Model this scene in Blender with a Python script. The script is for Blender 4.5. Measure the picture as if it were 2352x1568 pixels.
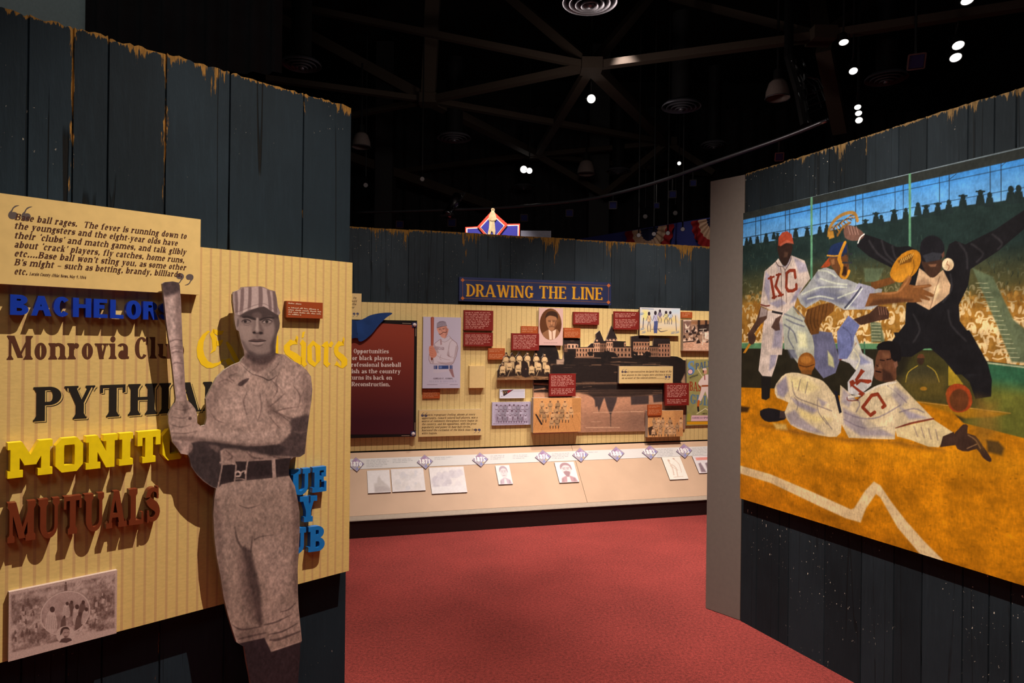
import bpy, bmesh, math, random
import numpy as np
from mathutils import Vector, Matrix
from mathutils.geometry import delaunay_2d_cdt, tessellate_polygon
random.seed(7); RNG = np.random.RandomState(11)
SC = bpy.context.scene; COL = SC.collection
for _o in list(bpy.data.objects): bpy.data.objects.remove(_o, do_unlink=True)

# ------------------------------------------------------------------ camera
FPX, EYE, ROLL, WALLH = 1568.0, 1.51, 0.0115, 2.44
cam = bpy.data.objects.new('camera', bpy.data.cameras.new('camera')); COL.objects.link(cam)
cam.data.sensor_width = 36.0; cam.data.lens = 24.0; cam.data.clip_end = 60; cam.data.clip_start = 0.05
_c, _s = math.cos(ROLL), math.sin(ROLL)
cam.matrix_world = Matrix(((_c, -_s, 0, 0), (0, 0, -1, 0), (_s, _c, 0, EYE), (0, 0, 0, 1)))
SC.camera = cam
CAMP = Vector((0, 0, EYE))

# ------------------------------------------------------------------ world, exposure
W = bpy.data.worlds.new('dark_hall'); SC.world = W; W.use_nodes = True
W.node_tree.nodes['Background'].inputs[0].default_value = (0.9, 0.92, 1.0, 1)
W.node_tree.nodes['Background'].inputs[1].default_value = 0.004
SC.view_settings.view_transform = 'Standard'; SC.view_settings.look = 'None'
SC.view_settings.exposure = 0.0; SC.view_settings.gamma = 1.0; SC.view_settings.use_curve_mapping = False

# ------------------------------------------------------------------ gallery spotlights (the hall's own lamps, up on the pipes), then added fill lights
SPOTS = []
def spot(name, loc, aim, power, angle, blend=0.6, rad=0.05, col=(1.0, 0.86, 0.74)):
    l = bpy.data.lights.new(name, 'SPOT'); l.energy = power; l.spot_size = math.radians(angle); l.spot_blend = blend
    l.shadow_soft_size = rad; l.color = col
    o = bpy.data.objects.new(name, l); COL.objects.link(o); o.location = loc
    o.rotation_euler = (Vector(aim) - Vector(loc)).to_track_quat('-Z', 'Y').to_euler()
    SPOTS.append((Vector(loc), Vector(aim))); return o
spot('spot_on_club_wall', (0.85, 1.68, 5.15), (-1.25, 2.1, -0.2), 1330, 42, 1.0, 0.012, (1.0, 0.86, 0.72))
spot('spot_on_line_wall_west', (0.0, 3.1, 4.7), (-0.8, 5.6, 0.6), 440, 62, 0.9, 0.03, (1.0, 0.84, 0.72))
spot('spot_on_line_wall_east', (1.85, 3.9, 4.7), (1.6, 6.4, 0.2), 860, 62, 0.9, 0.03, (1.0, 0.84, 0.72))
spot('spot_on_deck_west', (-0.4, 3.9, 4.8), (-0.7, 5.25, 0.2), 80, 36, 0.8, 0.05, (1.0, 0.9, 0.82))
spot('spot_on_deck_east', (1.1, 4.4, 4.8), (0.9, 5.7, 0.2), 45, 36, 0.8, 0.05, (1.0, 0.9, 0.82))
spot('spot_on_mural', (-0.45, 1.72, 5.35), (1.8, 3.2, 0.1), 1480, 40, 1.0, 0.014, (1.0, 0.87, 0.74))
spot('spot_on_carpet', (0.5, 4.6, 4.9), (0.5, 5.0, 0.0), 520, 52, 1.0, 0.05, (1.0, 0.88, 0.8))
spot('spot_on_diamond_sign', (-0.4, 6.6, 5.2), (-0.35, 8.6, 3.0), 800, 26, .6, .05, (1.0, .9, .84))
spot('spot_on_bunting', (1.2, 8.2, 5.2), (2.4, 10.0, 2.9), 60, 50, .8, .05, (1.0, .88, .8))
def fill_light(name, loc, power, rad=.5, col=(1.0, .86, .76)):  # added soft fill without any fixture, lifting shadows the spots leave too dark
    l = bpy.data.lights.new(name, 'POINT'); l.energy = power; l.shadow_soft_size = rad; l.color = col
    o = bpy.data.objects.new(name, l); COL.objects.link(o); o.location = loc
fill_light('fill_light_south', (-0.3, -1.4, 4.3), 55)
fill_light('fill_light_hall', (0.4, 0.6, 4.2), 22)
fill_light('fill_light_north', (0.6, 7.4, 3.9), 26, .2, (1.0, .84, .72))  # added fill that faintly lightens the roof beams
fill_light('fill_light_west', (-3.6, 3.0, 5.6), 14, .2, (.85, 1.0, 1.0))  # added cool fill that brightens the grey-green wall
# ------------------------------------------------------------------ lettering: glyphs as unions of polygons, cap height = 1
class Font:
    def __init__(s, S=.17, T=.06, H=.05, L=.08, B=.05, X=.66, wide=1.0, slant=0.0, gap=.07, n=14, flare=0.0, space=.30):
        s.S, s.T, s.H, s.L, s.B, s.X, s.wide, s.slant, s.gap, s.n, s.flare, s.space = S, T, H, L, B, X, wide, slant, gap, n, flare, space
        s.cache = {}
    # primitives append polygons to s.p
    def R(s, x0, y0, x1, y1): s.p.append([(x0, y0), (x1, y0), (x1, y1), (x0, y1)])
    def D(s, x0, y0, x1, y1, w): s.p.append([(x0, y0), (x0 + w, y0), (x1 + w, y1), (x1, y1)])
    def sf(s, x, w, y, up, sides=3):
        """slab serif at the foot (up=1) or head (up=-1) of a stem x..x+w ending at y"""
        if s.H <= 0: return
        H, L, B = s.H * up, s.L, s.B * up
        x0 = x - (L if sides & 1 else 0); x1 = x + w + (L if sides & 2 else 0)
        s.R(x0, min(y, y + H), x1, max(y, y + H))
        if s.B:
            if sides & 1: s.p.append([(x, y + H), (x - L * .75, y + H), (x, y + H + B)])
            if sides & 2: s.p.append([(x + w, y + H), (x + w + L * .75, y + H), (x + w, y + H + B)])
    def V(s, x, y0, y1, foot=3, head=3, w=None):
        w = s.S if w is None else w
        if s.flare:
            f = s.flare * w; ym = (y0 + y1) / 2
            s.p.append([(x - f, y0), (x + w + f, y0), (x + w, y0 + .16), (x + w, y1 - .16), (x + w + f, y1), (x - f, y1), (x, y1 - .16), (x, y0 + .16)])
        else: s.R(x, y0, x + w, y1)
        if foot: s.sf(x, w, y0, 1, foot)
        if head: s.sf(x, w, y1, -1, head)
    def A(s, cx, cy, rx, ry, a0=0, a1=360, S=None, T=None):
        S = s.S if S is None else S; T = s.T if T is None else T
        n = max(3, int(s.n * abs(a1 - a0) / 180)); P = []
        for i in range(n + 1):
            t = math.radians(a0 + (a1 - a0) * i / n); c, q = math.cos(t), math.sin(t)
            P.append(((cx + rx * c, cy + ry * q), (cx + (rx - S) * c, cy + (ry - T) * q)))
        for (a, b), (c, d) in zip(P, P[1:]): s.p.append([a, c, d, b])
    def K(s, pts, ws):
        """stroke along pts with full widths ws"""
        N = len(pts); L = []
        for i in range(N):
            a, b = pts[max(i - 1, 0)], pts[min(i + 1, N - 1)]
            dx, dy = b[0] - a[0], b[1] - a[1]; d = math.hypot(dx, dy) or 1; w = ws[i] / 2
            L.append(((pts[i][0] - dy / d * w, pts[i][1] + dx / d * w), (pts[i][0] + dy / d * w, pts[i][1] - dx / d * w)))
        for (a, b), (c, d) in zip(L, L[1:]): s.p.append([a, c, d, b])
    def dot(s, x, y, r): s.p.append([(x + r * math.cos(k * .5236), y + r * math.sin(k * .5236)) for k in range(12)])
    def Sg(s, x, w, y0, h):
        S, T = s.S, s.T; k = []; ws = []
        pts = [(.93, .77), (.82, .93), (.5, .985), (.2, .9), (.1, .74), (.22, .6), (.5, .5), (.78, .4), (.9, .25), (.78, .1), (.5, .015), (.2, .06), (.06, .25)]
        wt = [T * .8, T, T, .7 * S, S, S, S * 1.05, S, S, .7 * S, T, T, T * .8]
        P = [Vector((x + a * w, y0 + T / 2 + b * (h - T))) for a, b in pts]; F = []; G = []
        for i in range(len(P) - 1):
            a, b, c, d = P[max(i - 1, 0)], P[i], P[i + 1], P[min(i + 2, len(P) - 1)]
            for q in range(3):
                t = q / 3; F.append(tuple(.5 * (2 * b + (c - a) * t + (2 * a - 5 * b + 4 * c - d) * t * t + (3 * b - a - 3 * c + d) * t ** 3))); G.append(wt[i] * (1 - t) + wt[i + 1] * t)
        F.append(tuple(P[-1])); G.append(wt[-1]); s.K(F, G)
        if s.H > 0:
            q = s.T * .6 + .03
            s.R(x + w * .9 - q / 2, y0 + h * .66, x + w * .9 + q / 2, y0 + h); s.R(x + w * .09 - q / 2, y0, x + w * .09 + q / 2, y0 + h * .34)
    def glyph(s, ch):
        if ch in s.cache: return s.cache[ch]
        s.p = []; S, T, H, L, X = s.S, s.T, s.H, s.L, s.X; m = L if H > 0 else .02; w = .5
        R, D, V, A, K, sf, dot = s.R, s.D, s.V, s.A, s.K, s.sf, s.dot
        asc = 1.02; i = m  # left inset so that serifs clear
        vt = H * .8 + .1   # length of the vertical serifs on E, F, T, C ...
        if ch == 'A':
            W = .62 + S; ap = W * .5
            D(i, 0, i + ap - S * .55, 1, T * 1.25); D(i + W - S, 0, i + ap - S * .55, 1, S); R(i + W * .2, .28, i + W * .78, .28 + T)
            sf(i, T * 1.25, 0, 1); sf(i + W - S, S, 0, 1); w = W + 2 * i
        elif ch in 'BPRD':
            V(i, 0, 1, 1, 1); W = .36 + S
            if ch == 'D': A(i + S * .8, .5, .48 + S * .35, .5, -90, 90); R(i, 0, i + S, T); W = .46 + S * 1.1
            elif ch == 'B':
                A(i + S + .12, .755, .2 + S * .5, .245, -90, 90); A(i + S + .13, .275, .24 + S * .5, .275, -90, 90)
                for y in (1 - T, .51, .0): R(i + S * .5, y, i + S + .13, y + T)
                R(i + S * .5, .55 - T, i + S + .13, .55)
                W = .37 + S * 1.5
            else:
                A(i + S + .12, .73, .22 + S * .5, .27, -90, 90); R(i + S * .5, 1 - T, i + S + .13, 1); R(i + S * .5, .46, i + S + .13, .46 + T); W = .34 + S * 1.5
                if ch == 'R': D(i + W - S * .75, 0, i + S + .08, .48, S); sf(i + W - S * .75, S, 0, 1, 2); W += S * .35
            w = W + i + .02
        elif ch in 'CG':
            W = .46 + S; A(i + W * .5, .5, W * .53, .515, 42, 318)
            if H > 0: R(i + W * .9 - T * .5, .66, i + W * .9 + T * .6, 1.0)
            if ch == 'G': V(i + W - S, .06, .42, 0, 3)
            elif H > 0: pass
            w = W * 1.02 + i + .02
        elif ch in 'EFL':
            V(i, 0, 1, 1 if ch != 'F' else 3, 1 if ch != 'L' else 3); W = .38 + S
            if ch != 'L': R(i + S * .5, 1 - T, i + W, 1); R(i + S * .5, .49, i + W * .8, .49 + T)
            if ch != 'F': R(i + S * .5, 0, i + W * 1.04, T)
            if H > 0:
                q = max(T * .9, .05)
                if ch != 'L': R(i + W - q, 1 - T - vt, i + W, 1); R(i + W * .8 - q, .5 + T / 2 - vt * .7, i + W * .8, .5 + T / 2 + vt * .7)
                if ch != 'F': R(i + W * 1.04 - q, 0, i + W * 1.04, T + vt)
            w = W + i + .06
        elif ch == 'H': V(i, 0, 1); V(i + .32 + S, 0, 1); R(i + S * .5, .48, i + .4 + S, .48 + T); w = .32 + 2 * S + 2 * i
        elif ch == 'I': V(i, 0, 1); w = S + 2 * i
        elif ch == 'J': V(i + .2, .25, 1, 0, 3); A(i + .2 + S - .2, .25, .2, .27, 180, 360); w = .22 + S + i
        elif ch == 'K':
            V(i, 0, 1); D(i + S * .8, .4, i + .36 + S * .6, 1, T * 1.4); D(i + .38 + S * .5, 0, i + S + .06, .56, S); sf(i + .36 + S * .6, T * 1.4, 1, -1); sf(i + .38 + S * .5, S, 0, 1); w = .42 + S * 1.5 + 2 * i
        elif ch == 'M':
            W = .5 + 2 * S; q = T * 1.2 if H > 0 and T < S * .6 else S
            V(i, 0, 1, 3, 1, q); V(i + W - S, 0, 1, 3, 2); D(i + W * .5 - S * .42, .08, i, 1, S); D(i + W * .5 - S * .42, .08, i + W - q, 1, q); w = W + 2 * i
        elif ch == 'N':
            W = .38 + 1.7 * S; q = T * 1.3 if H > 0 and T < S * .6 else S
            V(i, 0, 1, 3, 1, q); V(i + W - q, 0, 1, 0, 3, q); D(i + W - S * 1.0, 0, i, 1, S); w = W + 2 * i
        elif ch in 'OQ': W = .52 + S; A(i * .4 + W * .5, .5, W * .5, .515); w = W + i * .8
        elif ch == 'S': W = .36 + S; s.Sg(i * .6, W, 0, 1); w = W + i * 1.0
        elif ch == 'T':
            W = .56 + S; V(i + W / 2 - S / 2, 0, 1, 3, 0); R(i, 1 - T, i + W, 1); q = max(T * .9, .05)
            if H > 0: R(i, 1 - T - vt, i + q, 1); R(i + W - q, 1 - T - vt, i + W, 1)
            w = W + 2 * i * .6
        elif ch == 'U':
            W = .36 + 1.6 * S; q = T * 1.3 if H > 0 and T < S * .6 else S
            V(i, .3, 1, 0, 3); V(i + W - q, .3, 1, 0, 3, q); A(i + W / 2, .31, W / 2, .33, 180, 270, S, max(T, .07)); A(i + W / 2, .31, W / 2, .33, 270, 360, q, max(T, .07)); w = W + 2 * i
        elif ch in 'VY':
            W = .5 + S
            if ch == 'V': D(i + W * .5 - S * .5, 0, i, 1, S); D(i + W * .5 - T * .3, 0, i + W - T * 1.2, 1, T * 1.2)
            else: D(i + W * .5 - S * .5, .42, i, 1, S); D(i + W * .5 - T * .3, .42, i + W - T * 1.2, 1, T * 1.2); V(i + W * .5 - S * .5, 0, .46, 3, 0)
            sf(i, S, 1, -1); sf(i + W - T * 1.2, T * 1.2, 1, -1); w = W + 2 * i
        elif ch == 'W':
            W = .8 + S * 1.2; q = T * 1.2
            D(i + W * .27 - S * .4, 0, i, 1, S); D(i + W * .27, 0, i + W * .5 - q * .3, 1, q); D(i + W * .74 - S * .4, 0, i + W * .46 - S * .3, 1, S); D(i + W * .74, 0, i + W - q, 1, q)
            sf(i, S, 1, -1); sf(i + W - q, q, 1, -1); w = W + 2 * i
        elif ch == 'X': W = .5 + S; D(i + W - S, 0, i, 1, S); D(i, 0, i + W - T * 1.3, 1, T * 1.3); w = W + 2 * i
        elif ch == 'Z': W = .5 + S; R(i, 0, i + W, T); R(i, 1 - T, i + W, 1); D(i, 0, i + W - S, 1, S); w = W + 2 * i
        elif ch == '&': s.Sg(i, .4 + S, 0, 1); D(i + .3 + S, 0, i + .1, .5, S * .7); w = .5 + 1.4 * S + i
        # lower case
        elif ch in 'bdpq':
            W = .3 + S * 1.15; A(i * .6 + W * .5 + (.0 if ch in 'dq' else .04), X / 2, W * .5, X / 2 + .012)
            if ch in 'bp': V(i * .6 + .0, 0 if ch == 'b' else -.3, asc if ch == 'b' else X, 3 if ch == 'p' else 0, 1)
            else: V(i * .6 + W - S, 0 if ch == 'd' else -.3, asc if ch == 'd' else X, 2 if ch == 'd' else 3, 1 if ch == 'd' else 0)
            w = W + i + .04
        elif ch in 'ceo':
            W = .28 + S * 1.15; cx = i * .4 + W / 2
            if ch == 'o': A(cx, X / 2, W / 2, X / 2 + .012)
            elif ch == 'c': A(cx, X / 2, W / 2, X / 2 + .012, 50, 315); dot(cx + W * .3, X * .76, max(S * .42, T * .5))
            else: A(cx, X / 2, W / 2, X / 2 + .012, 0, 318); R(cx - W * .4, X * .5 - T * .1, cx + W * .49, X * .5 + T * .8)
            w = W + i * .8 - (.03 if ch == 'c' else 0)
        elif ch == 'a':
            W = .27 + S; V(i * .5 + W - S, 0.04, X * .72, 0, 0); A(i * .5 + W - S - .06, X * .7, .06 + S, X * .3 + .012, 0, 150); A(i * .5 + S * .5 + .1, X * .27, .1 + S * .5, X * .27 + .01, 90, 270)
            R(i * .5 + .08 + S * .5, X * .54 - T, i * .5 + W - S * .5, X * .54); R(i * .5 + .08 + S * .5, -.01, i * .5 + W - S * .5, T - .01); R(i * .5 + W - S * .5, 0, i * .5 + W + .06, T + .01); w = W + i * .5 + .07
        elif ch == 'f':
            V(i + .04, 0, .8, 3, 0); A(i + .04 + .16 + S * .5, .8, .16 + S * .5, .22, 60, 180); R(i - .04, X - T, i + .24 + S * .6, X); w = .24 + S + i
        elif ch == 'g':
            W = .28 + S; A(i * .5 + W * .45, X * .64, W * .45, X * .37); A(i * .5 + W * .47, -.12, W * .5, .2, 0, 360, S * .75, T); R(i * .5 + W * .2, .02, i * .5 + W * .75, .02 + T * 1.5); R(i * .5 + W * .7, X - T * 1.1, i * .5 + W * 1.08, X); w = W + i
        elif ch in 'hnmru':
            W = .22 + 2 * S
            if ch == 'u':
                V(i, .16, X, 0, 1); V(i + W - S, 0, X, 2, 1); A(i + W / 2 - S * .1, .2, W / 2 + S * .1, .21, 180, 290, S, T * 1.2)
            else:
                V(i, 0, asc if ch == 'h' else X, 3, 1)
                if ch == 'r': A(i + S + .09, X * .62, .1 + S * .2, X * .38 + .01, 60, 180, S * .4, T * 1.3); dot(i + S + .13, X * .84, max(S * .48, .05)); W = .16 + S * 1.6
                else:
                    for k in range(2 if ch == 'm' else 1):
                        x = i + k * (.22 + S); V(x + W - S, 0, X * .7, 3, 0); A(x + W / 2 + S * .1, X * .66, W / 2 - S * .1, X * .35, 0, 140, S, T * 1.3)
                    if ch == 'm': W += .22 + S
            w = W + i * (1.7 if ch != 'r' else 1)
        elif ch in 'il': V(i, 0, X if ch == 'i' else asc, 3, 1); w = S + i * 1.9; (ch == 'i') and dot(i + S * .5, X + .2, S * .58)
        elif ch == 'j': V(i + .06, -.14, X, 0, 1); A(i - .02 + S * .5, -.14, .08 + S * .5, .16, 200, 360); dot(i + .06 + S * .5, X + .2, S * .58); w = S + .1 + i
        elif ch == 'k': V(i, 0, asc, 3, 1); D(i + S * .7, X * .36, i + .26 + S * .4, X, T * 1.3); D(i + .26 + S * .4, 0, i + S + .02, X * .58, S * .9); sf(i + .26 + S * .4, T * 1.3, X, -1); sf(i + .26 + S * .4, S * .9, 0, 1); w = .32 + 1.3 * S + 1.6 * i
        elif ch == 's': W = .22 + S; s.Sg(i * .5, W, 0, X); w = W + i * .9
        elif ch == 't': V(i + .02, .1, .86, 0, 0); A(i + .02 + S * .5 + .12, .13, .12 + S * .5, .14, 180, 300, S, T * 1.2); R(i - .08, X - T, i + .18 + S, X); w = .2 + S + i * .8
        elif ch in 'vywxz':
            W = .3 + S
            if ch == 'w':
                W = .5 + S * 1.3; q = T * 1.2
                D(i + W * .27 - S * .45, 0, i, X, S); D(i + W * .27, 0, i + W * .5 - q * .3, X, q); D(i + W * .73 - S * .45, 0, i + W * .46 - S * .3, X, S); D(i + W * .73, 0, i + W - q, X, q); sf(i, S, X, -1); sf(i + W - q, q, X, -1)
            elif ch == 'x': D(i + W - S, 0, i, X, S); D(i, 0, i + W - T * 1.3, X, T * 1.3)
            elif ch == 'z': R(i, 0, i + W, T); R(i, X - T, i + W, X); D(i, 0, i + W - S, X, S)
            else:
                q = T * 1.25; D(i + W * .5 - S * .5, 0, i, X, S); sf(i, S, X, -1); sf(i + W - q, q, X, -1)
                if ch == 'v': D(i + W * .5 - q * .3, 0, i + W - q, X, q)
                else: D(i + W * .5 - q * .3 - .11, -.28, i + W - q, X, q); dot(i + W * .5 - .17, -.24, max(S * .5, .05))
            w = W + 1.6 * i
        # figures and marks
        elif ch in '0689': W = .36 + S; A(i + W / 2, .5, W / 2, .515) if ch == '0' else None; w = W + 2 * i
        elif ch == '1': V(i + .1, 0, 1, 3, 0); D(i - .02, .74, i + .1, 1, S * .8); w = S + .2 + 2 * i
        elif ch == '2': A(i + .2 + S * .4, .72, .2 + S * .4, .29, -20, 170); D(i, 0, i + .26, .66, S * .9); R(i, 0, i + .42 + S * .6, max(T, .1)); w = .44 + S * .8 + 2 * i
        elif ch == '3': A(i + .18, .74, .2 + S * .4, .27, -90, 150); A(i + .18, .27, .22 + S * .4, .285, -150, 90); w = .4 + S * .5 + 2 * i
        elif ch == '4': V(i + .3, 0, 1, 3, 0); R(i, .25, i + .42 + S, .25 + T * 1.2); D(i, .25, i + .3, 1, T * 1.4); w = .46 + S + 2 * i
        elif ch == '5': A(i + .18, .31, .24 + S * .4, .325, -150, 110); R(i + .05, .5, i + .05 + S * .7, 1); R(i + .05, 1 - max(T, .1), i + .4 + S * .4, 1); w = .44 + S * .5 + 2 * i
        elif ch == '7': R(i, 1 - max(T, .1), i + .4 + S * .6, 1); D(i + .08, 0, i + .4 - S * .3, 1, S * .9); w = .42 + S * .6 + 2 * i
        elif ch == '.': dot(i + S * .5, S * .5, S * .58); w = S + 2 * i * .8
        elif ch == ',': dot(i + S * .5, S * .5, S * .58); K([(i + S * .9, S * .5), (i + S * .8, -.02), (i + S * .3, -.2)], [S * .5, S * .4, .02]); w = S + 2 * i * .8
        elif ch in "'`": dot(i + S * .5, .9, S * .5); K([(i + S * .8, .9), (i + S * .7, .8), (i + S * .2, .66)] if ch == "'" else [(i + S * .2, .9), (i + S * .3, 1.0), (i + S * .8, 1.1)], [S * .5, S * .4, .02]); w = S + i
        elif ch == '-': R(i, X * .42, i + .24, X * .42 + max(T, .09)); w = .24 + 2 * i
        elif ch == '~': R(i, X * .42, i + .5, X * .42 + max(T, .07)); w = .5 + 2 * i
        elif ch in '()[]':
            if ch in '()': A(i + (.28 if ch == '(' else -.08), .4, .28, .62, *( (110, 250) if ch == '(' else (-70, 70)), .1, .05); w = .3
            else: R(i, -.15, i + .08, 1.05); w = .24
        elif ch == ' ': w = s.space
        if ch in '689':
            W = .36 + S
            if ch == '8': A(i + W / 2, .75, W * .44, .26); A(i + W / 2, .27, W * .5, .285)
            elif ch == '6': A(i + W / 2, .31, W / 2, .325); A(i + W * .72, .42, W * .72, .6, 95, 185, S, T)
            else: A(i + W / 2, .69, W / 2, .325); A(i + W * .28, .58, W * .72, .6, -85, 5, S, T)
        out = [[(x * s.wide + y * s.slant, y) for x, y in q] for q in s.p]
        s.cache[ch] = (out, w * s.wide)
        return s.cache[ch]
    def layout(s, text):
        """[(char, polys shifted)], natural width"""
        x = 0; res = []
        for ch in text:
            p, w = s.glyph(ch)
            res.append((ch, [[(a + x, b) for a, b in q] for q in p])); x += w + s.gap * s.wide
        return res, x - s.gap * s.wide
def union_tris(polys, eps=1e-5):
    """union of overlapping polygons -> (points, triangles)"""
    vs, fs = [], []
    for q in polys:
        a = sum(q[k][0] * q[(k + 1) % len(q)][1] - q[(k + 1) % len(q)][0] * q[k][1] for k in range(len(q)))
        if abs(a) < 1e-9: continue
        if a < 0: q = q[::-1]
        fs.append(list(range(len(vs), len(vs) + len(q)))); vs += [Vector(c) for c in q]
    if not fs: return [], []
    r = delaunay_2d_cdt(vs, [], fs, 1, eps)
    keep = [tuple(f) for f, src in zip(r[2], r[5]) if len(src)]; used = sorted({i for f in keep for i in f}); ix = {i: k for k, i in enumerate(used)}
    return [(r[0][i].x, r[0][i].y) for i in used], [tuple(ix[i] for i in f) for f in keep]
TIMES = Font(S=.19, T=.065, H=.04, L=.07, B=.05, X=.68, gap=.045)
TIMESI = Font(S=.17, T=.06, H=.035, L=.055, B=.04, X=.68, slant=.27, gap=.05)
SANS = Font(S=.28, T=.2, H=0, L=0, B=0, X=.72, gap=.075, wide=1.2, n=20)
SLAB = Font(S=.25, T=.15, H=.16, L=.085, B=0, X=.7, gap=.06)
WEST = Font(S=.28, T=.12, H=.14, L=.08, B=.06, X=.7, gap=.12, wide=.62)
CLAR = Font(S=.235, T=.09, H=.05, L=.09, B=.12, X=.7, gap=.05, wide=.95, space=.14)
SIGN = Font(S=.16, T=.07, H=.06, L=.07, B=.08, X=.7, gap=.07, wide=.84, space=.36)
YEAR = Font(S=.25, T=.2, H=0, L=0, B=0, gap=.03, wide=.75)
# octagonal block O and wide block M for the yellow word
def block(*polys): return [list(q) for q in polys]
# ------------------------------------------------------------------ pictures: painted in numpy, carried by the vertices of the printed face
def lin(c): c = np.asarray(c, float); return np.where(c <= .04045, c / 12.92, ((c + .055) / 1.055) ** 2.4)
def rgb(r, g, b): return np.array((r, g, b), float) / 255
def fbm(h, w, sy, sx, octv=4, seed=0):
    r = np.random.RandomState(seed); out = np.zeros((h, w)); amp = 1; tot = 0
    for o in range(octv):
        gy, gx = max(2, int(h / sy) + 2), max(2, int(w / sx) + 2); g = r.rand(gy + 1, gx + 1)
        y = np.linspace(0, gy - 1.001, h); x = np.linspace(0, gx - 1.001, w); yi = y.astype(int); xi = x.astype(int); fy = (y - yi)[:, None]; fx = (x - xi)[None]
        fy = fy * fy * (3 - 2 * fy); fx = fx * fx * (3 - 2 * fx)
        out += amp * ((g[yi][:, xi] * (1 - fx) + g[yi][:, xi + 1] * fx) * (1 - fy) + (g[yi + 1][:, xi] * (1 - fx) + g[yi + 1][:, xi + 1] * fx) * fy)
        tot += amp; amp *= .5; sy = max(sy / 2, 1); sx = max(sx / 2, 1)
    return out / tot - .5
def smooth(pts, n=5, closed=True):
    P = np.array(pts, float); N = len(P); out = []
    for i in range(N if closed else N - 1):
        a, b, c, d = (P[(i - 1) % N], P[i], P[(i + 1) % N], P[(i + 2) % N]) if closed else (P[max(i - 1, 0)], P[i], P[i + 1], P[min(i + 2, N - 1)])
        for q in range(n):
            t = q / n; out.append(.5 * (2 * b + (c - a) * t + (2 * a - 5 * b + 4 * c - d) * t * t + (3 * b - a - 3 * c + d) * t ** 3))
    if not closed: out.append(P[-1])
    return np.array(out)
class Canvas:
    """w x h pixels; T maps picture coordinates (x right, y down) to pixel coordinates"""
    def __init__(s, w, h, T, base):
        s.w, s.h, s.T = w, h, T; s.a = np.ones((h, w, 3)) * np.asarray(base, float)
    def pts(s, P):
        return np.array([s.T(x, y) for x, y in P])
    def rad(s, x, y, r):
        a, b = s.T(x, y), s.T(x, y + 1.0); c = s.T(x + 1.0, y); return r * .5 * (math.hypot(b[0] - a[0], b[1] - a[1]) + math.hypot(c[0] - a[0], c[1] - a[1]))
    def box(s, P, m):
        x0, y0 = np.floor(P.min(0) - m - 1).astype(int); x1, y1 = np.ceil(P.max(0) + m + 2).astype(int)
        return max(x0, 0), max(y0, 0), min(x1, s.w), min(y1, s.h)
    def put(s, b, cov, col):
        x0, y0, x1, y1 = b; col = np.asarray(col, float)
        if col.ndim == 3: col = col[y0:y1, x0:x1]
        if s.clip is not None: cov = cov * s.clip[y0:y1, x0:x1]
        v = s.a[y0:y1, x0:x1]; v += (col - v) * cov[..., None]
    clip = None
    def cover(s, P, soft):
        b = s.box(P, soft); x0, y0, x1, y1 = b
        if x1 <= x0 or y1 <= y0: return b, None
        Y, X = np.mgrid[y0:y1, x0:x1].astype(float); d2 = np.full(X.shape, 1e12); ins = np.zeros(X.shape, bool); Q = np.roll(P, -1, 0)
        for (ax, ay), (bx, by) in zip(P, Q):
            ex, ey = bx - ax, by - ay; L = ex * ex + ey * ey
            if L < 1e-12: continue
            t = np.clip(((X - ax) * ex + (Y - ay) * ey) / L, 0, 1); d2 = np.minimum(d2, (X - ax - t * ex) ** 2 + (Y - ay - t * ey) ** 2)
            if ay != by: ins ^= ((ay > Y) != (by > Y)) & (X < ex * (Y - ay) / (by - ay if by != ay else 1) + ax)
        d = np.sqrt(d2); return b, np.where(ins, d, -d)
    def poly(s, pts, col, soft=.5, alpha=1.0, curve=0):
        """soft in picture units"""
        if curve: pts = smooth(pts, curve)
        P = s.pts(pts); c = np.mean(pts, 0); sp = max(s.rad(c[0], c[1], soft), .55); b, sd = s.cover(P, sp)
        if sd is None: return
        t = np.clip(.5 + sd / (2 * sp), 0, 1); s.put(b, alpha * t * t * (3 - 2 * t), col)
    def mask(s, pts, curve=0, soft=.5):
        keep, kc = s.a, s.clip; s.a = np.zeros_like(keep); s.clip = None; s.poly(pts, (1, 1, 1), soft, 1, curve); m = s.a[..., 0]; s.a = keep; s.clip = kc; return m
    def line(s, pts, ws, col, soft=.5, alpha=1.0, curve=0):
        """ws full widths in picture units (number or list)"""
        if np.isscalar(ws): ws = [ws] * len(pts)
        if curve:
            N = len(pts); t0 = np.linspace(0, N - 1, (N - 1) * curve + 1); ws = np.interp(t0, range(N), ws); pts = smooth(pts, curve, False)
        P = s.pts(pts); R = [s.rad(p[0], p[1], w / 2) for p, w in zip(pts, ws)]; sp = max(s.rad(pts[0][0], pts[0][1], soft), .55); b = s.box(P, max(R) + sp); x0, y0, x1, y1 = b
        if x1 <= x0 or y1 <= y0: return
        Y, X = np.mgrid[y0:y1, x0:x1].astype(float); sd = np.full(X.shape, -1e9)
        for i in range(len(P) - 1):
            (ax, ay), (bx, by) = P[i], P[i + 1]; ex, ey = bx - ax, by - ay; L = ex * ex + ey * ey + 1e-12
            t = np.clip(((X - ax) * ex + (Y - ay) * ey) / L, 0, 1); sd = np.maximum(sd, R[i] + (R[i + 1] - R[i]) * t - np.hypot(X - ax - t * ex, Y - ay - t * ey))
        t = np.clip(.5 + sd / (2 * sp), 0, 1); s.put(b, alpha * t * t * (3 - 2 * t), col)
    def ell(s, cx, cy, rx, ry, col, soft=.5, alpha=1.0, rot=0, n=28, a0=0, a1=360):
        r = math.radians(rot); P = []
        for k in range(n):
            t = math.radians(a0 + (a1 - a0) * k / n); x, y = rx * math.cos(t), ry * math.sin(t); P.append((cx + x * math.cos(r) - y * math.sin(r), cy + x * math.sin(r) + y * math.cos(r)))
        s.poly(P, col, soft, alpha)
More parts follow.
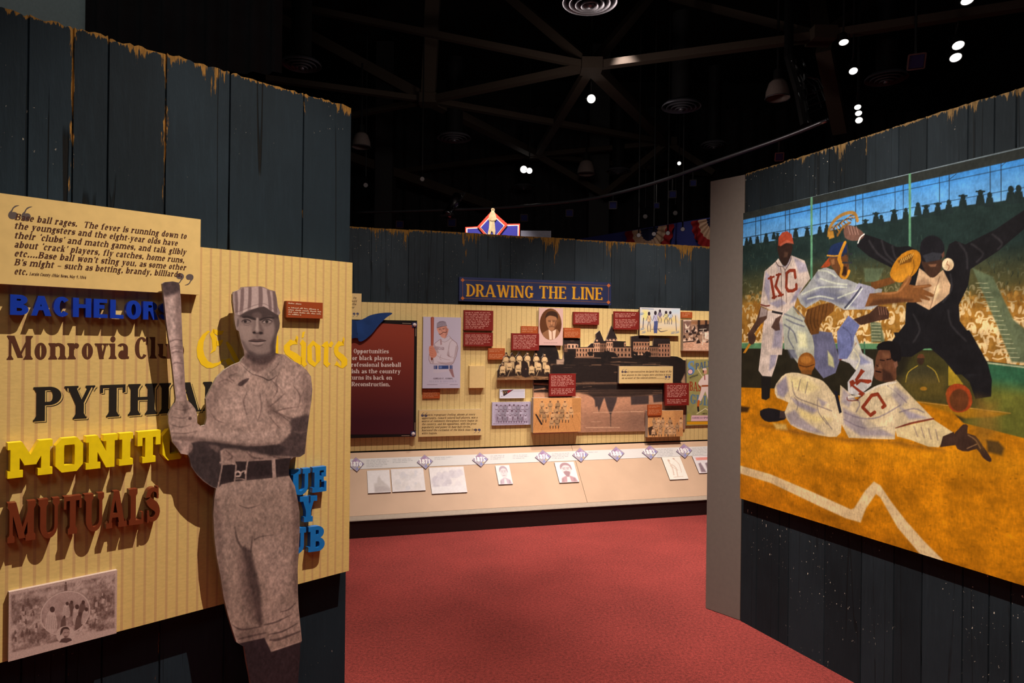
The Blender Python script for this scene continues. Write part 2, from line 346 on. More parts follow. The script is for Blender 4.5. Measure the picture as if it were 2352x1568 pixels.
    def text(s, f, txt, x0, y0, x1, y1, cap, col, soft=.3, alpha=1.0):
        lay, W = f.layout(txt); k = 1.0 / W; acc = np.zeros((s.h, s.w)); keep, kc = s.a, s.clip
        for ch, polys in lay:
            for q in polys:
                P = s.pts([(x0 + (x1 - x0) * a * k, y0 + (y1 - y0) * a * k - b * cap) for a, b in q]); sp = max(s.rad(x0, y0, soft), .5); bx, sd = s.cover(P, sp)
                if sd is None: continue
                v = acc[bx[1]:bx[3], bx[0]:bx[2]]; v += np.clip(.5 + sd / (2 * sp), 0, 1)
        s.put((0, 0, s.w, s.h), np.clip(acc, 0, 1) * alpha, col)
    def mottle(s, amp, sy, sx, seed=0, octv=4, m=None):
        n = fbm(s.h, s.w, sy, sx, octv, seed) * 2 * amp; s.a *= (1 + (n if m is None else n * m))[..., None]; np.clip(s.a, 0, 1, s.a)
    def sample(s, x, y):
        x = np.clip(np.asarray(x, float), 0, s.w - 1.001); y = np.clip(np.asarray(y, float), 0, s.h - 1.001); xi = x.astype(int); yi = y.astype(int); fx = (x - xi)[:, None]; fy = (y - yi)[:, None]
        return (s.a[yi, xi] * (1 - fx) + s.a[yi, xi + 1] * fx) * (1 - fy) + (s.a[yi + 1, xi] * (1 - fx) + s.a[yi + 1, xi + 1] * fx) * fy
# ------------------------------------------------------------------ frames: a pixel of the photograph seen on a real plane
def ray(px, py):
    a, b = (px - 1176) / FPX, (784 - py) / FPX
    return Vector((a * _c - b * _s, 1.0, a * _s + b * _c))
def at_z(px, py, z): d = ray(px, py); return CAMP + d * ((z - EYE) / d.z)
def at_y(px, py, y): return CAMP + ray(px, py) * y
class Frame:
    def __init__(s, O, U, V=Vector((0, 0, 1))):
        s.O, s.U, s.V = Vector(O), Vector(U).normalized(), Vector(V).normalized(); s.N = s.U.cross(s.V)
    def P(s, u, v, w=0.0): return s.O + s.U * u + s.V * v + s.N * w
    def uv(s, px, py, w=0.0):
        d = ray(px, py); o = s.O + s.N * w; q = CAMP + d * ((o - CAMP).dot(s.N) / d.dot(s.N)) - o
        return q.dot(s.U), q.dot(s.V)
    def M(s, u, v, w=0.0):
        m = Matrix.Identity(4)
        for k, c in enumerate((s.U, -s.N, s.V)):
            for r in range(3): m[r][k] = c[r]
        m.translation = s.P(u, v, w); return m
def wall_frame(pa, pb):
    """vertical wall whose top edge (z = WALLH) passes through two pixels"""
    A, B = at_z(*pa, WALLH), at_z(*pb, WALLH); A.z = B.z = 0
    return Frame(A, B - A), (B - A).length
LW, LWL = wall_frame((0, 16.5), (808, 249)); FW, FWL = wall_frame((808, 520), (1632, 566.5)); RW, RWL = wall_frame((1712, 399), (2352, 198.6))

# ------------------------------------------------------------------ materials (node based)
MATS = {}
def nodes(name):
    m = bpy.data.materials.new(name); m.use_nodes = True; nt = m.node_tree; MATS[name] = m
    return m, nt, nt.nodes['Principled BSDF'], lambda t, **k: _mk(nt, t, k)
def _mk(nt, t, k):
    n = nt.nodes.new(t)
    for a, b in k.items():
        if a.startswith('i_'): n.inputs[a[2:].replace('_', ' ')].default_value = b
        elif a.startswith('n'): n.inputs[int(a[1:])].default_value = b
        else: setattr(n, a, b)
    return n
def col4(c): return tuple(float(x) for x in c[:3]) + (1.0,)
def mat(name, c, rough=.6, metal=0.0, var=.06, scale=40.0, bump=0.0, spec=.3, emit=None, es=1.0):
    """c is linear albedo"""
    if name in MATS: return MATS[name]
    m, nt, p, N = nodes(name); L = nt.links.new
    tc = N('ShaderNodeTexCoord'); no = N('ShaderNodeTexNoise', i_Scale=scale, i_Detail=3.0); L(tc.outputs['Object'], no.inputs['Vector'])
    cr = N('ShaderNodeValToRGB'); cr.color_ramp.elements[0].position = .3; cr.color_ramp.elements[1].position = .7
    cr.color_ramp.elements[0].color = col4([x * (1 - var) for x in c]); cr.color_ramp.elements[1].color = col4([min(1, x * (1 + var)) for x in c])
    L(no.outputs['Fac'], cr.inputs['Fac']); L(cr.outputs['Color'], p.inputs['Base Color'])
    p.inputs['Roughness'].default_value = rough; p.inputs['Metallic'].default_value = metal; p.inputs['Specular IOR Level'].default_value = spec
    if bump:
        b = N('ShaderNodeBump', i_Strength=bump, i_Distance=.002); L(no.outputs['Fac'], b.inputs['Height']); L(b.outputs['Normal'], p.inputs['Normal'])
    if emit is not None: p.inputs['Emission Color'].default_value = col4(emit); p.inputs['Emission Strength'].default_value = es
    return m
def s2l(r, g, b): return tuple(lin(np.array((r, g, b)) / 255.0))
def printed(name='printed_picture', rough=.55):
    if name in MATS: return MATS[name]
    m, nt, p, N = nodes(name); a = N('ShaderNodeAttribute', attribute_name='Col'); nt.links.new(a.outputs['Color'], p.inputs['Base Color'])
    p.inputs['Roughness'].default_value = rough; p.inputs['Specular IOR Level'].default_value = .2; return m
def pinstripe(name, base, stripe, period, width, fade=.6, phase=0.0):
    m, nt, p, N = nodes(name); L = nt.links.new
    tc = N('ShaderNodeTexCoord'); sp = N('ShaderNodeSeparateXYZ'); L(tc.outputs['Object'], sp.inputs[0])
    sh = N('ShaderNodeMath', operation='ADD', n1=100 * period - phase + width / 2); L(sp.outputs['X'], sh.inputs[0]); dv = N('ShaderNodeMath', operation='DIVIDE', n1=period); L(sh.outputs[0], dv.inputs[0]); fr = N('ShaderNodeMath', operation='FRACT'); L(dv.outputs[0], fr.inputs[0])
    lt = N('ShaderNodeMath', operation='LESS_THAN', n1=width / period); L(fr.outputs[0], lt.inputs[0])
    no = N('ShaderNodeTexNoise', i_Scale=60.0, i_Detail=4.0); mp = N('ShaderNodeMapping'); mp.inputs['Scale'].default_value = (1, 1, 2.5); L(tc.outputs['Object'], mp.inputs[0]); L(mp.outputs[0], no.inputs['Vector'])
    mu = N('ShaderNodeMath', operation='MULTIPLY', n1=fade); L(lt.outputs[0], mu.inputs[0])
    cr = N('ShaderNodeValToRGB'); cr.color_ramp.elements[0].position = .3; cr.color_ramp.elements[1].position = .7
    cr.color_ramp.elements[0].color = col4([x * .93 for x in base]); cr.color_ramp.elements[1].color = col4([x * 1.05 for x in base]); L(no.outputs['Fac'], cr.inputs['Fac'])
    mx = N('ShaderNodeMix', data_type='RGBA'); L(mu.outputs[0], mx.inputs['Factor']); L(cr.outputs['Color'], mx.inputs[6]); mx.inputs[7].default_value = col4(stripe); L(mx.outputs[2], p.inputs['Base Color'])
    bp = N('ShaderNodeBump', i_Strength=.25, i_Distance=.001); L(no.outputs['Fac'], bp.inputs['Height']); L(bp.outputs['Normal'], p.inputs['Normal'])
    p.inputs['Roughness'].default_value = .6; p.inputs['Specular IOR Level'].default_value = .2; return m
def plank_paint(name, paint, under, fleck, seed, wear=1.0, crack=1.0, flecks=1.0):
    """old painted boards: paint over a yellow undercoat that shows where the paint has worn (vertex attribute Wear), cracks, flecks"""
    m, nt, p, N = nodes(name); L = nt.links.new
    tc = N('ShaderNodeTexCoord'); at = N('ShaderNodeAttribute', attribute_name='Wear'); sr = N('ShaderNodeSeparateColor'); L(at.outputs['Color'], sr.inputs[0])
    def noise(scale, vec, detail=4.0, rough=.55):
        mp = N('ShaderNodeMapping'); mp.inputs['Scale'].default_value = vec; mp.inputs['Location'].default_value = (seed, seed * .7, seed * .3); L(tc.outputs['Object'], mp.inputs[0])
        n = N('ShaderNodeTexNoise', i_Scale=scale, i_Detail=detail, i_Roughness=rough); L(mp.outputs[0], n.inputs['Vector']); return n.outputs['Fac']
    def M(op, a, b=None, c=None):
        n = N('ShaderNodeMath', operation=op)
        for k, v in enumerate((a, b, c)):
            if v is None: continue
            if isinstance(v, (int, float)): n.inputs[k].default_value = v
            else: L(v, n.inputs[k])
        return n.outputs[0]
    def ramp(f, lo, hi):
        n = N('ShaderNodeMapRange', interpolation_type='SMOOTHSTEP'); n.inputs[1].default_value = lo; n.inputs[2].default_value = hi; L(f, n.inputs[0]); return n.outputs[0]
    def mix(f, a, b):
        n = N('ShaderNodeMix', data_type='RGBA')
        if isinstance(f, float): n.inputs[0].default_value = f
        else: L(f, n.inputs[0])
        for k, v in ((6, a), (7, b)):
            if isinstance(v, tuple): n.inputs[k].default_value = v
            else: L(v, n.inputs[k])
        return n.outputs[2]
    grain = noise(9, (9, 1, .8)); blotch = noise(2.2, (1, 1, .7)); fine = noise(55, (4, 1, .6)); cl = noise(3.1, (4.2, 1, .10), 1.0, .5); streak = noise(14, (5.5, 1, .55), 5.0, .65)
    c = mix(ramp(blotch, .3, .7), col4([x * .78 for x in paint]), col4([x * 1.25 for x in paint])); c = mix(M('MULTIPLY', ramp(grain, .45, .75), .35), c, col4([x * 1.5 for x in paint]))
    tone = M('MULTIPLY', M('SUBTRACT', sr.outputs['Green'], .5), .5); hsv = N('ShaderNodeHueSaturation'); L(c, hsv.inputs['Color']); L(M('ADD', 1.0, tone), hsv.inputs['Value']); c = hsv.outputs[0]
    w = M('ADD', M('MULTIPLY', sr.outputs['Red'], M('ADD', .72 * wear, M('MULTIPLY', noise(1.7, (3, 1, .3), 2.0), .5 * wear))), M('MULTIPLY', M('SUBTRACT', streak, .5), 1.5)); wm = ramp(w, .54, .62)
    uc = mix(ramp(fine, .35, .65), col4([x * .6 for x in under]), col4(under)); c = mix(wm, c, uc)
    ck = M('ABSOLUTE', M('SUBTRACT', cl, .5)); cm = M('MULTIPLY', M('SUBTRACT', 1.0, ramp(ck, .0035, .011)), ramp(noise(2.0, (2, 1, .8)), .43, .52)); cm = M('MULTIPLY', cm, crack); c = mix(cm, c, (.004, .004, .004, 1))
    fl = M('MULTIPLY', ramp(noise(70, (1.6, 1, 1.0), 2.0), .71, .74), ramp(noise(2.6, (1, 1, 1)), .48, .6)); c = mix(M('MULTIPLY', fl, flecks), c, col4(fleck))
    L(c, p.inputs['Base Color'])
    h = M('ADD', M('MULTIPLY', fine, .5), M('SUBTRACT', M('MULTIPLY', grain, .5), M('MULTIPLY', cm, 2.5))); h = M('SUBTRACT', h, M('MULTIPLY', wm, .5)); b = N('ShaderNodeBump', i_Strength=.55, i_Distance=.003); L(h, b.inputs['Height']); L(b.outputs['Normal'], p.inputs['Normal'])
    p.inputs['Roughness'].default_value = .7; p.inputs['Specular IOR Level'].default_value = .12; return m

# ------------------------------------------------------------------ objects
def mesh_obj(name, vs, fs, mats, parent=None, M=None, fm=None, cols=None, smooth_=False, attr='Col'):
    me = bpy.data.meshes.new(name); me.from_pydata([tuple(v) for v in vs], [], [tuple(f) for f in fs])
    for m in (mats if isinstance(mats, (list, tuple)) else [mats]): me.materials.append(m)
    if fm is not None: me.polygons.foreach_set('material_index', np.asarray(fm, np.int32))
    if smooth_: me.polygons.foreach_set('use_smooth', np.ones(len(me.polygons), bool))
    if cols is not None:
        a = me.color_attributes.new(attr, 'FLOAT_COLOR', 'POINT'); c = np.ones((len(vs), 4), np.float32); c[:, :3] = cols; a.data.foreach_set('color', c.ravel())
    me.update(); o = bpy.data.objects.new(name, me); COL.objects.link(o)
    if parent is not None: o.parent = parent
    elif M is not None: o.matrix_world = M
    return o
def empty(name, M):
    o = bpy.data.objects.new(name, None); o.empty_display_size = .05; COL.objects.link(o); o.matrix_world = M; return o
def tag(o, label=None, cat=None, group=None, kind=None):
    for k, v in (('label', label), ('category', cat), ('group', group), ('kind', kind)):
        if v: o[k] = v
    return o
def box(x0, x1, y0, y1, z0, z1, ch=0.0):
    v = [(x, y, z) for x in (x0, x1) for y in (y0, y1) for z in (z0, z1)]
    return v, [(0, 1, 3, 2), (4, 6, 7, 5), (0, 4, 5, 1), (2, 3, 7, 6), (0, 2, 6, 4), (1, 5, 7, 3)]
class MB:
    """collects pieces of one mesh"""
    def __init__(s): s.v, s.f, s.m = [], [], []
    def add(s, v, f, mi=0, M=None):
        k = len(s.v); s.v += [tuple(M @ Vector(a)) if M is not None else tuple(a) for a in v]; s.f += [tuple(i + k for i in q) for q in f]; s.m += [mi] * len(f); return s
    def box(s, x0, x1, y0, y1, z0, z1, mi=0, M=None): return s.add(*box(x0, x1, y0, y1, z0, z1), mi, M)
    def tube(s, pts, r, n=8, mi=0, cap=True):
        pts = [Vector(p) for p in pts]; R = r if isinstance(r, (list, tuple)) else [r] * len(pts); v, f = [], []; up = None
        for i, p in enumerate(pts):
            d = (pts[min(i + 1, len(pts) - 1)] - pts[max(i - 1, 0)]).normalized()
            a = d.cross(Vector((0, 0, 1)) if abs(d.z) < .95 else Vector((1, 0, 0))) if up is None else up - d * up.dot(d); a.normalize(); up = a; b = d.cross(a)
            v += [tuple(p + (a * math.cos(t) + b * math.sin(t)) * R[i]) for t in (2 * math.pi * k / n for k in range(n))]
        for i in range(len(pts) - 1):
            for k in range(n): f.append((i * n + k, i * n + (k + 1) % n, (i + 1) * n + (k + 1) % n, (i + 1) * n + k))
        if cap: f += [tuple(range(n))[::-1], tuple(range((len(pts) - 1) * n, len(pts) * n))]
        return s.add(v, f, mi)
    def lathe(s, prof, n=24, mi=0, M=None):
        """profile (r, z) about local z"""
        v, f = [], []
        for r, z in prof: v += [(r * math.cos(2 * math.pi * k / n), r * math.sin(2 * math.pi * k / n), z) for k in range(n)]
        for i in range(len(prof) - 1):
            for k in range(n): f.append((i * n + k, i * n + (k + 1) % n, (i + 1) * n + (k + 1) % n, (i + 1) * n + k))
        return s.add(v, f, mi, M)
    def beam(s, a, b, w, h, mi=0):
        a, b = Vector(a), Vector(b); d = (b - a).normalized(); x = d.cross(Vector((0, 0, 1)) if abs(d.z) < .97 else Vector((0, 1, 0))).normalized(); z = x.cross(d)
        M = Matrix.Identity(4)
        for k, c in enumerate((x, d, z)):
            for r in range(3): M[r][k] = c[r]
        M.translation = a; return s.box(-w / 2, w / 2, 0, (b - a).length, -h / 2, h / 2, mi, M)
    def build(s, name, mats, parent=None, M=None, smooth_=False): return mesh_obj(name, s.v, s.f, mats, parent, M, s.m, smooth_=smooth_)

# light falling on each surface, used to turn a picture's colours as seen in the photograph into the print's own colour
LIGHT = {'club': np.array((.80, .67, .58)), 'line': np.array((.76, .66, .55)), 'deck': np.array((1.08, 1.04, .98)), 'mural': np.array((.80, .66, .56))}
def own(a, light, top=.85): return np.clip(lin(a) / LIGHT[light], .002, top)
class Panel: pass
def rect(fr, quad, w):
    a, b, c, d = [fr.uv(x, y, w) for x, y in quad]
    return (a[0] + d[0]) / 2, (b[0] + c[0]) / 2, (c[1] + d[1]) / 2, (a[1] + b[1]) / 2
def q4(x0, y0, x1, y1): return [(x0, y0), (x1, y0), (x1, y1), (x0, y1)]
def board(fr, name, label, cat, quad, w0, th, face, edge, group=None, paint=None, res=None, light='line', base=(.5, .5, .5), off=0.0, pbox=None):
    """a rigid board: box with its printed or plain front; quad are the photograph's corners of its front face"""
    u0, u1, v0, v1 = rect(fr, quad, w0 + th); uc = (u0 + u1) / 2; P = Panel(); P.fr, P.u0, P.u1, P.v0, P.v1, P.w = fr, u0, u1, v0, v1, w0 + th; P.uc, P.th = uc, th
    M = fr.M(uc, v0, w0); x0, x1, h = u0 - uc, u1 - uc, v1 - v0; mb = MB()
    v, f = box(x0, x1, -th, 0, 0, h)
    if paint is None: mb.add(v, f, 1); mb.m[2] = 0; cols = None   # face 2 is y = -th, the front
    else:
        nx, ny = res; c = Canvas(nx, ny, None, base)
        c.T = (lambda x, y: (lambda q: ((q[0] - u0) / (u1 - u0) * (nx - 1), (v1 - q[1]) / (v1 - v0) * (ny - 1)))(fr.uv(x, y, w0 + th))) if pbox is None else (lambda x, y: ((x - pbox[0]) / (pbox[2] - pbox[0]) * (nx - 1), (y - pbox[1]) / (pbox[3] - pbox[1]) * (ny - 1)))
        paint(c); mb.add(v, [q for k, q in enumerate(f) if k != 2], 1)
        X, Z = np.meshgrid(np.linspace(x0, x1, nx), np.linspace(h, 0, ny)); g = np.stack([X, np.full_like(X, -th), Z], -1).reshape(-1, 3)
        i = np.arange(nx * ny).reshape(ny, nx); q = np.stack([i[1:, :-1], i[1:, 1:], i[:-1, 1:], i[:-1, :-1]], -1).reshape(-1, 4)
        mb.add([tuple(a) for a in g], [tuple(a) for a in q], 0)
        cols = np.concatenate([np.full((8, 3), .5), own(c.a, light).reshape(-1, 3)])
    o = mesh_obj(name, mb.v, mb.f, [face, edge], None, M, mb.m, cols); tag(o, label, cat, group); P.o = o; return P
def local(P, px, py, dw=0.0):
    """pixel -> local (x, z) of a board's object, on its front face plus dw"""
    u, v = P.fr.uv(px, py, P.w + dw); return u - P.uc, v - P.v0
GT = {}
def glyph_tris(f, ch):
    k = (id(f), ch)
    if k not in GT: GT[k] = union_tris(f.glyph(ch)[0])
    return GT[k]
def letter_rows(f, text):
    x = 0; out = []
    for ch in text:
        _, w = f.glyph(ch); out.append((ch, x)); x += w + f.gap * f.wide
    return out, max(x - f.gap * f.wide, .01)
def lettering(P, f, lines, m, name='lettering', dw=.0007, cap=None, ratio=.66):
    """flat printed lines: (text, (x0, y0), (x1, y1), cap height in px)"""
    mb = MB(); th = P.w - P.w
    for text, a, b, cp in lines:
        x0, z0 = local(P, *a, dw); x1, z1 = local(P, *b, dw); zt = local(P, a[0], a[1] - cp, dw)[1]; H = zt - z0; row, W = letter_rows(f, text)
        for ch, gx in row:
            pts, tr = glyph_tris(f, ch)
            if tr: mb.add([(x0 + (x1 - x0) * (p[0] + gx) / W, -P.th - dw, z0 + (z1 - z0) * (p[0] + gx) / W + p[1] * H) for p in pts], tr)
    return mb.build(name, m, P.o)
def small_print(P, x0, y0, x1, y1, nl, m, seed=0, slope=0.0, name='lettering', gaps=(), h=.42, last=.7, dw=.0007):
    """lines of print too small to read: word-length dashes"""
    r = random.Random(seed); mb = MB(); dy = (y1 - y0) / nl
    for i in range(nl):
        if i in gaps: continue
        y = y0 + (i + .7) * dy; x = x0; xe = x1 - r.random() * (x1 - x0) * .12
        if i == nl - 1 or (i + 1) in gaps: xe = x0 + (x1 - x0) * last
        while x < xe:
            w = r.uniform(.9, 3.6) * dy; w = min(w, xe - x)
            if w > dy * .3:
                n = max(1, int(w / (dy * .42)))
                for q in range(n):
                    xa = x + w * q / n; xb = x + w * (q + .8) / n; hh = dy * h * (1.0 if r.random() < .75 else 1.5); yy = y + slope * (xa - x0)
                    a = local(P, xa, yy, dw); b = local(P, xb, yy, dw); t = local(P, xa, yy - hh, dw)[1]
                    mb.add([(a[0], -P.th - dw, a[1]), (b[0], -P.th - dw, b[1]), (b[0], -P.th - dw, t), (a[0], -P.th - dw, t)], [(0, 1, 2, 3)])
            x += w + dy * .5
    return mb.build(name, m, P.o)
def flat_polys(P, polys, m, name, dw=.0005, parent=None):
    """filled shapes printed on a board, given in pixels"""
    mb = MB()
    for q in polys:
        L = [local(P, x, y, dw) for x, y in q]; pts, tr = union_tris([L]) if len(L) > 4 else (L, [tuple(range(len(L)))])
        mb.add([(a, -P.th - dw, b) for a, b in pts], tr)
    return mb.build(name, m, P.o)
def outline_edges(tr):
    E = {}
    for t in tr:
        for k in range(len(t)):
            a, b = t[k], t[(k + 1) % len(t)]; E[(a, b)] = 1
    return [(a, b) for a, b in E if (b, a) not in E]
def extrude(pts, tr, y0, y1, ch=0.0):
    """plate from a triangulated outline: front at y0 (towards the viewer), back at y1"""
    n = len(pts); v = [(a, y0, b) for a, b in pts] + [(a, y1, b) for a, b in pts]; f = [tuple(t) for t in tr] + [tuple(i + n for i in t[::-1]) for t in tr]
    f += [(b, a, a + n, b + n) for a, b in outline_edges(tr)]
    return v, f
def raised_word(fr, name, label, cat, f, text, a, b, cap, w0, depth, m, ps=None):
    """thick letters standing on the wall, each letter a part"""
    u0, v0 = fr.uv(*a, w0 + depth); u1, v1 = fr.uv(*b, w0 + depth); H = fr.uv(a[0], a[1] - cap, w0 + depth)[1] - v0
    root = empty(name, fr.M(u0, v0, w0)); tag(root, label, cat); row, W = letter_rows(f, text)
    for ch, gx in row:
        pts, tr = glyph_tris(f, ch)
        if not tr: continue
        q = [((u1 - u0) * (p[0] + gx) / W, (v1 - v0) * (p[0] + gx) / W + p[1] * H) for p in pts]
        v, fc = extrude(q, tr, -depth, 0); mesh_obj('letter', v, fc, m, root)
    return root
def cutout(fr, name, label, cat, outline, w0, th, c, T, edge, light, step, dense=(), group=None, face=None, z0=None, parent=None, top=.85):
    """plate cut to an outline (pixels), printed front; c canvas, T pixel -> canvas"""
    w = w0 + th; O = [fr.uv(x, y, w) for x, y in outline]; us = [p[0] for p in O]; vs = [p[1] for p in O]; u0, u1, v0, v1 = min(us), max(us), min(vs), max(vs)
    pts = [];
    def grid(a0, a1, b0, b1, st):
        X, Y = np.meshgrid(np.arange(a0 + st / 2, a1, st), np.arange(b0 + st / 2, b1, st)); return np.stack([X.ravel(), Y.ravel()], -1)
    G = grid(u0, u1, v0, v1, step)
    for (da, db, dc, dd, ds) in dense:
        k = (G[:, 0] > da) & (G[:, 0] < db) & (G[:, 1] > dc) & (G[:, 1] < dd); G = np.concatenate([G[~k], grid(da, db, dc, dd, ds)])
    Q = np.array(O); ins = np.zeros(len(G), bool); d2 = np.full(len(G), 1e9)
    for (ax, ay), (bx, by) in zip(Q, np.roll(Q, -1, 0)):
        if ay != by: ins ^= ((ay > G[:, 1]) != (by > G[:, 1])) & (G[:, 0] < (bx - ax) * (G[:, 1] - ay) / (by - ay) + ax)
        L = (bx - ax) ** 2 + (by - ay) ** 2 + 1e-15; t = np.clip(((G[:, 0] - ax) * (bx - ax) + (G[:, 1] - ay) * (by - ay)) / L, 0, 1); d2 = np.minimum(d2, (G[:, 0] - ax - t * (bx - ax)) ** 2 + (G[:, 1] - ay - t * (by - ay)) ** 2)
    G = G[ins & (d2 > (step * .3) ** 2)]
    if sum(O[k][0] * O[(k + 1) % len(O)][1] - O[(k + 1) % len(O)][0] * O[k][1] for k in range(len(O))) < 0: O = O[::-1]
    r = delaunay_2d_cdt([Vector(p) for p in O] + [Vector(p) for p in G], [], [list(range(len(O)))], 1, 1e-7)
    P2 = np.array([(p.x, p.y) for p in r[0]]); tr = [tuple(t) for t in r[2]]; n = len(P2); uc = (u0 + u1) / 2; zb = v0 if z0 is None else z0
    V = [(a - uc, -th, b - zb) for a, b in P2]; F = list(tr); fm = [0] * len(F); e = outline_edges(tr); idx = {}
    for a, b in e:
        for k in (a, b):
            if k not in idx: idx[k] = len(V); V.append(V[k]); V.append((V[k][0], 0.0, V[k][2]))
    for a, b in e: F.append((idx[b], idx[a], idx[a] + 1, idx[b] + 1)); fm.append(1)
    # plain back
    bk = delaunay_2d_cdt([Vector(p) for p in O], [], [list(range(len(O)))], 1, 1e-7); k0 = len(V); V += [(p.x - uc, 0.0, p.y - zb) for p in bk[0]]; F += [tuple(i + k0 for i in t[::-1]) for t in bk[2]]; fm += [1] * len(bk[2])
    cols = np.full((len(V), 3), .6); cx, cy = T(P2); cols[:n] = own(c.sample(cx, cy), light, top)
    o = mesh_obj(name, V, F, [face or printed(), edge], None, fr.M(uc, zb, w0), fm, cols); tag(o, label, cat, group); P = Panel(); P.o, P.fr, P.w, P.th, P.uc, P.v0 = o, fr, w, th, uc, zb; return P
# ------------------------------------------------------------------ the setting
def carpet():
    m, nt, p, N = nodes('red_carpet'); L = nt.links.new; tc = N('ShaderNodeTexCoord')
    a = N('ShaderNodeTexNoise', i_Scale=260.0, i_Detail=4.0); b = N('ShaderNodeTexNoise', i_Scale=2.0, i_Detail=3.0); c = N('ShaderNodeTexNoise', i_Scale=70.0, i_Detail=3.0)
    for n in (a, b, c): L(tc.outputs['Object'], n.inputs['Vector'])
    ad = N('ShaderNodeMath', operation='MULTIPLY_ADD', n1=.55); L(a.outputs['Fac'], ad.inputs[0]); cm = N('ShaderNodeMath', operation='MULTIPLY', n1=.35); L(c.outputs['Fac'], cm.inputs[0]); L(cm.outputs[0], ad.inputs[2])
    a2 = N('ShaderNodeMath', operation='MULTIPLY_ADD', n1=.15); L(b.outputs['Fac'], a2.inputs[0]); L(ad.outputs[0], a2.inputs[2])
    r = N('ShaderNodeValToRGB'); e = r.color_ramp.elements; e[0].position = .40; e[0].color = (.12, .016, .014, 1); e[1].position = .64; e[1].color = (.44, .060, .052, 1); L(a2.outputs[0], r.inputs['Fac']); L(r.outputs['Color'], p.inputs['Base Color'])
    bp = N('ShaderNodeBump', i_Strength=.6, i_Distance=.004); L(a.outputs['Fac'], bp.inputs['Height']); L(bp.outputs['Normal'], p.inputs['Normal'])
    p.inputs['Roughness'].default_value = .95; p.inputs['Specular IOR Level'].default_value = .1; p.inputs['Sheen Weight'].default_value = .15; return m
BLACK = mat('flat_black', (.012, .012, .013), .7); DARK = mat('dark_steel', (.030, .026, .023), .55, .3)
mb = MB().box(-9, 9, -4, 15, -.05, 0); tag(mb.build('floor', carpet()), kind='structure')
mb = MB().box(-9, 9, -4, 15, 7.2, 7.3); tag(mb.build('ceiling', mat('ceiling_black', (.010, .010, .011), .9)), kind='structure')
mb = MB().box(-9.1, -9, -4, 15, 0, 7.2); tag(mb.build('wall_west', BLACK), kind='structure')
mb = MB().box(9, 9.1, -4, 15, 0, 7.2); tag(mb.build('wall_east', BLACK), kind='structure')
mb = MB().box(-9, 9, 14.9, 15, 0, 7.2); tag(mb.build('wall_north', BLACK), kind='structure')
mb = MB().box(-9, 9, -4.1, -4, 0, 7.2); tag(mb.build('wall_south', BLACK), kind='structure')

def plank_wall(fr, name, u0, u1, seams, m, thick, seed, top=.62, tdec=.07, seamwear=None, ragged=.006, side=None):
    """boards standing side by side; Wear = (undercoat showing through, board tone, 0)"""
    r = random.Random(seed); S = [u0] + [x for x in sorted(seams) if u0 + .02 < x < u1 - .02] + [u1]; V, F, C, fm = [], [], [], []
    rows = [0, .3, .6, .9, 1.2, 1.5, 1.7, 1.9, 2.05, 2.15, 2.22, 2.28, 2.32, 2.35, 2.38, 2.4, 2.415, 2.43, 1e9]
    for k, (a, b) in enumerate(zip(S, S[1:])):
        tone = r.random(); H = WALLH + r.uniform(-ragged, ragged) * .6; W = b - a; xs = [0, .003, .010, .022, .04] + [W * q / 14 for q in range(1, 14) if .05 < W * q / 14 < W - .05] + [W - .04, W - .022, W - .010, W - .003, W]; xs = sorted(x for x in xs if 0 <= x <= W); i0 = len(V)
        sw = [0 if seamwear is None else seamwear.get(round(q, 3), 0) for q in (a, b)]; ph = r.random() * 6
        for v in rows:
            for x in xs:
                zt = min(v, H + r.uniform(-ragged, ragged) * .5 if v > 3 else v); y = .006 if x in (0, W) else 0.0
                g = a + x; q0 = max(0, math.sin(g * 9.1 + seed) + .6 * math.sin(g * 23.7 + 2 * seed) + .5 * math.sin(g * 51.3 + seed * .7)) / 1.7; w = top * math.exp(-max(H - zt, 0) / (tdec * (.16 + 1.25 * q0 * q0)))
                for d, sg, q in ((x, sw[0], 0), (W - x, sw[1], 1)): w = max(w, sg * math.exp(-d / .022) * (.55 + .45 * math.exp(-(H - zt) / .5)))
                V.append((a + x, y, zt)); C.append((w, tone, 0))
        nx = len(xs)
        for j in range(len(rows) - 1):
            for i in range(nx - 1): F.append((i0 + j * nx + i, i0 + j * nx + i + 1, i0 + (j + 1) * nx + i + 1, i0 + (j + 1) * nx + i)); fm.append(0)
        t0 = i0 + (len(rows) - 1) * nx; q = len(V)
        for i in range(nx): V.append((V[t0 + i][0], thick, V[t0 + i][2])); C.append((.75, tone, 0))
        for i in range(nx - 1): F.append((t0 + i, t0 + i + 1, q + i + 1, q + i)); fm.append(0)
    k = len(V); v, f = box(u0, u1, .008, thick, 0, WALLH - .008); V += v; C += [(.0, .5, 0)] * 8; F += [tuple(i + k for i in q) for q in f]; fm += [1] * 6
    o = mesh_obj(name, V, F, [m, side or m], None, fr.M(0, 0, 0), fm, np.array(C), attr='Wear'); tag(o, kind='structure'); return o
PAINT = dict(paint=(.0105, .0190, .0275), under=(.33, .165, .035), fleck=(.5, .45, .38))
def seams_px(fr, fa, xs): return [fr.uv(x, fa[0] + fa[1] * x)[0] for x in xs]
ls = seams_px(LW, (16.5, .2868), [-190, -60, 66, 169, 250, 382, 529, 698])
LW_O = plank_wall(LW, 'wall_left', -1.4, LWL, ls, plank_paint('painted_boards_club', seed=3.1, wear=1.0, crack=1.0, flecks=.5, **PAINT), .1, 3, .76, .12, {round(ls[3], 3): .72, round(ls[5], 3): .74, round(ls[7], 3): .5}, .010, mat('board_edge_brown', (.10, .055, .03), .7))
fx = [560, 640, 700, 780, 853.6, 939, 1020, 1098.5, 1173, 1248.5, 1321, 1405, 1460, 1529, 1590, 1650, 1720, 1790]
fs = seams_px(FW, (474, .0565), fx); rr = random.Random(4)
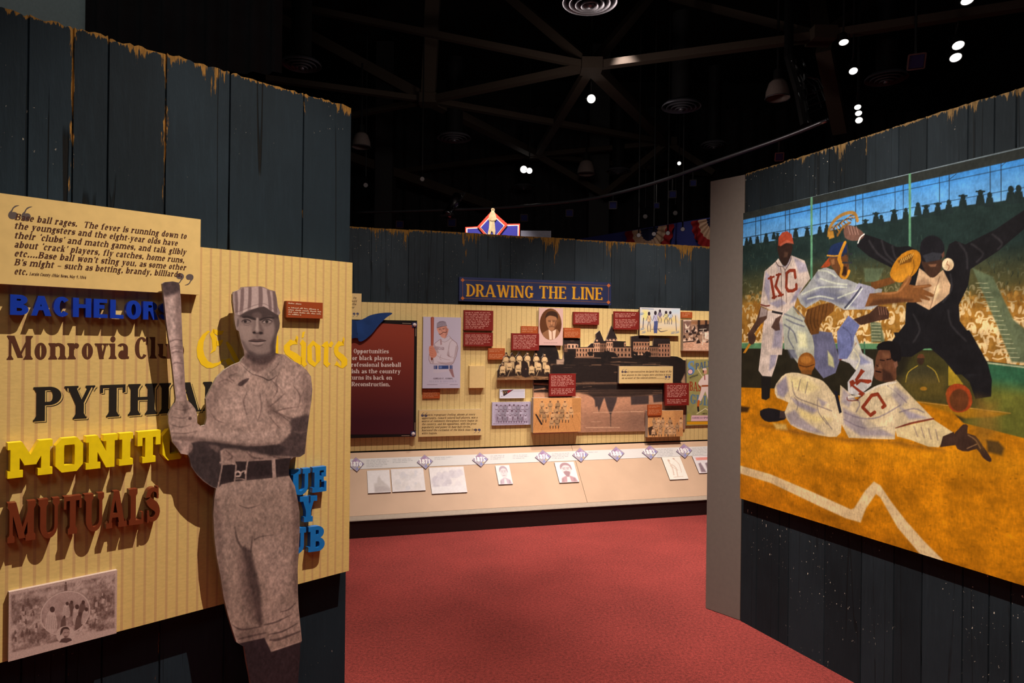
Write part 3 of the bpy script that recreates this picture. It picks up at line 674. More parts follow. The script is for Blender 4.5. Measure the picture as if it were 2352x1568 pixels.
FW_O = plank_wall(FW, 'wall_back', -1.6, FWL + 1.1, fs, plank_paint('painted_boards_line', seed=8.3, wear=1.0, crack=.5, flecks=.5, paint=(.0155, .0230, .0300), under=(.17, .085, .014), fleck=(.5, .45, .35)), .1, 5, .84, .20, {round(x, 3): rr.choice((.2, .45, .6, .5)) for x in fs}, .004)
rs = seams_px(RW, (399 + 1712 * .3131, -.3131), [1748, 1800, 1822, 1905, 1990, 2065, 2130, 2224, 2285, 2335, 2400, 2500, 2620])
RW_O = plank_wall(RW, 'wall_right', 0.0, RWL + 1.1, rs, plank_paint('painted_boards_mural', seed=5.7, wear=1.0, crack=.5, flecks=1.0, paint=(.0125, .0185, .0245), under=(.24, .15, .06), fleck=(.62, .58, .5)), .1, 9, .78, .10, {round(rs[0], 3): .45, round(rs[2], 3): .45, round(rs[4], 3): .6}, .004)
# pale end panel closing the mural wall, turned a little towards the passage
A, B = at_z(1632, 415, WALLH), at_z(1712, 399, WALLH); A.z = B.z = 0; EP = Frame(A, B - A); epl = (B - A).length
mb = MB().box(0, epl - .002, 0, .04, .003, WALLH - .004); ep = mb.build('trim_1', mat('pale_end_panel', (.175, .150, .135), .5, var=.04), None, EP.M(0, 0, 0)); tag(ep, kind='structure')
mb = MB().box(0, .9, 0, .02, 0, WALLH); Bk = Frame(A, (RW.P(.3, 0) - RW.N * .35) - A); 
# ------------------------------------------------------------------ beyond the partitions
mb = MB(); n = 420
def drape(name, label, x0, x1, y, z0, z1, m, fold, seed, amp=.05):
    r = random.Random(seed); V, F = [], []; n = int((x1 - x0) / fold * 6); ph = [r.uniform(.6, 1.4) for _ in range(n)]
    for i in range(n + 1):
        x = x0 + (x1 - x0) * i / n; d = amp * math.sin(i / 6 * 2 * math.pi) * ph[min(i, n - 1)]
        for z in (z0, (z0 + z1) / 2, z1): V.append((x + .3 * d, y + d, z))
    for i in range(n):
        for j in range(2): F.append((3 * i + j, 3 * i + 3 + j, 3 * i + 4 + j, 3 * i + 1 + j))
    o = mesh_obj(name, V, F, m, smooth_=True); tag(o, label, 'curtain'); return o
VEL = mat('black_velvet', (.016, .015, .017), .95, var=.2, scale=6)
drape('stage_curtain', 'black pleated curtain closing the back of the hall', -8.6, 8.6, 14.2, 0.02, 6.4, mat('back_curtain', (.030, .029, .034), .95, var=.2, scale=6), .34, 2, .07)
drape('curtain_panel', 'black hanging curtain behind the plank wall of club names', at_y(195, 100, 5.0).x, at_y(648, 100, 5.0).x, 5.0, at_y(600, 168, 5.0).z, 7.15, VEL, .16, 5, .03)
mb = MB().box(-8.9, at_y(214, 30, 5.2).x, 5.2, 5.3, 0, 7.2); o = mb.build('wall_green', mat('grey_green_wall', (.44, .53, .53), .8)); tag(o, kind='structure')
for k, (xa, xb) in enumerate(((1352, 1398), (860, 900))):
    a, b = at_y(xa, 500, 13.0), at_y(xb, 500, 13.0); o = MB().box(a.x, b.x, 13.0, 13.4, 0, 7.2).build('trim_%d' % (k + 2), mat('grey_column', (.05, .05, .055), .8)); tag(o, kind='structure')
# blue wall with bunting
a, b = at_z(1400, 537, 3.3), at_z(1632, 499, 3.3); a.z = b.z = 0; BU = Frame(a, b - a); bul = (b - a).length
o = MB().box(-.9, bul + 1.2, 0, .1, 0, 3.3).build('wall_bunting', mat('royal_blue_wall', (.035, .045, .22), .7), None, BU.M(0, 0, 0)); tag(o, kind='structure')
# ------------------------------------------------------------------ partition with the club names
K = lambda ox, oy, s: (lambda x, y: (ox + x / s, oy + y / s))
C0 = K(0, 0, 2.3061); C2 = K(0, 620, 1.6537); C3 = K(360, 620, 2.704); C4 = K(440, 1000, 2.761); C5 = K(500, 640, 6.535); CB = K(0, 660, 4.6125); CM = K(0, 980, 2.667)
per = (LW.uv(1670 / 4.6125, 950, .06)[0] - LW.uv(90 / 4.6125, 950, .06)[0]) / 12
q = [(-260, 492.5), (808, 603), (803, 1311.5), (-260, 1588)]; u0, u1, v0, v1 = rect(LW, q, .06); ph = LW.uv(90 / 4.6125, 950, .06)[0] - (u0 + u1) / 2
CREAM = (.66, .47, .17)
PS = pinstripe('cream_pinstripe_paper', CREAM, (.46, .25, .13), per, .0075, .55, ph)
EDGE = mat('panel_edge_cream', (.5, .38, .2), .6)
clubs = board(LW, 'club_names_panel', 'cream pinstriped panel of club names on the dark plank wall', 'display panel', q, .006, .054, PS, EDGE)
INK = mat('brown_ink', s2l(70, 36, 24), .6, var=.02); INKB = mat('black_ink', (.012, .009, .007), .6, var=.02); GOLD = mat('golden_yellow_ink', (.85, .54, .010), .55, var=.03)
TIMESW = CLAR
lettering(clubs, CLAR, [('Monrovia Club', (15.6, 825.4), (424, 822.3), 55)], mat('monrovia_brown', s2l(82, 44, 24), .6, var=.02), 'printed_name')['label'] = 'brown printed name Monrovia Club'
PYT = Font(S=.24, T=.10, H=.055, L=.085, B=.11, gap=.065, wide=.86)
for dx, dy, dw, m, nm in ((4.2, 3.4, .0004, INKB, 'name_shadow_line'), (2.6, 2.0, .0008, PS, 'name_gap_line'), (0, 0, .0012, INKB, 'printed_name')):
    m_ = mat('cream_gap', CREAM, .6) if m is PS else m
    lettering(clubs, PYT, [('PYTHIANS', (76 + dx, 968 + dy), (566 + dx, 938 + dy), 79)], m_, nm, dw)['label'] = 'black ornamental printed name PYTHIANS'
bl = [[(318,375),(285,400),(258,440),(248,490),(252,540),(275,585),(310,608),(345,608),(385,590),(420,560),(415,552),(385,572),(350,580),(318,565),(297,530),(288,490),(292,445),(308,405),(332,380)],
 [(330,398),(350,365),(360,370),(358,400),(374,420),(374,470),(365,500),(330,520),(347,490),(342,430)], [(350,365),(400,378),(418,375),(405,400),(375,405),(352,390)], [(370,440),(410,432),(412,440),(395,470),(370,470)],
 [(428,450),(440,442),(470,480),(520,575),(535,590),(515,600),(495,590),(445,490)], [(425,560),(450,545),(480,575),(465,590),(440,590)], [(735,400),(755,410),(755,520),(742,528),(733,510)],
 [(905,430),(920,445),(928,455),(925,570),(936,585),(915,603),(895,580),(898,470),(889,455)], [(905,385),(922,380),(912,418),(900,422)],
 [(935,475),(970,435),(975,465),(962,480),(965,555),(985,575),(980,602),(945,580),(935,560)], [(970,435),(1000,460),(1018,470),(1018,560),(980,602),(985,575),(990,565),(985,478),(975,465)],
 [(1022,470),(1040,450),(1060,440),(1068,460),(1065,570),(1080,582),(1058,605),(1035,582),(1040,480)], [(1068,462),(1085,440),(1098,455),(1085,480),(1069,476)]]
es = [[(790,470),(830,430),(850,440),(868,425),(875,460),(845,462),(828,472),(828,497),(870,518),(902,545),(902,580),(865,602),(850,590),(852,562),(800,522),(790,500)], [(868,405),(880,418),(872,455),(858,440)], [(793,585),(812,555),(850,590),(865,602),(840,598),(815,585)]]
bl += es + [[(1101 + (x - 790) * .74, 8 + y) for x, y in p] for p in es]
for k, (i0, i1) in enumerate(((0, 4), (4, 6), (6, 7), (7, 9), (9, 11), (11, 13), (13, 16), (16, 19))):
    flat_polys(clubs, [[C3(*p) for p in g] for g in bl[i0:i1]], GOLD, 'printed_letter', .0006)['label'] = 'golden blackletter printed letter %s' % 'Exlsiors'[k]
# quotation board
qb = board(LW, 'quotation_board', 'cream quotation board above the blue raised word, text beginning Base ball rages', 'sign board', [(-70, 432), (462, 505.5), (458, 679), (-70, 645)], .06, .03, mat('cream_board', (.68, .48, .18), .6, var=.05, scale=30), EDGE)
QM = mat('grey_quotation_ink', (.10, .075, .07), .6, var=.03)
def comma(cx, cy, s, f):  # fat quotation mark; f=1 opening, -1 closing
    P = [(-.2, .52), (-.38, .3), (-.42, .05), (-.3, -.15), (-.05, -.22), (.18, -.12), (.28, .08), (.2, .3), (.0, .38), (-.12, .36), (-.08, .52), (.0, .68), (.18, .82), (.4, .92), (.12, .9), (-.08, .74)]
    return [(cx + f * x * s, cy - f * y * s * .9) for x, y in smooth(P, 3)]
[flat_polys(qb, [comma(*q)], QM, 'quotation_mark', .0003) for q in ((32, 497, 31, 1), (62, 500, 31, 1), (412, 632, 25, -1), (434, 634, 25, -1))]
L = [('Base ball rages.  The fever is running down to', (33.8, 504), (428, 548)), ('the youngsters and the eight-year olds have', (32.5, 524), (407.6, 564)), ("their `clubs' and match games, and talk glibly", (32.5, 546), (427, 584.5)), ("about `crack' players, fly catches, home runs,", (32.5, 567), (423, 603)), ("etc....Base ball won't sting you, as some other", (32.5, 587.5), (427, 620)), ("B's might ~ such as betting, brandy, billiards,", (32.5, 608), (418.5, 636)), ('etc.', (32.5, 629), (63, 631))]
TQ = Font(S=.19, T=.075, H=.045, L=.07, B=.045, X=.72, slant=.24, gap=.06, space=.34)
lettering(qb, TQ, [(t, a, b, 14.6) for t, a, b in L] + [('Lorain County (Ohio) News, May 9, 1866', (68, 631.5), (198, 640), 7)], mat('quotation_ink', s2l(72, 36, 24), .6, var=.02), 'lettering', .0008)
# raised words
raised_word(LW, 'raised_word', 'thick blue sans-serif letters spelling BACHELORS', 'raised lettering', SANS, 'BACHELORS', (22, 722.5), (396, 735.5), 47, .066, .02, mat('blue_letter_paint', (.006, .036, .37), .35, spec=.5))
class Block(Font):
    def glyph(s, ch):
        if ch == 'O' and ch not in s.cache:
            s.p = []; W, c, S = .88, .2, .27; s.R(0, c, S, 1 - c); s.R(W - S, c, W, 1 - c); s.R(c, 0, W - c, S * .75); s.R(c, 1 - S * .75, W - c, 1)
            for x0, sx in ((0, 1), (W, -1)):
                for y0, sy in ((0, 1), (1, -1)): s.p.append([(x0 + sx * a, y0 + sy * b) for a, b in ((0, c), (c, 0), (c + .08, S * .75), (S, c + .08))])
            s.cache['O'] = (s.p, W + .03)
        if ch == 'M' and ch not in s.cache:
            s.p = []; W, S, H = 1.34, .27, .2; s.R(.08, 0, .08 + S, 1); s.R(W - .08 - S, 0, W - .08, 1); s.R(0, 0, .45, H); s.R(W - .45, 0, W, H); s.R(0, 1 - H, .3, 1); s.R(W - .3, 1 - H, W, 1)
            s.D(W / 2 - .17, .33, .06, 1, .36); s.D(W / 2 - .19, .33, W - .42, 1, .36); s.cache['M'] = (s.p, W + .03)
        return Font.glyph(s, ch)
BLOCK = Block(S=.29, T=.2, H=.19, L=.1, B=0, gap=.06, wide=1.0)
raised_word(LW, 'raised_word', 'thick yellow slab letters spelling MONITORS, partly behind the cutout player', 'raised lettering', BLOCK, 'MONITORS', (17, 1099.5), (530, 1040), 82, .066, .03, mat('yellow_letter_paint', (.87, .66, .008), .35, spec=.5))
raised_word(LW, 'raised_word', 'thick rust-brown narrow slab letters spelling MUTUALS', 'raised lettering', WEST, 'MUTUALS', (17, 1248), (365.5, 1196.5), 92, .066, .026, mat('rust_letter_paint', (.155, .031, .010), .4, spec=.4))
BSK = Font(S=.3, T=.15, H=.2, L=.11, B=0, gap=.14, wide=.66)
BM = mat('sky_blue_letter_paint', (.006, .15, .48), .35, spec=.5)
root = raised_word(LW, 'raised_word', 'thick sky-blue slab letters spelling BLUE SKY CLUB in three rows', 'raised lettering', BSK, 'BLUE', (577, 1151), (751, 1127), 62, .066, .022, BM)
for text, a, b, cap in (('SKY', (600, 1209), (728, 1196), 62), ('CLUB', (566, 1287), (746.5, 1263), 62)):
    r2 = raised_word(LW, 'raised_word', None, None, BSK, text, a, b, cap, .066, .022, BM); Mi = root.matrix_world.inverted() @ r2.matrix_world
    for ch in list(bpy.data.objects):
        if ch.parent == r2: ch.parent = root; ch.matrix_local = Mi
    bpy.data.objects.remove(r2)
# caption
REDB = mat('brick_red_board', (.25, .05, .022), .5, var=.03); RUST = mat('rust_orange_board', (.36, .10, .025), .5, var=.03); PALE = mat('pale_ink', (.62, .42, .3), .6, var=.02)
lab = board(LW, 'caption_plaque', 'small rust caption plaque beside the striped cap of the cutout player', 'caption plaque', [C5(1033, 330), C5(1578, 362), C5(1575, 600), C5(1033, 578)], .0605, .018, mat('rust_caption_board', (.28, .048, .010), .5, var=.03), REDB)
small_print(lab, 662, 694, 738, 724, 6, PALE, 5, .065, gaps=(1,), last=.4)
# engraving: a generic oval vignette of figures
def engraving(c):
    c.a[:] = rgb(172, 136, 122); T = C_E = K(0, 1300, 6.817); tx = lambda P: [T(*p) for p in P]; dk = rgb(86, 58, 50); lt = rgb(178, 142, 128)
    m = c.mask(tx([(175, 450), (1800, 120), (1790, 960), (180, 1350)]), soft=3)
    n = fbm(c.h, c.w, 26, 26, 5, 3) + .55 * fbm(c.h, c.w, 7, 5, 3, 9); sh = np.clip(.42 + 1.5 * n, 0, .9) * m; c.a += (dk - c.a) * sh[..., None]
    r = random.Random(8)
    for _ in range(70):
        x = r.uniform(220, 1750); y = (1240 - (x - 200) * .2) - r.uniform(0, 560); s = r.uniform(20, 44); cc = dk if r.random() < .6 else lt
        c.ell(*T(x, y - s * 1.3), s * .28 / 6.8, s * .32 / 6.8, dk, .4, .8); c.poly(tx([(x - s * .4, y - s), (x + s * .4, y - s), (x + s * .6, y + s), (x - s * .6, y + s)]), cc, .6, .75)
    c.poly(tx([(600, 430), (1500, 240), (1500, 300), (600, 480)]), lt, 6, .7); c.poly(tx([(1010, 290), (1050, 280), (1055, 380), (1005, 390)]), dk, .5, .8); c.ell(*T(1030, 262), 2.2, 2.6, dk, .4, .9)
    P = [(1022 + 392 * math.cos(t) , 735 - 60 * math.cos(t) + 345 * math.sin(t)) for t in np.linspace(0, 6.283, 40)[:-1]]; c.poly(tx(P), lt, .5); inner = [(1022 + (x - 1022) * .955, 735 + (y - 735) * .955) for x, y in P]
    c.poly(tx(inner), rgb(160, 124, 112), .5); cl = c.clip; c.clip = c.mask(tx(inner)); n2 = np.clip(.3 + 1.6 * fbm(c.h, c.w, 16, 12, 4, 21), 0, .8); yy = np.linspace(0, 1, c.h)[:, None]; c.put((0, 0, c.w, c.h), n2 * np.clip(yy * 1.7 - .2, 0.1, 1), dk)
    for (x, y, s, lean, cc) in ((800, 800, 130, 0, lt), (1110, 640, 80, .1, dk), (1040, 660, 80, 0, lt), (1190, 740, 110, -.4, lt), (1290, 650, 90, 0, dk), (1240, 840, 95, 0, dk), (1340, 760, 90, 0, lt), (1000, 850, 60, .2, dk)):
        c.poly(tx([(x - s * .4, y - s * .6), (x + s * .4, y - s * .7), (x + s * .7 - lean * s, y + s * 1.5), (x - s * .7 - lean * s, y + s * 1.6)]), cc, 1.2, .85, 3); c.ell(*T(x + s * .15, y - s * .95), s * .3 / 6.8, s * .36 / 6.8, rgb(74, 48, 42), .5)
        for k in range(5): c.line(tx([(x - s * .4 + k * s * .2, y - s * .2), (x - s * .55 + k * s * .28 - lean * s, y + s * 1.4)]), .7, dk, .4, .5)
    c.clip = cl; c.ell(*T(1028, 1072), 22, 20, rgb(176, 140, 126), .5, 1, -10)
    x, y = 1030, 1050; c.poly(tx([(930, 1190), (960, 1140), (1010, 1120), (1060, 1120), (1110, 1130), (1130, 1160), (1040, 1200)]), rgb(80, 54, 48), .8); c.poly(tx([(960, 1000), (1000, 960), (1060, 965), (1090, 1010), (1085, 1070), (1050, 1125), (1005, 1110), (970, 1060)]), rgb(150, 114, 102), .6, 1, 3); c.poly(tx([(945, 1080), (950, 1000), (990, 955), (1060, 950), (1092, 1000), (1060, 985), (1000, 990), (975, 1040)]), rgb(70, 46, 40), .6, 1, 3); c.poly(tx([(1000, 1090), (1070, 1085), (1040, 1125), (1010, 1120)]), rgb(90, 62, 54), .8, .8); c.line(tx([(1000, 1040), (1030, 1035)]), 1.2, dk, .4); c.line(tx([(1050, 1035), (1075, 1030)]), 1.2, dk, .4)
    c.mottle(.10, 2, 2, 4, 2); fr = c.mask(tx([(165, 440), (1808, 108), (1798, 975), (172, 1365)]), soft=.4)
board(LW, 'engraving_print', 'sepia engraving with a central oval scene, low on the cream panel', 'framed print', [(20.6, 1359.5), (269, 1309), (268, 1454), (19, 1519)], .06, .014, printed(), mat('pale_print_edge', (.5, .4, .36), .6), None, engraving, (330, 230), 'club')
# ------------------------------------------------------------------ life-size photographic cutout of a ballplayer holding a bat
X = lambda f, P: [f(*p) for p in P]
out3a = [(35,85),(50,75),(100,70),(135,78),(143,95),(150,180),(160,440),(168,560),(178,740),(188,805),(215,830),(240,862),(252,900),(252,950),(275,970),(300,962),(310,920),(308,860),(305,800),(330,750),(355,700),(375,665),(420,620),(470,590),(520,570),(545,530),(540,495),(525,450),(510,380),(495,370),(487,340),(482,300),(482,270),(472,200),(472,150),(480,135),(520,120),(530,105),(560,103),(640,100),(665,105),(700,122),(735,130),(745,170),(752,225),(768,265),(757,285),(765,330),(762,360),(748,395),(740,470),(738,515),(760,520),(795,525),(830,555),(880,580),(930,620),(958,660),(967,740),(960,820),(948,900),(930,1040),(920,1140),(890,1160),(850,1162),(830,1180),(822,1220),(820,1270)]
out4r = [(655,320),(670,390),(684,480),(686,600),(680,720),(673,850),(675,1000),(680,1100),(690,1200),(700,1300),(690,1320),(688,1400),(680,1500),(676,1567)]
foot = [(686, 1640), (690, 1688), (706, 1706), (712, 1722), (640, 1724), (632, 1700), (634, 1640), (632, 1545), (631, 1538), (628, 1545), (632, 1640), (636, 1700), (624, 1726), (560, 1728), (562, 1712), (588, 1690), (584, 1640)]
out4l = [(370,1540),(350,1440),(335,1340),(285,1310),(265,1250),(235,1150),(205,1030),(185,900),(160,770),(145,650),(138,500),(145,400),(155,335)]
out3b = [(340,1345),(290,1310),(250,1270),(215,1220),(205,1170),(195,1148),(150,1140),(130,1110),(95,1065),(85,1010),(72,950),(72,900),(90,860),(115,820),(118,800),(100,620),(85,500),(60,330),(42,150)]
OUT = X(C3, out3a) + X(C4, out4r) + foot + X(C4, out4l) + X(C3, out3b)
SW0, STH = .104, .012; _w = SW0 + STH
_o = [LW.uv(x, y, _w) for x, y in OUT]; _u0, _u1 = min(p[0] for p in _o) - .01, max(p[0] for p in _o) + .01; _v0, _v1 = min(p[1] for p in _o) - .01, max(p[1] for p in _o) + .01
SR = 900.0
def _T(x, y): u, v = LW.uv(x, y, _w); return ((u - _u0) * SR, (_v1 - v) * SR)
sc = Canvas(int((_u1 - _u0) * SR) + 2, int((_v1 - _v0) * SR) + 2, _T, rgb(134, 106, 95))
def paint_player(c):
    lt, md, dk, bk = rgb(160, 129, 117), rgb(128, 101, 90), rgb(78, 58, 53), rgb(46, 34, 33)
    def P(f, pts, col, soft=2, al=1, cv=3): c.poly(X(f, pts), col, soft, al, cv)
    def Ln(f, pts, w, col, soft=1.2, al=.7, cv=4): c.line(X(f, pts), w, col, soft, al, cv)
    # shirt
    P(C3, [(520,570),(600,640),(700,640),(790,525),(880,580),(960,660),(950,900),(920,1140),(800,1180),(400,1200),(300,960),(310,800),(375,665)], rgb(143, 114, 102), 2, 1, 0)
    for pts, col, so, al in (([(310,820),(370,680),(480,600),(500,640),(400,760),(360,900),(330,960)], dk, 14, .28), ([(470,760),(640,740),(700,900),(600,960),(440,920),(400,840)], lt, 18, .55), ([(700,700),(780,640),(900,640),(930,740),(860,860),(760,850)], lt, 14, .45), ([(900,640),(960,680),(955,840),(930,920),(900,800)], dk, 8, .35), ([(680,800),(740,860),(800,960),(740,900),(690,880)], dk, 7, .5)): P(C3, pts, col, so, al)
    for a in (((715,870),(770,900),(830,945)), ((700,850),(760,800),(800,760)), ((730,880),(800,860),(880,850)), ((720,690),(750,740),(720,800)), ((745,880),(830,920),(890,915)), ((760,640),(740,700),(770,740)), ((480,690),(450,660),(500,640)), ((560,760),(540,820),(560,900)), ((340,890),(370,930),(420,950)), ((380,700),(430,680),(470,700)), ((640,760),(650,860),(630,930)), ((850,720),(890,780),(880,850)), ((700,910),(780,1000),(820,1010))): Ln(C3, a, [1.5, 3.5, 1], dk, 1.6, .6)
    # neck and collar
    P(C3, [(540,520),(740,510),(770,560),(720,620),(640,650),(560,610),(530,570)], rgb(112, 86, 78), 3, .9); P(C3, [(560,520),(735,500),(720,560),(650,590),(590,570)], rgb(58, 42, 40), 6, .85)
    P(C3, [(520,575),(560,600),(620,640),(600,650),(555,700),(500,640)], rgb(150, 121, 109), 1.5, .95); P(C3, [(620,640),(700,600),(760,530),(800,560),(750,640),(700,690),(655,665)], rgb(140, 112, 101), 1.5, .95)
    P(C3, [(505,705),(540,680),(575,672),(555,700),(520,722)], rgb(60, 44, 42), 1.2, .95); Ln(C3, [(600,648),(655,665),(700,684),(745,655)], [1, 2.5, 3, 1], rgb(72, 54, 50), .8, .9); Ln(C3, [(700,640),(745,600),(760,570)], [1.5, 2.5, 1], dk, 1, .6); Ln(C3, [(520,580),(560,620),(600,650)], [1, 2, 2], dk, .8, .6)
    # dark sleeve and shade under the forearm, elbow
    P(C3, [(830,930),(870,915),(948,900),(935,1040),(922,1140),(850,1165),(700,1155),(560,1125),(740,1085),(812,1035),(834,985)], rgb(62, 47, 45), 5, .95)
    P(C3, [(195,1150),(215,1075),(330,1062),(560,1092),(760,1085),(800,1120),(700,1160),(420,1110),(400,1180),(395,1260),(385,1355),(340,1345),(250,1270),(205,1200)], rgb(50, 38, 37), 3, .97)
    P(C3, [(420,1110),(520,1115),(700,1150),(840,1160),(825,1185),(560,1192),(440,1190),(410,1160)], rgb(124, 97, 87), 4, .95); P(C3, [(325,1085),(390,1095),(380,1130),(340,1110)], rgb(96, 74, 68), 3, .8)
    for a in (((430,1120),(470,1160),(440,1180)), ((560,1130),(600,1165),(660,1170)), ((700,1150),(780,1170),(830,1170))): Ln(C3, a, [2, 5, 2], dk, 1.4, .7)
    Ln(C3, [(850,1000),(890,1010),(930,1000)], [2, 5, 2], rgb(100, 78, 71), 2, .6)
    # forearm and hands
    P(C3, [(120,830),(190,815),(245,880),(255,960),(330,985),(560,1000),(760,985),(815,960),(830,1010),(740,1070),(560,1090),(330,1062),(180,1050),(110,1070),(85,1000),(75,920)], rgb(146, 117, 105), 2, 1, 0)
    P(C3, [(300,1000),(500,1010),(700,1005),(700,1040),(480,1050),(280,1030)], lt, 9, .7); P(C3, [(90,1040),(180,1030),(330,1050),(560,1080),(740,1070),(560,1095),(330,1068),(150,1058)], dk, 4, .55)
    for a in (((110,860),(170,870),(220,850)), ((95,910),(160,920),(200,905)), ((90,960),(150,975),(210,960)), ((100,1010),(170,1015),(250,1000)), ((150,830),(175,860),(170,900))): Ln(C3, a, [1, 2.6, 1], dk, 1, .65)
    c.ell(*C3(207, 921), 4, 4, rgb(66, 48, 45), 1.2, .9); P(C3, [(160,850),(190,835),(200,870),(175,890)], dk, 3, .45); P(C3, [(140,1080),(165,1062),(215,1075),(222,1110),(195,1140),(150,1138)], rgb(140, 111, 101), 1.2, .98); P(C3, [(200,1090),(222,1085),(225,1130),(200,1140)], dk, 2.5, .5); P(C3, [(95,1065),(135,1070),(140,1120),(120,1100)], dk, 2.5, .6)
    # bat
    P(C3, [(30,80),(100,66),(140,80),(152,180),(162,440),(180,740),(190,810),(118,812),(100,620),(85,500),(60,330),(38,120)], rgb(150, 121, 112), 1, 1, 0); P(C3, [(110,90),(145,90),(165,440),(190,805),(165,810),(140,560),(125,300)], dk, 5, .42); P(C3, [(70,180),(95,180),(125,600),(140,800),(128,800),(105,560)], rgb(172, 142, 132), 5, .6); P(C3, [(28,70),(145,70),(150,130),(100,150),(45,160)], rgb(62, 47, 46), 6, .95)
    for y, w in ((437, 3), (478, 2), (512, 3), (580, 2.5), (490, 1.5)): Ln(C3, [(82 + (y - 440) * .1, y + 8), (120, y - 6), (162, y + 2)], w, rgb(88, 66, 62), 1.0, .75)
    # belt
    P(C3, [(395,1212),(488,1205),(490,1188),(560,1188),(700,1180),(836,1165),(826,1286),(700,1305),(560,1312),(480,1312),(400,1332),(382,1356)], rgb(40, 29, 29), 1, 1, 0)
    for a, w in ((((408,1200),(396,1270),(380,1352)), 3.4), (((480,1200),(492,1215),(484,1310)), 3.2), (((565,1186),(556,1240),(552,1306)), 3.6), (((725,1180),(728,1240),(732,1300)), 8.5), (((395,1195),(440,1190),(480,1204)), 4), (((480,1300),(520,1296),(552,1303)), 2)): Ln(C3, a, w, rgb(142, 113, 102), .8, 1)
    Ln(C3, [(490,1258),(505,1250),(520,1262),(515,1278),(498,1280)], 4, rgb(168, 138, 126), .7, 1); Ln(C3, [(520,1262),(535,1250),(550,1248),(548,1262)], 3.4, rgb(160, 130, 118), .7, 1)
    # trousers
    P(C4, [(150,335),(280,290),(500,270),(620,255),(660,330),(690,480),(690,720),(680,1000),(705,1310),(510,1375),(460,1280),(300,1320),(230,1150),(180,900),(140,650),(136,480)], rgb(130, 104, 92), 1, 1, 0)
    P(C4, [(150,340),(300,290),(620,258),(650,330),(500,360),(250,380)], lt, 10, .3)
    P(C4, [(620,300),(665,360),(690,480),(690,740),(675,1000),(650,1000),(640,700),(635,450)], dk, 7, .55); P(C4, [(136,480),(150,400),(190,500),(200,800),(240,1100),(210,1060),(160,780)], dk, 7, .4)
    P(C4, [(325,705),(375,735),(400,820),(432,960),(445,1100),(452,1200),(420,1180),(380,1010),(345,850)], rgb(60, 45, 42), 5, .9); P(C4, [(300,740),(360,780),(400,1000),(440,1180),(380,1160),(320,980)], dk, 12, .6)
    P(C4, [(420,700),(560,640),(620,760),(600,1000),(520,1040),(450,900)], lt, 16, .45); P(C4, [(180,600),(260,620),(280,760),(220,800)], lt, 14, .2)
    for a, w in ((((275,580),(290,660),(330,720),(375,735)), [1.5, 4, 5, 5]), (((385,640),(380,700),(375,740)), [1.5, 4, 4]), (((400,660),(440,640),(520,630)), [3, 2, 1]), (((300,440),(360,460),(430,440)), [1, 2, 1])): Ln(C4, a, w, rgb(66, 50, 46), 1.6, .75)
    P(C4, [(450,1080),(560,1060),(680,1120),(690,1240),(600,1260),(480,1240)], lt, 10, .35)
    for a, w in ((((460,1200),(540,1180),(640,1130)), [2, 4, 1]), (((500,1295),(560,1290),(690,1240)), [4, 6, 3]), (((490,1260),(580,1240),(670,1190)), [2, 4, 1.5]), (((560,1120),(620,1100),(660,1060)), [1, 3, 1]), (((300,1290),(380,1270),(470,1250)), [3, 5, 2]), (((260,1200),(320,1230),(440,1210)), [1, 4, 2])): Ln(C4, a, w, rgb(64, 48, 45), 1.4, .8)
    Ln(C4, [(505,1360),(560,1352),(690,1305)], [3, 3, 2], rgb(158, 128, 114), 1, .8); P(C4, [(290,1240),(440,1220),(470,1290),(340,1330)], dk, 8, .35)
    # stockings, shoes
    P(C4, [(300,1318),(462,1282),(505,1372),(700,1306),(720,1700),(680,2100),(250,2100),(330,1500)], rgb(40, 29, 31), 1.2, 1, 0); c.poly([(550, 1705), (720, 1700), (720, 1735), (550, 1735)], rgb(26, 20, 21), 2)
    m = c.mask(X(C3, out3a[13:-1] + [(300, 1400), (300, 970)]), soft=1); g = fbm(c.h, c.w, 11, 7, 4, 31); g2 = fbm(c.h, c.w, 60, 40, 3, 5); k = np.ones((c.h, c.w)); g3 = fbm(c.h, c.w, 5, 4, 2, 13); c.a *= (1 + .44 * g + .20 * g2 + .26 * g3)[..., None] * np.array((1.03, 1.0, .98))
    # head: cap, face
    F = C5
    P(F, [(250,540),(330,540),(560,420),(700,400),(900,540),(935,700),(915,820),(880,850),(870,1000),(865,1090),(800,1150),(600,1190),(460,1120),(395,1040),(350,920),(310,800),(270,760),(248,640)], rgb(134, 105, 95), 1, 1, 0)
    for pts, col, so, al in (([(330,700),(450,690),(540,760),(520,880),(440,960),(380,900),(330,800)], rgb(158, 125, 112), 8, .8), ([(640,720),(800,700),(850,780),(800,880),(700,860)], rgb(146, 114, 103), 8, .75), ([(470,1010),(640,1030),(760,1000),(740,1080),(600,1120),(500,1080)], rgb(132, 103, 93), 6, .6), ([(560,570),(640,575),(630,480),(560,500)], rgb(120, 92, 84), 7, .7),
        ([(820,560),(940,560),(935,720),(910,830),(880,860),(860,1060),(820,1120),(790,1000),(850,840),(860,700)], rgb(72, 53, 49), 5, .85), ([(350,920),(400,1040),(470,1130),(560,1120),(470,1060),(400,950)], rgb(96, 72, 66), 4, .7), ([(460,1090),(600,1135),(740,1120),(850,1050),(868,1110),(760,1180),(600,1210),(480,1150)], rgb(70, 51, 48), 5, .8), ([(860,620),(925,610),(930,760),(890,820)], rgb(92, 69, 63), 3, .7), ([(248,560),(300,560),(320,640),(310,740),(285,760),(262,700)], rgb(150, 120, 110), 2, .9), ([(296,600),(318,620),(312,700),(290,720)], rgb(84, 63, 58), 2, .8)): P(F, pts, col, so, al)
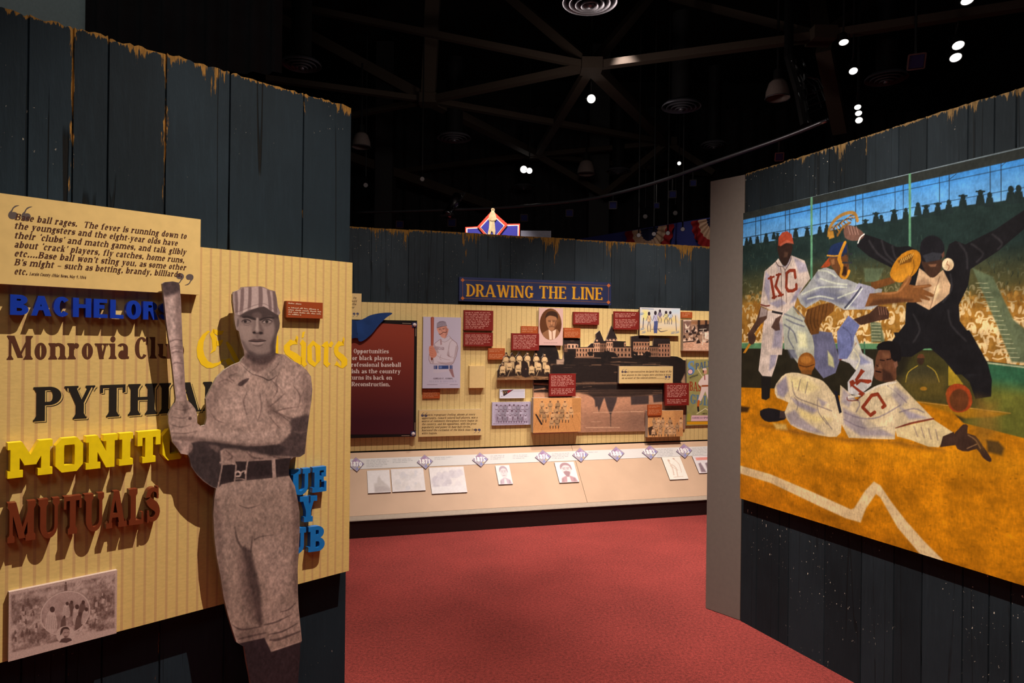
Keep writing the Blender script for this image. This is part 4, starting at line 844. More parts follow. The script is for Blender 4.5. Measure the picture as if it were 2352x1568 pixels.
    P(F, [(330,555),(420,500),(560,440),(690,410),(790,470),(900,545),(905,600),(800,560),(690,590),(620,600),(540,580),(440,560),(370,575)], rgb(66, 48, 45), 3, .9); P(F, [(520,530),(600,500),(660,540),(640,600),(590,620),(550,590)], rgb(106, 80, 73), 4, .75)
    P(F, [(365,565),(450,552),(565,590),(568,622),(520,612),(450,590),(390,590)], rgb(48, 34, 32), 1.6, .95); P(F, [(620,612),(690,580),(780,566),(850,580),(840,600),(760,595),(690,612),(640,632)], rgb(48, 34, 32), 1.6, .95)
    # eyes
    P(F, [(355,640),(400,608),(470,615),(500,650),(450,672),(390,668)], rgb(86, 63, 58), 2.2, .85); P(F, [(372,645),(410,622),(470,632),(488,650),(440,664),(395,662)], rgb(140, 112, 102), 1, .9); c.ell(*F(414, 642), 3.6, 3.0, rgb(44, 31, 30), .9, .97); Ln(F, [(362,640),(408,614),(470,620),(500,646)], [1, 2, 2, 1], rgb(40, 28, 27), .7, .9)
    P(F, [(660,655),(700,618),(770,612),(820,640),(790,676),(710,680)], rgb(86, 63, 58), 2.2, .85); P(F, [(676,655),(710,630),(770,626),(806,645),(770,666),(710,668)], rgb(160, 130, 118), 1, .9); c.ell(*F(738, 645), 3.7, 3.1, rgb(46, 33, 31), .9, .97); Ln(F, [(664,648),(704,620),(770,614),(818,638)], [1, 2, 2, 1], rgb(40, 28, 27), .7, .9)
    Ln(F, [(390,690),(440,700),(490,684)], [1, 2, 1], rgb(104, 79, 72), 1.4, .7); Ln(F, [(690,698),(750,704),(800,680)], [1, 2, 1], rgb(104, 79, 72), 1.4, .7)
    # nose
    Ln(F, [(596,600),(592,680),(588,760)], [5, 6, 8], rgb(176, 143, 129), 2.4, .85); P(F, [(620,620),(660,700),(690,790),(640,780),(620,700)], rgb(98, 73, 67), 4, .75); P(F, [(556,620),(575,700),(530,790),(520,770),(550,690)], rgb(112, 85, 78), 4, .6)
    P(F, [(524,800),(560,780),(600,790),(660,790),(690,820),(650,840),(600,828),(545,830)], rgb(74, 53, 49), 2.2, .85); c.ell(*F(548, 808), 3.6, 1.9, rgb(34, 23, 23), .9, .95); c.ell(*F(648, 814), 4.2, 2.0, rgb(34, 23, 23), .9, .95); c.ell(*F(592, 790), 4, 3, rgb(166, 134, 121), 1.6, .7); P(F, [(580,840),(620,840),(615,890),(585,890)], rgb(110, 84, 76), 2.4, .6)
    # mouth
    P(F, [(466,930),(540,905),(590,912),(640,902),(724,926),(660,940),(590,944),(520,944)], rgb(84, 58, 54), 1.6, .95); Ln(F, [(464,934),(530,940),(595,944),(660,940),(726,930)], [1.2, 2, 2.2, 2, 1.2], rgb(40, 27, 27), .7, .95); P(F, [(500,952),(590,955),(690,948),(650,985),(590,992),(530,980)], rgb(164, 129, 117), 1.6, .9); P(F, [(530,992),(600,1000),(680,985),(640,1012),(580,1014)], rgb(84, 62, 57), 2.2, .8)
    P(F, [(560,1040),(640,1040),(650,1080),(600,1095),(550,1075)], rgb(144, 113, 102), 4, .6)
    fm_ = c.mask(X(F, [(250,540),(330,540),(560,420),(700,400),(900,540),(935,700),(915,820),(880,850),(870,1000),(865,1090),(800,1150),(600,1190),(460,1120),(395,1040),(350,920),(310,800),(270,760),(248,640)]), soft=1); c.a *= (1 - .12 * fm_)[..., None]
    # cap
    cap = [(226,215),(300,180),(350,160),(380,128),(640,118),(680,130),(790,185),(860,190),(885,300),(897,430),(942,520),(925,548),(880,530),(800,482),(740,440),(690,415),(620,428),(540,452),(460,474),(400,505),(340,542),(268,538),(246,480),(242,400),(226,300)]
    c.clip = c.mask(X(F, cap), soft=.6); P(F, cap, rgb(162, 131, 121), .6, 1, 0)
    for tp, bt, w in (((275,200),(285,520),6), ((372,150),(350,520),7.5), ((485,130),(470,470),7), ((640,125),(640,430),9), ((760,180),(790,470),7), ((850,200),(868,520),8)): Ln(F, [tp, ((tp[0] + bt[0]) / 2 + 6, (tp[1] + bt[1]) / 2), bt], [w, w * 1.1, w], rgb(104, 78, 73), 1.6, .92)
    P(F, [(820,180),(870,190),(900,430),(945,525),(900,530),(850,420)], dk, 6, .5); P(F, [(226,215),(260,200),(275,400),(280,540),(246,480)], dk, 5, .35); Ln(F, [(262,505),(350,480),(470,430),(600,385),(700,375),(800,430),(890,490)], [1.5] * 7, rgb(92, 68, 64), 1, .55); P(F, [(262,515),(350,490),(470,440),(600,395),(600,425),(460,470),(340,540),(280,538)], rgb(178, 148, 136), 2, .4); c.clip = None
    g = fbm(c.h, c.w, 5, 4, 2, 77); c.a *= (1 + .10 * g)[..., None]; np.clip(c.a, 0, 1, c.a)
paint_player(sc)
_fa, _fb = LW.uv(530, 830, _w), LW.uv(652, 655, _w)
_ec = mat('cutout_edge', (.30, .25, .22), .6)
PL = cutout(LW, 'player_cutout', 'life-size sepia cutout of a ballplayer in striped cap holding a bat', 'cutout figure', OUT, SW0, STH, sc, lambda p: ((p[:, 0] - _u0) * SR, (_v1 - p[:, 1]) * SR), _ec, 'club', .0024, [(_fa[0], _fb[0], _fa[1], _fb[1], .0013)], z0=0.0)
# ------------------------------------------------------------------ long partition: Drawing the line
C6 = K(800, 460, 2.613)
WP = .03   # front of the pinstriped panel
perF = (FW.uv(1150, 730, WP)[0] - FW.uv(1000, 730, WP)[0]) / 12.6
CREAMF = (.72, .55, .24)
PSF = pinstripe('cream_pinstripe_line', CREAMF, (.42, .28, .12), perF, .006, .6)
u_l = FW.uv(560, 674, WP)[0]
def fwpx(u, v, w):   # world point back to a pixel of the photograph
    q = FW.P(u, v, w) - CAMP; a, b = q.x / q.y, q.z / q.y; return 1176 + FPX * (a * _c + b * _s), 784 - FPX * (-a * _s + b * _c)
vT = (FW.uv(831, 692.7, WP)[1] + FW.uv(1630, 715, WP)[1]) / 2; vB = (FW.uv(806, 1034.8, WP)[1] + FW.uv(1630, 1010.3, WP)[1]) / 2
us = [FW.uv(560, 780, WP)[0], FW.uv(1027, 900, WP)[0], FW.uv(1460, 900, WP)[0], FWL + .9]
for k in range(3):
    q = [fwpx(us[k] + .001, vT, WP), fwpx(us[k + 1] - .001, vT, WP), fwpx(us[k + 1] - .001, vB, WP), fwpx(us[k] + .001, vB, WP)]
    board(FW, 'pinstripe_panel', ['cream pinstriped wall panel holding the dark red text panel', 'cream pinstriped wall panel under the blue title sign', 'cream pinstriped wall panel meeting the pale end panel'][k], 'display panel', q, .007, WP - .007, PSF, EDGE, 'cream pinstriped panels of the long wall')
DKRED = mat('dark_red_board', (.21, .017, .013), .5, var=.03); PINK = mat('pink_small_print', (.62, .30, .25), .6, var=.02); PEACH = mat('peach_small_print', (.60, .26, .13), .6, var=.02)
ORG = mat('orange_board', (.40, .085, .02), .5, var=.04); PAPER = mat('pale_board', (.72, .66, .62), .55, var=.02); BOARDC = mat('quotation_board_cream', (.74, .55, .25), .6, var=.03); GREYP = mat('grey_small_print', (.12, .11, .12), .6, var=.02); BRNP = mat('brown_small_print', (.11, .06, .03), .6, var=.02)
PAPE = mat('paper_edge', (.45, .38, .32), .6); GQ = mat('blue_grey_mark', (.09, .085, .14), .6, var=.02)
def F_(x0, y0, x1, y1): return [C6(x0, y0), C6(x1, y0), C6(x1, y1), C6(x0, y1)]
TH = .03
def plaque(name, label, box_, nl, m, ink, seed, w0=WP + .0008, th=TH, gaps=(), pad=4, group=None, quad=None, last=.7):
    q = quad or F_(*box_); P = board(FW, name, label, 'text plaque', q, w0, th, m, m, group)
    x0, y0, x1, y1 = q[0][0], q[0][1], q[2][0], q[2][1]; small_print(P, x0 + pad, y0 + pad * .9, x1 - pad * .8, y1 - pad * .9, nl, ink, seed, 0, gaps=gaps, last=last); return P
G = 'red text plaques on the long wall'
plaque('text_plaque', 'dark red text plaque, upper of the pair beside the bat card', (693, 660, 870, 780), 10, DKRED, PINK, 1, group=G)
plaque('text_plaque', 'dark red text plaque, lower of the pair beside the bat card', (692, 793, 868, 875), 7, DKRED, PINK, 2, group=G)
plaque('text_plaque', 'dark red text plaque overlapping the lower corner of the oval portrait', (980, 798, 1145, 900), 9, DKRED, PINK, 3, group=G, w0=WP + .034)
plaque('text_plaque', 'small dark red text plaque between oval portrait and pointed hotel roof', (1352, 670, 1505, 745), 7, DKRED, PINK, 4, group=G)
plaque('text_plaque', 'dark red text plaque touching the colour cartoon print', (1592, 667, 1745, 775), 10, DKRED, PINK, 5, gaps=(3,), group=G, w0=WP + .021, th=.012)
plaque('text_plaque', 'tall dark red text plaque in front of the lake photograph', (1207, 1040, 1365, 1175), 12, DKRED, PINK, 6, gaps=(7,), group=G, w0=WP + .052)
plaque('text_plaque', 'dark red text plaque overlapping the guide poster', (1903, 1097, 2045, 1230), 12, DKRED, PINK, 7, gaps=(8,), group=G, w0=WP + .052)
G = 'orange caption plaques on the long wall'
plaque('caption_plaque', 'orange caption plaque under the card of a player with a bat', (445, 1133, 550, 1188), 5, ORG, PEACH, 11, pad=2.5, group=G, th=.012)
plaque('caption_plaque', 'orange caption plaque at the shoulder of the team cutout', (840, 887, 940, 955), 6, ORG, PEACH, 12, pad=2.5, group=G, gaps=(2,))
plaque('caption_plaque', 'narrow orange caption plaque beside the oval portrait and above a red plaque', (1037, 755, 1140, 798), 3, ORG, PEACH, 13, pad=2.5, group=G, th=.015)
plaque('caption_plaque', 'orange caption plaque above the small hotel wing', (1293, 765, 1393, 825), 6, ORG, PEACH, 14, pad=2.5, group=G, gaps=(1,), w0=WP + .022, th=.015)
plaque('caption_plaque', 'tiny orange caption plaque above the street photograph', (1998, 670, 2065, 705), 2, ORG, PEACH, 15, pad=2.5, group=G, th=.012)
plaque('caption_plaque', 'orange caption plaque lapping the corner of the small sepia team print', (1797, 1225, 1882, 1290), 7, ORG, PEACH, 16, pad=2.5, group=G, gaps=(2,), w0=WP + .072, th=.012)
board(FW, 'blank_plaque', 'blank cream plaque with no print', 'blank board', F_(727, 993, 820, 1125), WP + .0008, .045, BOARDC, BOARDC)
# title sign
SB = mat('navy_sign_board', (.018, .026, .085), .5, var=.12, scale=8); ts = board(FW, 'title_sign', 'long navy title sign reading DRAWING THE LINE in gold letters', 'sign', [(1054.5, 636), (1404, 648.5), (1403.5, 700), (1055, 692)], .002, .05, SB, SB)
_rw, _W = letter_rows(SIGN, 'DRAWING THE LINE'); _ws = []; _k = 0
for wd in ('DRAWING', 'THE', 'LINE'): _x = _rw[_k][1]; _ws.append((wd, _x / _W, (_x + letter_rows(SIGN, wd)[1]) / _W)); _k += len(wd) + 1
GO, GS = mat('gold_sign_letter', (.62, .33, .022), .5, var=.06), mat('dark_gold_letter_side', (.30, .10, .012), .5, var=.05)
for dx, m, dw, nm in ((1.6, GS, .0006, 'letter_shadow'), (0, GO, .0014, 'lettering')): 
    for wd, t0, t1 in _ws: lettering(ts, SIGN, [(wd, (1070.5 + 313.5 * t0 + dx, 680.4 + 8.2 * t0 + dx * .4), (1070.5 + 313.5 * t1 + dx, 680.4 + 8.2 * t1 + dx * .4), 28.5)], m, nm, dw)
CP = mat('copper_sign_line', (.22, .09, .045), .5); mb = MB()
def quadstrip(P, a, b, wpx, dw):
    (x0, z0), (x1, z1) = local(P, *a, dw), local(P, *b, dw); h = wpx * .0037; dx, dz = x1 - x0, z1 - z0; d = math.hypot(dx, dz); nx, nz = -dz / d * h / 2, dx / d * h / 2
    return [(x0 - nx, -P.th - dw, z0 - nz), (x1 - nx, -P.th - dw, z1 - nz), (x1 + nx, -P.th - dw, z1 + nz), (x0 + nx, -P.th - dw, z0 + nz)]
cs = [(1062.6, 643), (1398, 655.5), (1397.5, 694), (1062.6, 684.6)]
for a, b in zip(cs, cs[1:] + cs[:1]): mb.add(quadstrip(ts, a, b, .9, .0008), [(0, 1, 2, 3)])
mb.build('border_line', CP, ts.o)
CD = mat('copper_diamond', (.45, .12, .03), .5)
for x, y in cs: flat_polys(ts, [[(x - 4.6, y), (x, y + 4.6), (x + 4.6, y), (x, y - 4.6)]], CD, 'corner_diamond', .0012)
# intro panel
ip = board(FW, 'intro_panel', 'large dark red text panel with black frame and a blue ribbon across its top', 'text panel', [(745, 729), (957.7, 739), (955.5, 1003.5), (745, 1006)], WP + .0008, .05, mat('black_frame', (.012, .010, .010), .35), BLACK)
def wine():
    m, nt, p, N = nodes('wine_red_gradient_print'); L = nt.links.new; tc = N('ShaderNodeTexCoord'); s = N('ShaderNodeSeparateXYZ'); L(tc.outputs['Object'], s.inputs[0]); r = N('ShaderNodeValToRGB'); e = r.color_ramp.elements
    e[0].position = .15; e[0].color = (.055, .007, .014, 1); e[1].position = .85; e[1].color = (.27, .038, .017, 1); L(s.outputs['Z'], r.inputs['Fac']); L(r.outputs['Color'], p.inputs['Base Color']); p.inputs['Roughness'].default_value = .45; return m
WINE = wine(); flat_polys(ip, [[(750, 735), (951.5, 746.5), (949.5, 996.5), (750, 998)]], WINE, 'printed_field', .0006)
WH = mat('white_print', (.78, .68, .64), .6, var=.02)
TX = [('Opportunities', 852.5, 811, 812, 892.5), ('for black players', 852, 826.8, 803, 901), ('in professional baseball', 852, 842, 783, 921), ('vanish as the country', 852, 857, 784, 920), ('turns its back on', 852, 871.6, 803.5, 900.5), ('Reconstruction.', 852, 886.8, 807.5, 896)]
lettering(ip, TIMES, [(t, (a, y - .1), (b, y + .2), 10.2) for t, c, y, a, b in TX], WH, 'lettering', .0012)
for x, y in ((952, 746), (949, 996)):
    mb = MB(); a, b = local(ip, x, y); mb.box(a - .021, a + .021, -.05 - .006, -.0501, b - .021, b + .021, 0); o = mb.build('corner_block', mat('navy_block', (.03, .03, .10), .4), ip.o)
    mb = MB(); Mx = Matrix.Translation((a, -.056, b)) @ Matrix.Rotation(math.pi / 2, 4, 'X'); mb.lathe([(0, .016), (.008, .014), (.014, .008), (.016, 0)], 16, 0, Mx); mb.build('ball_stud', mat('ball_white', (.62, .52, .5), .5), o, smooth_=True)
SL = mat('pale_frame_line', (.5, .36, .26), .5)
for a, b in (((924, 742), (944, 743)), ((955.2, 752), (954.8, 772)), ((953, 970), (952.6, 988)), ((922, 1000.4), (941, 1000.2))):
    mb = MB(); mb.add(quadstrip(ip, a, b, .8, .0009), [(0, 1, 2, 3)]); mb.build('frame_line', SL, ip.o)
# ribbon across the intro panel: a folded cloth shape standing out from the panel
RIB = mat('blue_ribbon_board', (.014, .05, .19), .4, var=.2, scale=9); mb = MB()
def ribbon(pts, y, th):
    L = [local(ip, *C6(*p)) for p in smooth(pts, 4)]; pt, tr = union_tris([L]); return extrude(pt, tr, -.05 - y - th, -.05 - y)
rib = mesh_obj('ribbon', *ribbon([(-120, 735), (60, 720), (130, 690), (200, 676), (263, 677), (225, 705), (180, 750), (140, 800), (95, 838), (65, 846), (52, 820), (40, 790), (-120, 810)], .012, .012), RIB, ip.o)
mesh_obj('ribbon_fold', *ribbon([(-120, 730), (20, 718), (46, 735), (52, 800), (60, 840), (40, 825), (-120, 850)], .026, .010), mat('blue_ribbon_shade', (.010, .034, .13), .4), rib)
# quotation boards
def quoteboard(label, q, lines, cap, marks, w0, msz, th=TH):
    P = board(FW, 'quotation_board', label, 'sign board', q, w0, th, BOARDC, PAPE); [flat_polys(P, [comma(x, y, msz, f)], GQ, 'quotation_mark', .0005) for x, y, f in marks]
    if lines: lettering(P, TQ, [(t, a, b, cap) for t, a, b in lines], BRNP, 'lettering', .001)
    return P
quoteboard('cream quotation board about repugnant feeling, under the bat card', [(962.6, 941.4), (1108, 940), (1107, 999), (961.5, 1003)], [("[Anson's] repugnant feeling, shown at every", (969, 954.8), (1091, 953.4)), ('opportunity, toward colored ball players, was a', (968.5, 962.2), (1096.5, 960.4)), ('source of comment throughout every league in', (968.5, 969), (1096.5, 967.6)), ('the country, and his opposition, with his great', (968.5, 976), (1094, 974.6)), ('popularity and power in base ball circles,', (968.5, 983), (1081, 981.6)), ('hastened the exclusion of the black man from', (968.5, 990), (1096, 988.4)), ('white leagues.', (968.5, 997), (1004, 996.4))], 4.6, [(971, 955, 1), (979, 955.5, 1), (1091.5, 986, -1), (1100, 986, -1)], WP + .0008, 9.5)
quoteboard('cream quotation board set on the dark hotel photograph', [(1422.5, 841), (1546, 840.5), (1545, 879), (1421.5, 880.5)], [('Several representatives declared that many of the', (1427.5, 855.6), (1542.5, 854.6)), ('best players in the League were anxious to leave', (1428, 863), (1541, 862)), ('on account of the colored element................', (1428, 870), (1530, 869))], 4.4, [(1430.5, 854.5, 1), (1437.5, 854.5, 1), (1529.5, 864.5, -1), (1536.5, 864.5, -1)], WP + .03, 8.2)
quoteboard('cream quotation board mostly hidden behind the plank wall edge, above the ribbon', [(735, 671), (830.6, 674.2), (829.5, 733.5), (735, 732)], [('to', (811, 686), (818, 686.3)), ('would', (803, 693.5), (819, 693.8)), ('the', (808.5, 700.5), (818, 700.8)), ('or', (807, 708), (814, 708.2))], 5.2, [(812.5, 719.5, -1), (820.5, 719.5, -1)], WP + .0008, 9)
# pictures
def crowd(c, people, tint, dark, skin, sc_=1.0, seed=0):
    """small posed figures: (x, y of the chest, size, seated, cloth)"""
    r = random.Random(seed)
    for x, y, s, seat, cl in people:
        if seat:
            c.poly([(x - s * .55, y + s * .5), (x + s * .55, y + s * .5), (x + s * .85, y + s * 1.3), (x + s * .6, y + s * 2.2), (x + s * .3, y + s * 1.4), (x - s * .3, y + s * 1.4), (x - s * .6, y + s * 2.2), (x - s * .9, y + s * 1.3)], cl, .5, .95, 2)
            for d in (-1, 1): c.line([(x + d * s * .55, y + s * 1.5), (x + d * s * .5, y + s * 2.3)], s * .28, dark, .4, .9)
        else:
            c.poly([(x - s * .5, y + s * .6), (x + s * .5, y + s * .6), (x + s * .55, y + s * 2.6), (x + s * .1, y + s * 2.6), (x, y + s * 1.4), (x - s * .1, y + s * 2.6), (x - s * .55, y + s * 2.6)], cl * .96, .5, .95)
        c.poly([(x - s * .28, y - s * .75), (x + s * .28, y - s * .75), (x + s * .75, y - s * .3), (x + s * .85, y + s * .55), (x + s * .5, y + s * .8), (x - s * .5, y + s * .8), (x - s * .85, y + s * .55), (x - s * .75, y - s * .3)], cl, .4, 1, 2)
        c.line([(x - s * .7, y), (x - s * .45, y + s * .55), (x, y + s * .5)], s * .09, dark, .3, .6); c.line([(x + s * .7, y), (x + s * .45, y + s * .55), (x, y + s * .5)], s * .09, dark, .3, .6); c.line([(x - s * .5, y + s * .72), (x + s * .5, y + s * .72)], s * .13, dark, .3, .8)
        c.ell(x, y - s * 1.05, s * .30, s * .36, skin, .4); c.ell(x, y - s * 1.32, s * .33, s * .16, cl * 1.04 if r.random() < .7 else dark, .3, .95)
# trading-card print of a moustached player
def card(c):
    D = K(960, 720, 8.71); f = lambda P: [D(*p) for p in P]; c.a[:] = rgb(172, 156, 160); ou = rgb(104, 66, 60); cl = rgb(186, 166, 162); skn = rgb(190, 128, 104)
    c.poly(f([(300,1190),(320,1010),(690,1010),(725,1270),(650,1265),(610,1150),(400,1190)]), rgb(178, 160, 160), 1, .9); c.poly(f([(610,1100),(690,1090),(728,1275),(690,1265)]), rgb(120, 72, 66), 1.2, .75)
    body = [(330,600),(430,520),(520,500),(620,440),(680,510),(780,590),(803,690),(770,850),(710,990),(660,1030),(480,1010),(330,1010),(250,1000),(215,920),(225,800),(330,760)]
    c.poly(f(body), ou, .6); c.poly(f([((x - 520) * .975 + 520, (y - 760) * .98 + 760) for x, y in body]), cl, .6)
    for P in ([(640,570),(600,740),(580,830),(640,870),(620,740)], [(380,960),(560,980),(700,960),(660,1020),(480,1008)], [(330,620),(330,760),(420,790),(380,700)], [(240,820),(260,960),(320,990),(300,860)], [(760,640),(790,700),(740,900),(700,980),(730,820)]): c.poly(f(P), rgb(140, 112, 108), 1.2, .55, 2)
    for P in ([(590,830),(640,860),(690,850)], [(600,820),(660,880),(720,880)], [(460,820),(440,900),(470,930)], [(380,840),(500,900),(640,930)], [(700,520),(640,580),(610,700)]): c.line(f(P), .45, ou, .3, .8, 3)
    c.poly(f([(255,80),(290,55),(322,80),(310,640),(258,640)]), rgb(132, 62, 44), .4); c.poly(f([(285,75),(305,80),(296,640),(280,640)]), rgb(176, 98, 74), .5, .7); c.poly(f([(258,860),(300,850),(298,930),(262,930)]), rgb(112, 52, 38), .4)
    c.poly(f([(225,660),(300,640),(330,700),(370,780),(375,830),(330,880),(250,870),(225,780)]), rgb(182, 112, 86), .5, 1, 2); [c.line(f([(232, y), (300, y + 20)]), .4, rgb(120, 64, 48), .25, .8) for y in (690, 735, 780, 825)]
    c.poly(f([(385,290),(560,240),(585,300),(610,300),(608,350),(590,400),(570,460),(530,490),(470,470),(420,400),(390,340)]), skn, .5, 1, 2); c.poly(f([(540,260),(600,300),(590,420),(540,480),(560,380)]), rgb(140, 84, 68), 1, .6)
    c.poly(f([(375,290),(380,190),(430,155),(500,148),(555,165),(580,240),(500,250),(400,285)]), rgb(118, 100, 104), .4); [c.line(f([(385, 200 + k * 22), (470, 182 + k * 20), (572, 186 + k * 18)]), .45, rgb(190, 176, 176), .25, .9) for k in range(4)]; c.line(f([(385,285),(480,262),(580,245)]), .7, rgb(60, 36, 34), .3)
    for P, w in (([(415,310),(455,300)], .9), ([(490,295),(540,288)], .9), ([(430,325),(455,322)], 1.0), ([(500,312),(528,308)], 1.0), ([(478,300),(474,350),(490,360)], .4)): c.line(f(P), w, rgb(66, 36, 32), .3)
    c.line(f([(415,400),(440,415),(480,395),(510,370),(550,378),(580,352)]), [.4, 1.5, 1.3, 1.3, 1.5, .4], rgb(72, 36, 28), .3, 1, 3); c.line(f([(470,425),(520,418)]), .5, rgb(150, 70, 60), .3)
    c.poly(f([(455,500),(480,480),(540,500),(620,440),(650,490),(570,560),(520,570),(470,530)]), rgb(180, 162, 160), .4); c.line(f([(455,500),(480,560),(540,570),(600,540),(650,490)]), .4, ou, .3); c.poly(f([(440,530),(470,520),(480,620),(450,630)]), rgb(150, 110, 106), .5, .8)
    c.text(CLAR, 'CHICAGO', *D(345, 715), *D(525, 728), 6.5, rgb(120, 88, 90), .25, .9)
    c.poly(f([(315,1040),(690,1035),(690,1105),(315,1110)]), rgb(44, 58, 96), .4); [c.poly(f([(x, 1030), (x + 22, 1030), (x + 22, 1115), (x, 1115)]), rgb(176, 158, 158), .3) for x in (388, 612)]; [c.line(f([(x, 1030), (x, 1115)]), .7, rgb(170, 150, 152), .25) for x in (330, 350, 665)]; c.poly(f([(425,1050),(480,1050),(480,1095),(425,1095)]), rgb(92, 104, 140), .4)
    c.text(TIMES, 'ADRIAN C. ANSON.', *D(300, 1312), *D(705, 1312), 3.2, rgb(70, 50, 56), .2); c.text(TIMES, "ALLEN & GINTER'S", *D(215, 1370), *D(770, 1370), 3.6, rgb(140, 128, 140), .2, .8); [c.line([D(x, 1400), D(x + 12, 1400)], .8, rgb(140, 126, 134), .2, .7) for x in range(430, 600, 22)]
    for a, b in ((185, 380), (640, 790)): [c.line([D(x, 1420), D(x + 9, 1420)], .9, rgb(90, 70, 76), .2, .8) for x in range(a, b, 16)]
PR = printed()
board(FW, 'player_card_print', 'pale tall card print of a moustached player holding a red bat', 'framed print', [(971.8, 727), (1059, 729), (1057, 891.5), (970.6, 891)], WP + .0008, .04, PR, PAPE, None, card, (180, 330), 'line')
def portrait(c):
    D = K(1050, 690, 7.127); f = lambda P: [D(*p) for p in P]; c.a[:] = rgb(192, 150, 132); c.ell(*D(1530, 388), 25.2, 36.2, rgb(84, 46, 22), .5); m = c.clip; c.clip = c.mask([(D(1530, 388)[0] + 25 * math.cos(t), D(1530, 388)[1] + 36 * math.sin(t)) for t in np.linspace(0, 6.28, 40)])
    c.ell(*D(1600, 250), 16, 18, rgb(120, 74, 40), 9, .8); c.poly(f([(1370,640),(1400,530),(1480,480),(1640,470),(1700,560),(1690,660)]), rgb(132, 86, 54), .8); c.poly(f([(1495,470),(1545,510),(1620,470),(1600,640),(1510,640)]), rgb(210, 172, 140), .6); c.line(f([(1555,510),(1560,640)]), 2.4, rgb(150, 104, 74), .6)
    c.poly(f([(1455,310),(1480,250),(1600,240),(1632,330),(1610,430),(1560,490),(1510,480),(1470,410)]), rgb(150, 98, 62), .8, 1, 3); c.poly(f([(1440,290),(1470,200),(1560,170),(1640,210),(1650,310),(1620,270),(1520,245),(1470,270)]), rgb(52, 30, 18), .8, 1, 3)
    for P, w, q in (([(1490,325),(1530,322)], 1, rgb(50, 26, 16)), ([(1560,322),(1600,325)], 1, rgb(50, 26, 16)), ([(1495,342),(1530,342)], 1.3, rgb(40, 22, 14)), ([(1565,342),(1595,344)], 1.3, rgb(40, 22, 14)), ([(1548,340),(1545,392)], 1.6, rgb(186, 130, 88)), ([(1525,402),(1570,402)], 1, rgb(60, 32, 20)), ([(1510,430),(1550,425),(1590,432)], 1.4, rgb(58, 30, 20)), ([(1620,330),(1600,440)], 2.5, rgb(92, 54, 34))): c.line(f(P), w, q, .5, .85)
    c.clip = m; [c.line([D(x, 693), D(x + 26, 693)], 1, rgb(128, 92, 82), .3, .8) for x in range(1420, 1640, 38)]
board(FW, 'portrait_print', 'oval sepia portrait of a man in suit on a pink mount', 'framed print', F_(1143, 645, 1288, 870), WP + .021, .012, PR, PAPE, None, portrait, (130, 200), 'line')
def cartoon(c):
    D = K(1390, 690, 9.224); f = lambda P: [D(*p) for p in P]; c.a[:] = rgb(196, 188, 176); ink = rgb(44, 44, 64)
    yy = np.linspace(0, 1, c.h)[:, None, None]; c.a += (rgb(226, 178, 104) - c.a) * np.clip((yy - .45) * 2, 0, .85); c.poly(f([(800,200),(900,210),(930,400),(790,420)]), rgb(230, 196, 96), 6, .8); c.poly(f([(1420,180),(1590,180),(1590,260),(1400,260)]), rgb(172, 186, 200), 6, .7); c.poly(f([(1100,350),(1500,340),(1560,460),(1080,470)]), rgb(228, 180, 96), 8, .8)
    for x, y0, y1, w, cl in ((930, 235, 660, 80, rgb(214, 172, 120)), (1065, 215, 690, 85, rgb(176, 164, 176)), (1160, 195, 470, 70, rgb(138, 118, 130)), (1290, 225, 495, 80, rgb(204, 186, 120)), (1380, 230, 500, 80, rgb(186, 186, 190))):
        H = y1 - y0; c.poly(f([(x - w * .45, y0 + H * .2), (x + w * .4, y0 + H * .18), (x + w * .45, y0 + H * .5), (x - w * .4, y0 + H * .5)]), cl, .4, 1, 2); c.ell(*D(x, y0 + H * .1), w * .036, H * .0105 if H > 350 else H * .014, rgb(46, 34, 40), .3)
        for d in (-1, 1): c.line(f([(x + d * w * .12, y0 + H * .5), (x + d * w * .4, y0 + H * .75), (x + d * w * .3, y1)]), w * .018, rgb(70, 76, 110) if x == 1065 else ink * .8 + cl * .2, .3, .95)
        c.line(f([(x - w * .4, y0 + H * .25), (x - w * .7, y0 + H * .45)]), .9, ink, .3); c.line(f([(x + w * .4, y0 + H * .25), (x + w * .6, y0 + H * .42)]), .8, ink, .3); c.line(f([(x - w * .4, y0 + H * .2), (x + w * .4, y0 + H * .5)]), .5, ink, .3)
    c.poly(f([(1035,440),(1120,430),(1110,560),(1100,690),(1035,690)]), rgb(70, 76, 112), .5); c.line(f([(815,370),(800,570)]), 1.6, ink, .3); c.line(f([(1490,320),(1510,640)]), 1.2, ink, .3); c.line(f([(980,610),(1190,595)]), 1, ink, .3); c.line(f([(1120,600),(1180,660),(1320,630)]), [1, 1.8, .6], ink, .3, 1, 3)
    for x, y in ((790, 590), (1440, 670), (1530, 660), (820, 660), (780, 270)): [c.line(f([(x + a - 40, y + b), (x + a + 30, y + b - 12)]), 1, rgb(70, 100, 140), .4, .8) for a, b in ((0, 0), (12, 18), (-8, 34))]
    [c.line([D(x, 172 + (x - 770) * .04), D(x + 16, 172 + (x - 770) * .04)], 1.4, rgb(74, 88, 116), .3, .8) for x in range(775, 1010, 26)]
board(FW, 'cartoon_print', 'colour cartoon print of players on yellow ground with blue sky', 'framed print', [C6(1752, 640), C6(1997, 650), C6(1985, 815), C6(1748, 808)], WP + .021, .02, PR, PAPE, None, cartoon, (210, 150), 'line')
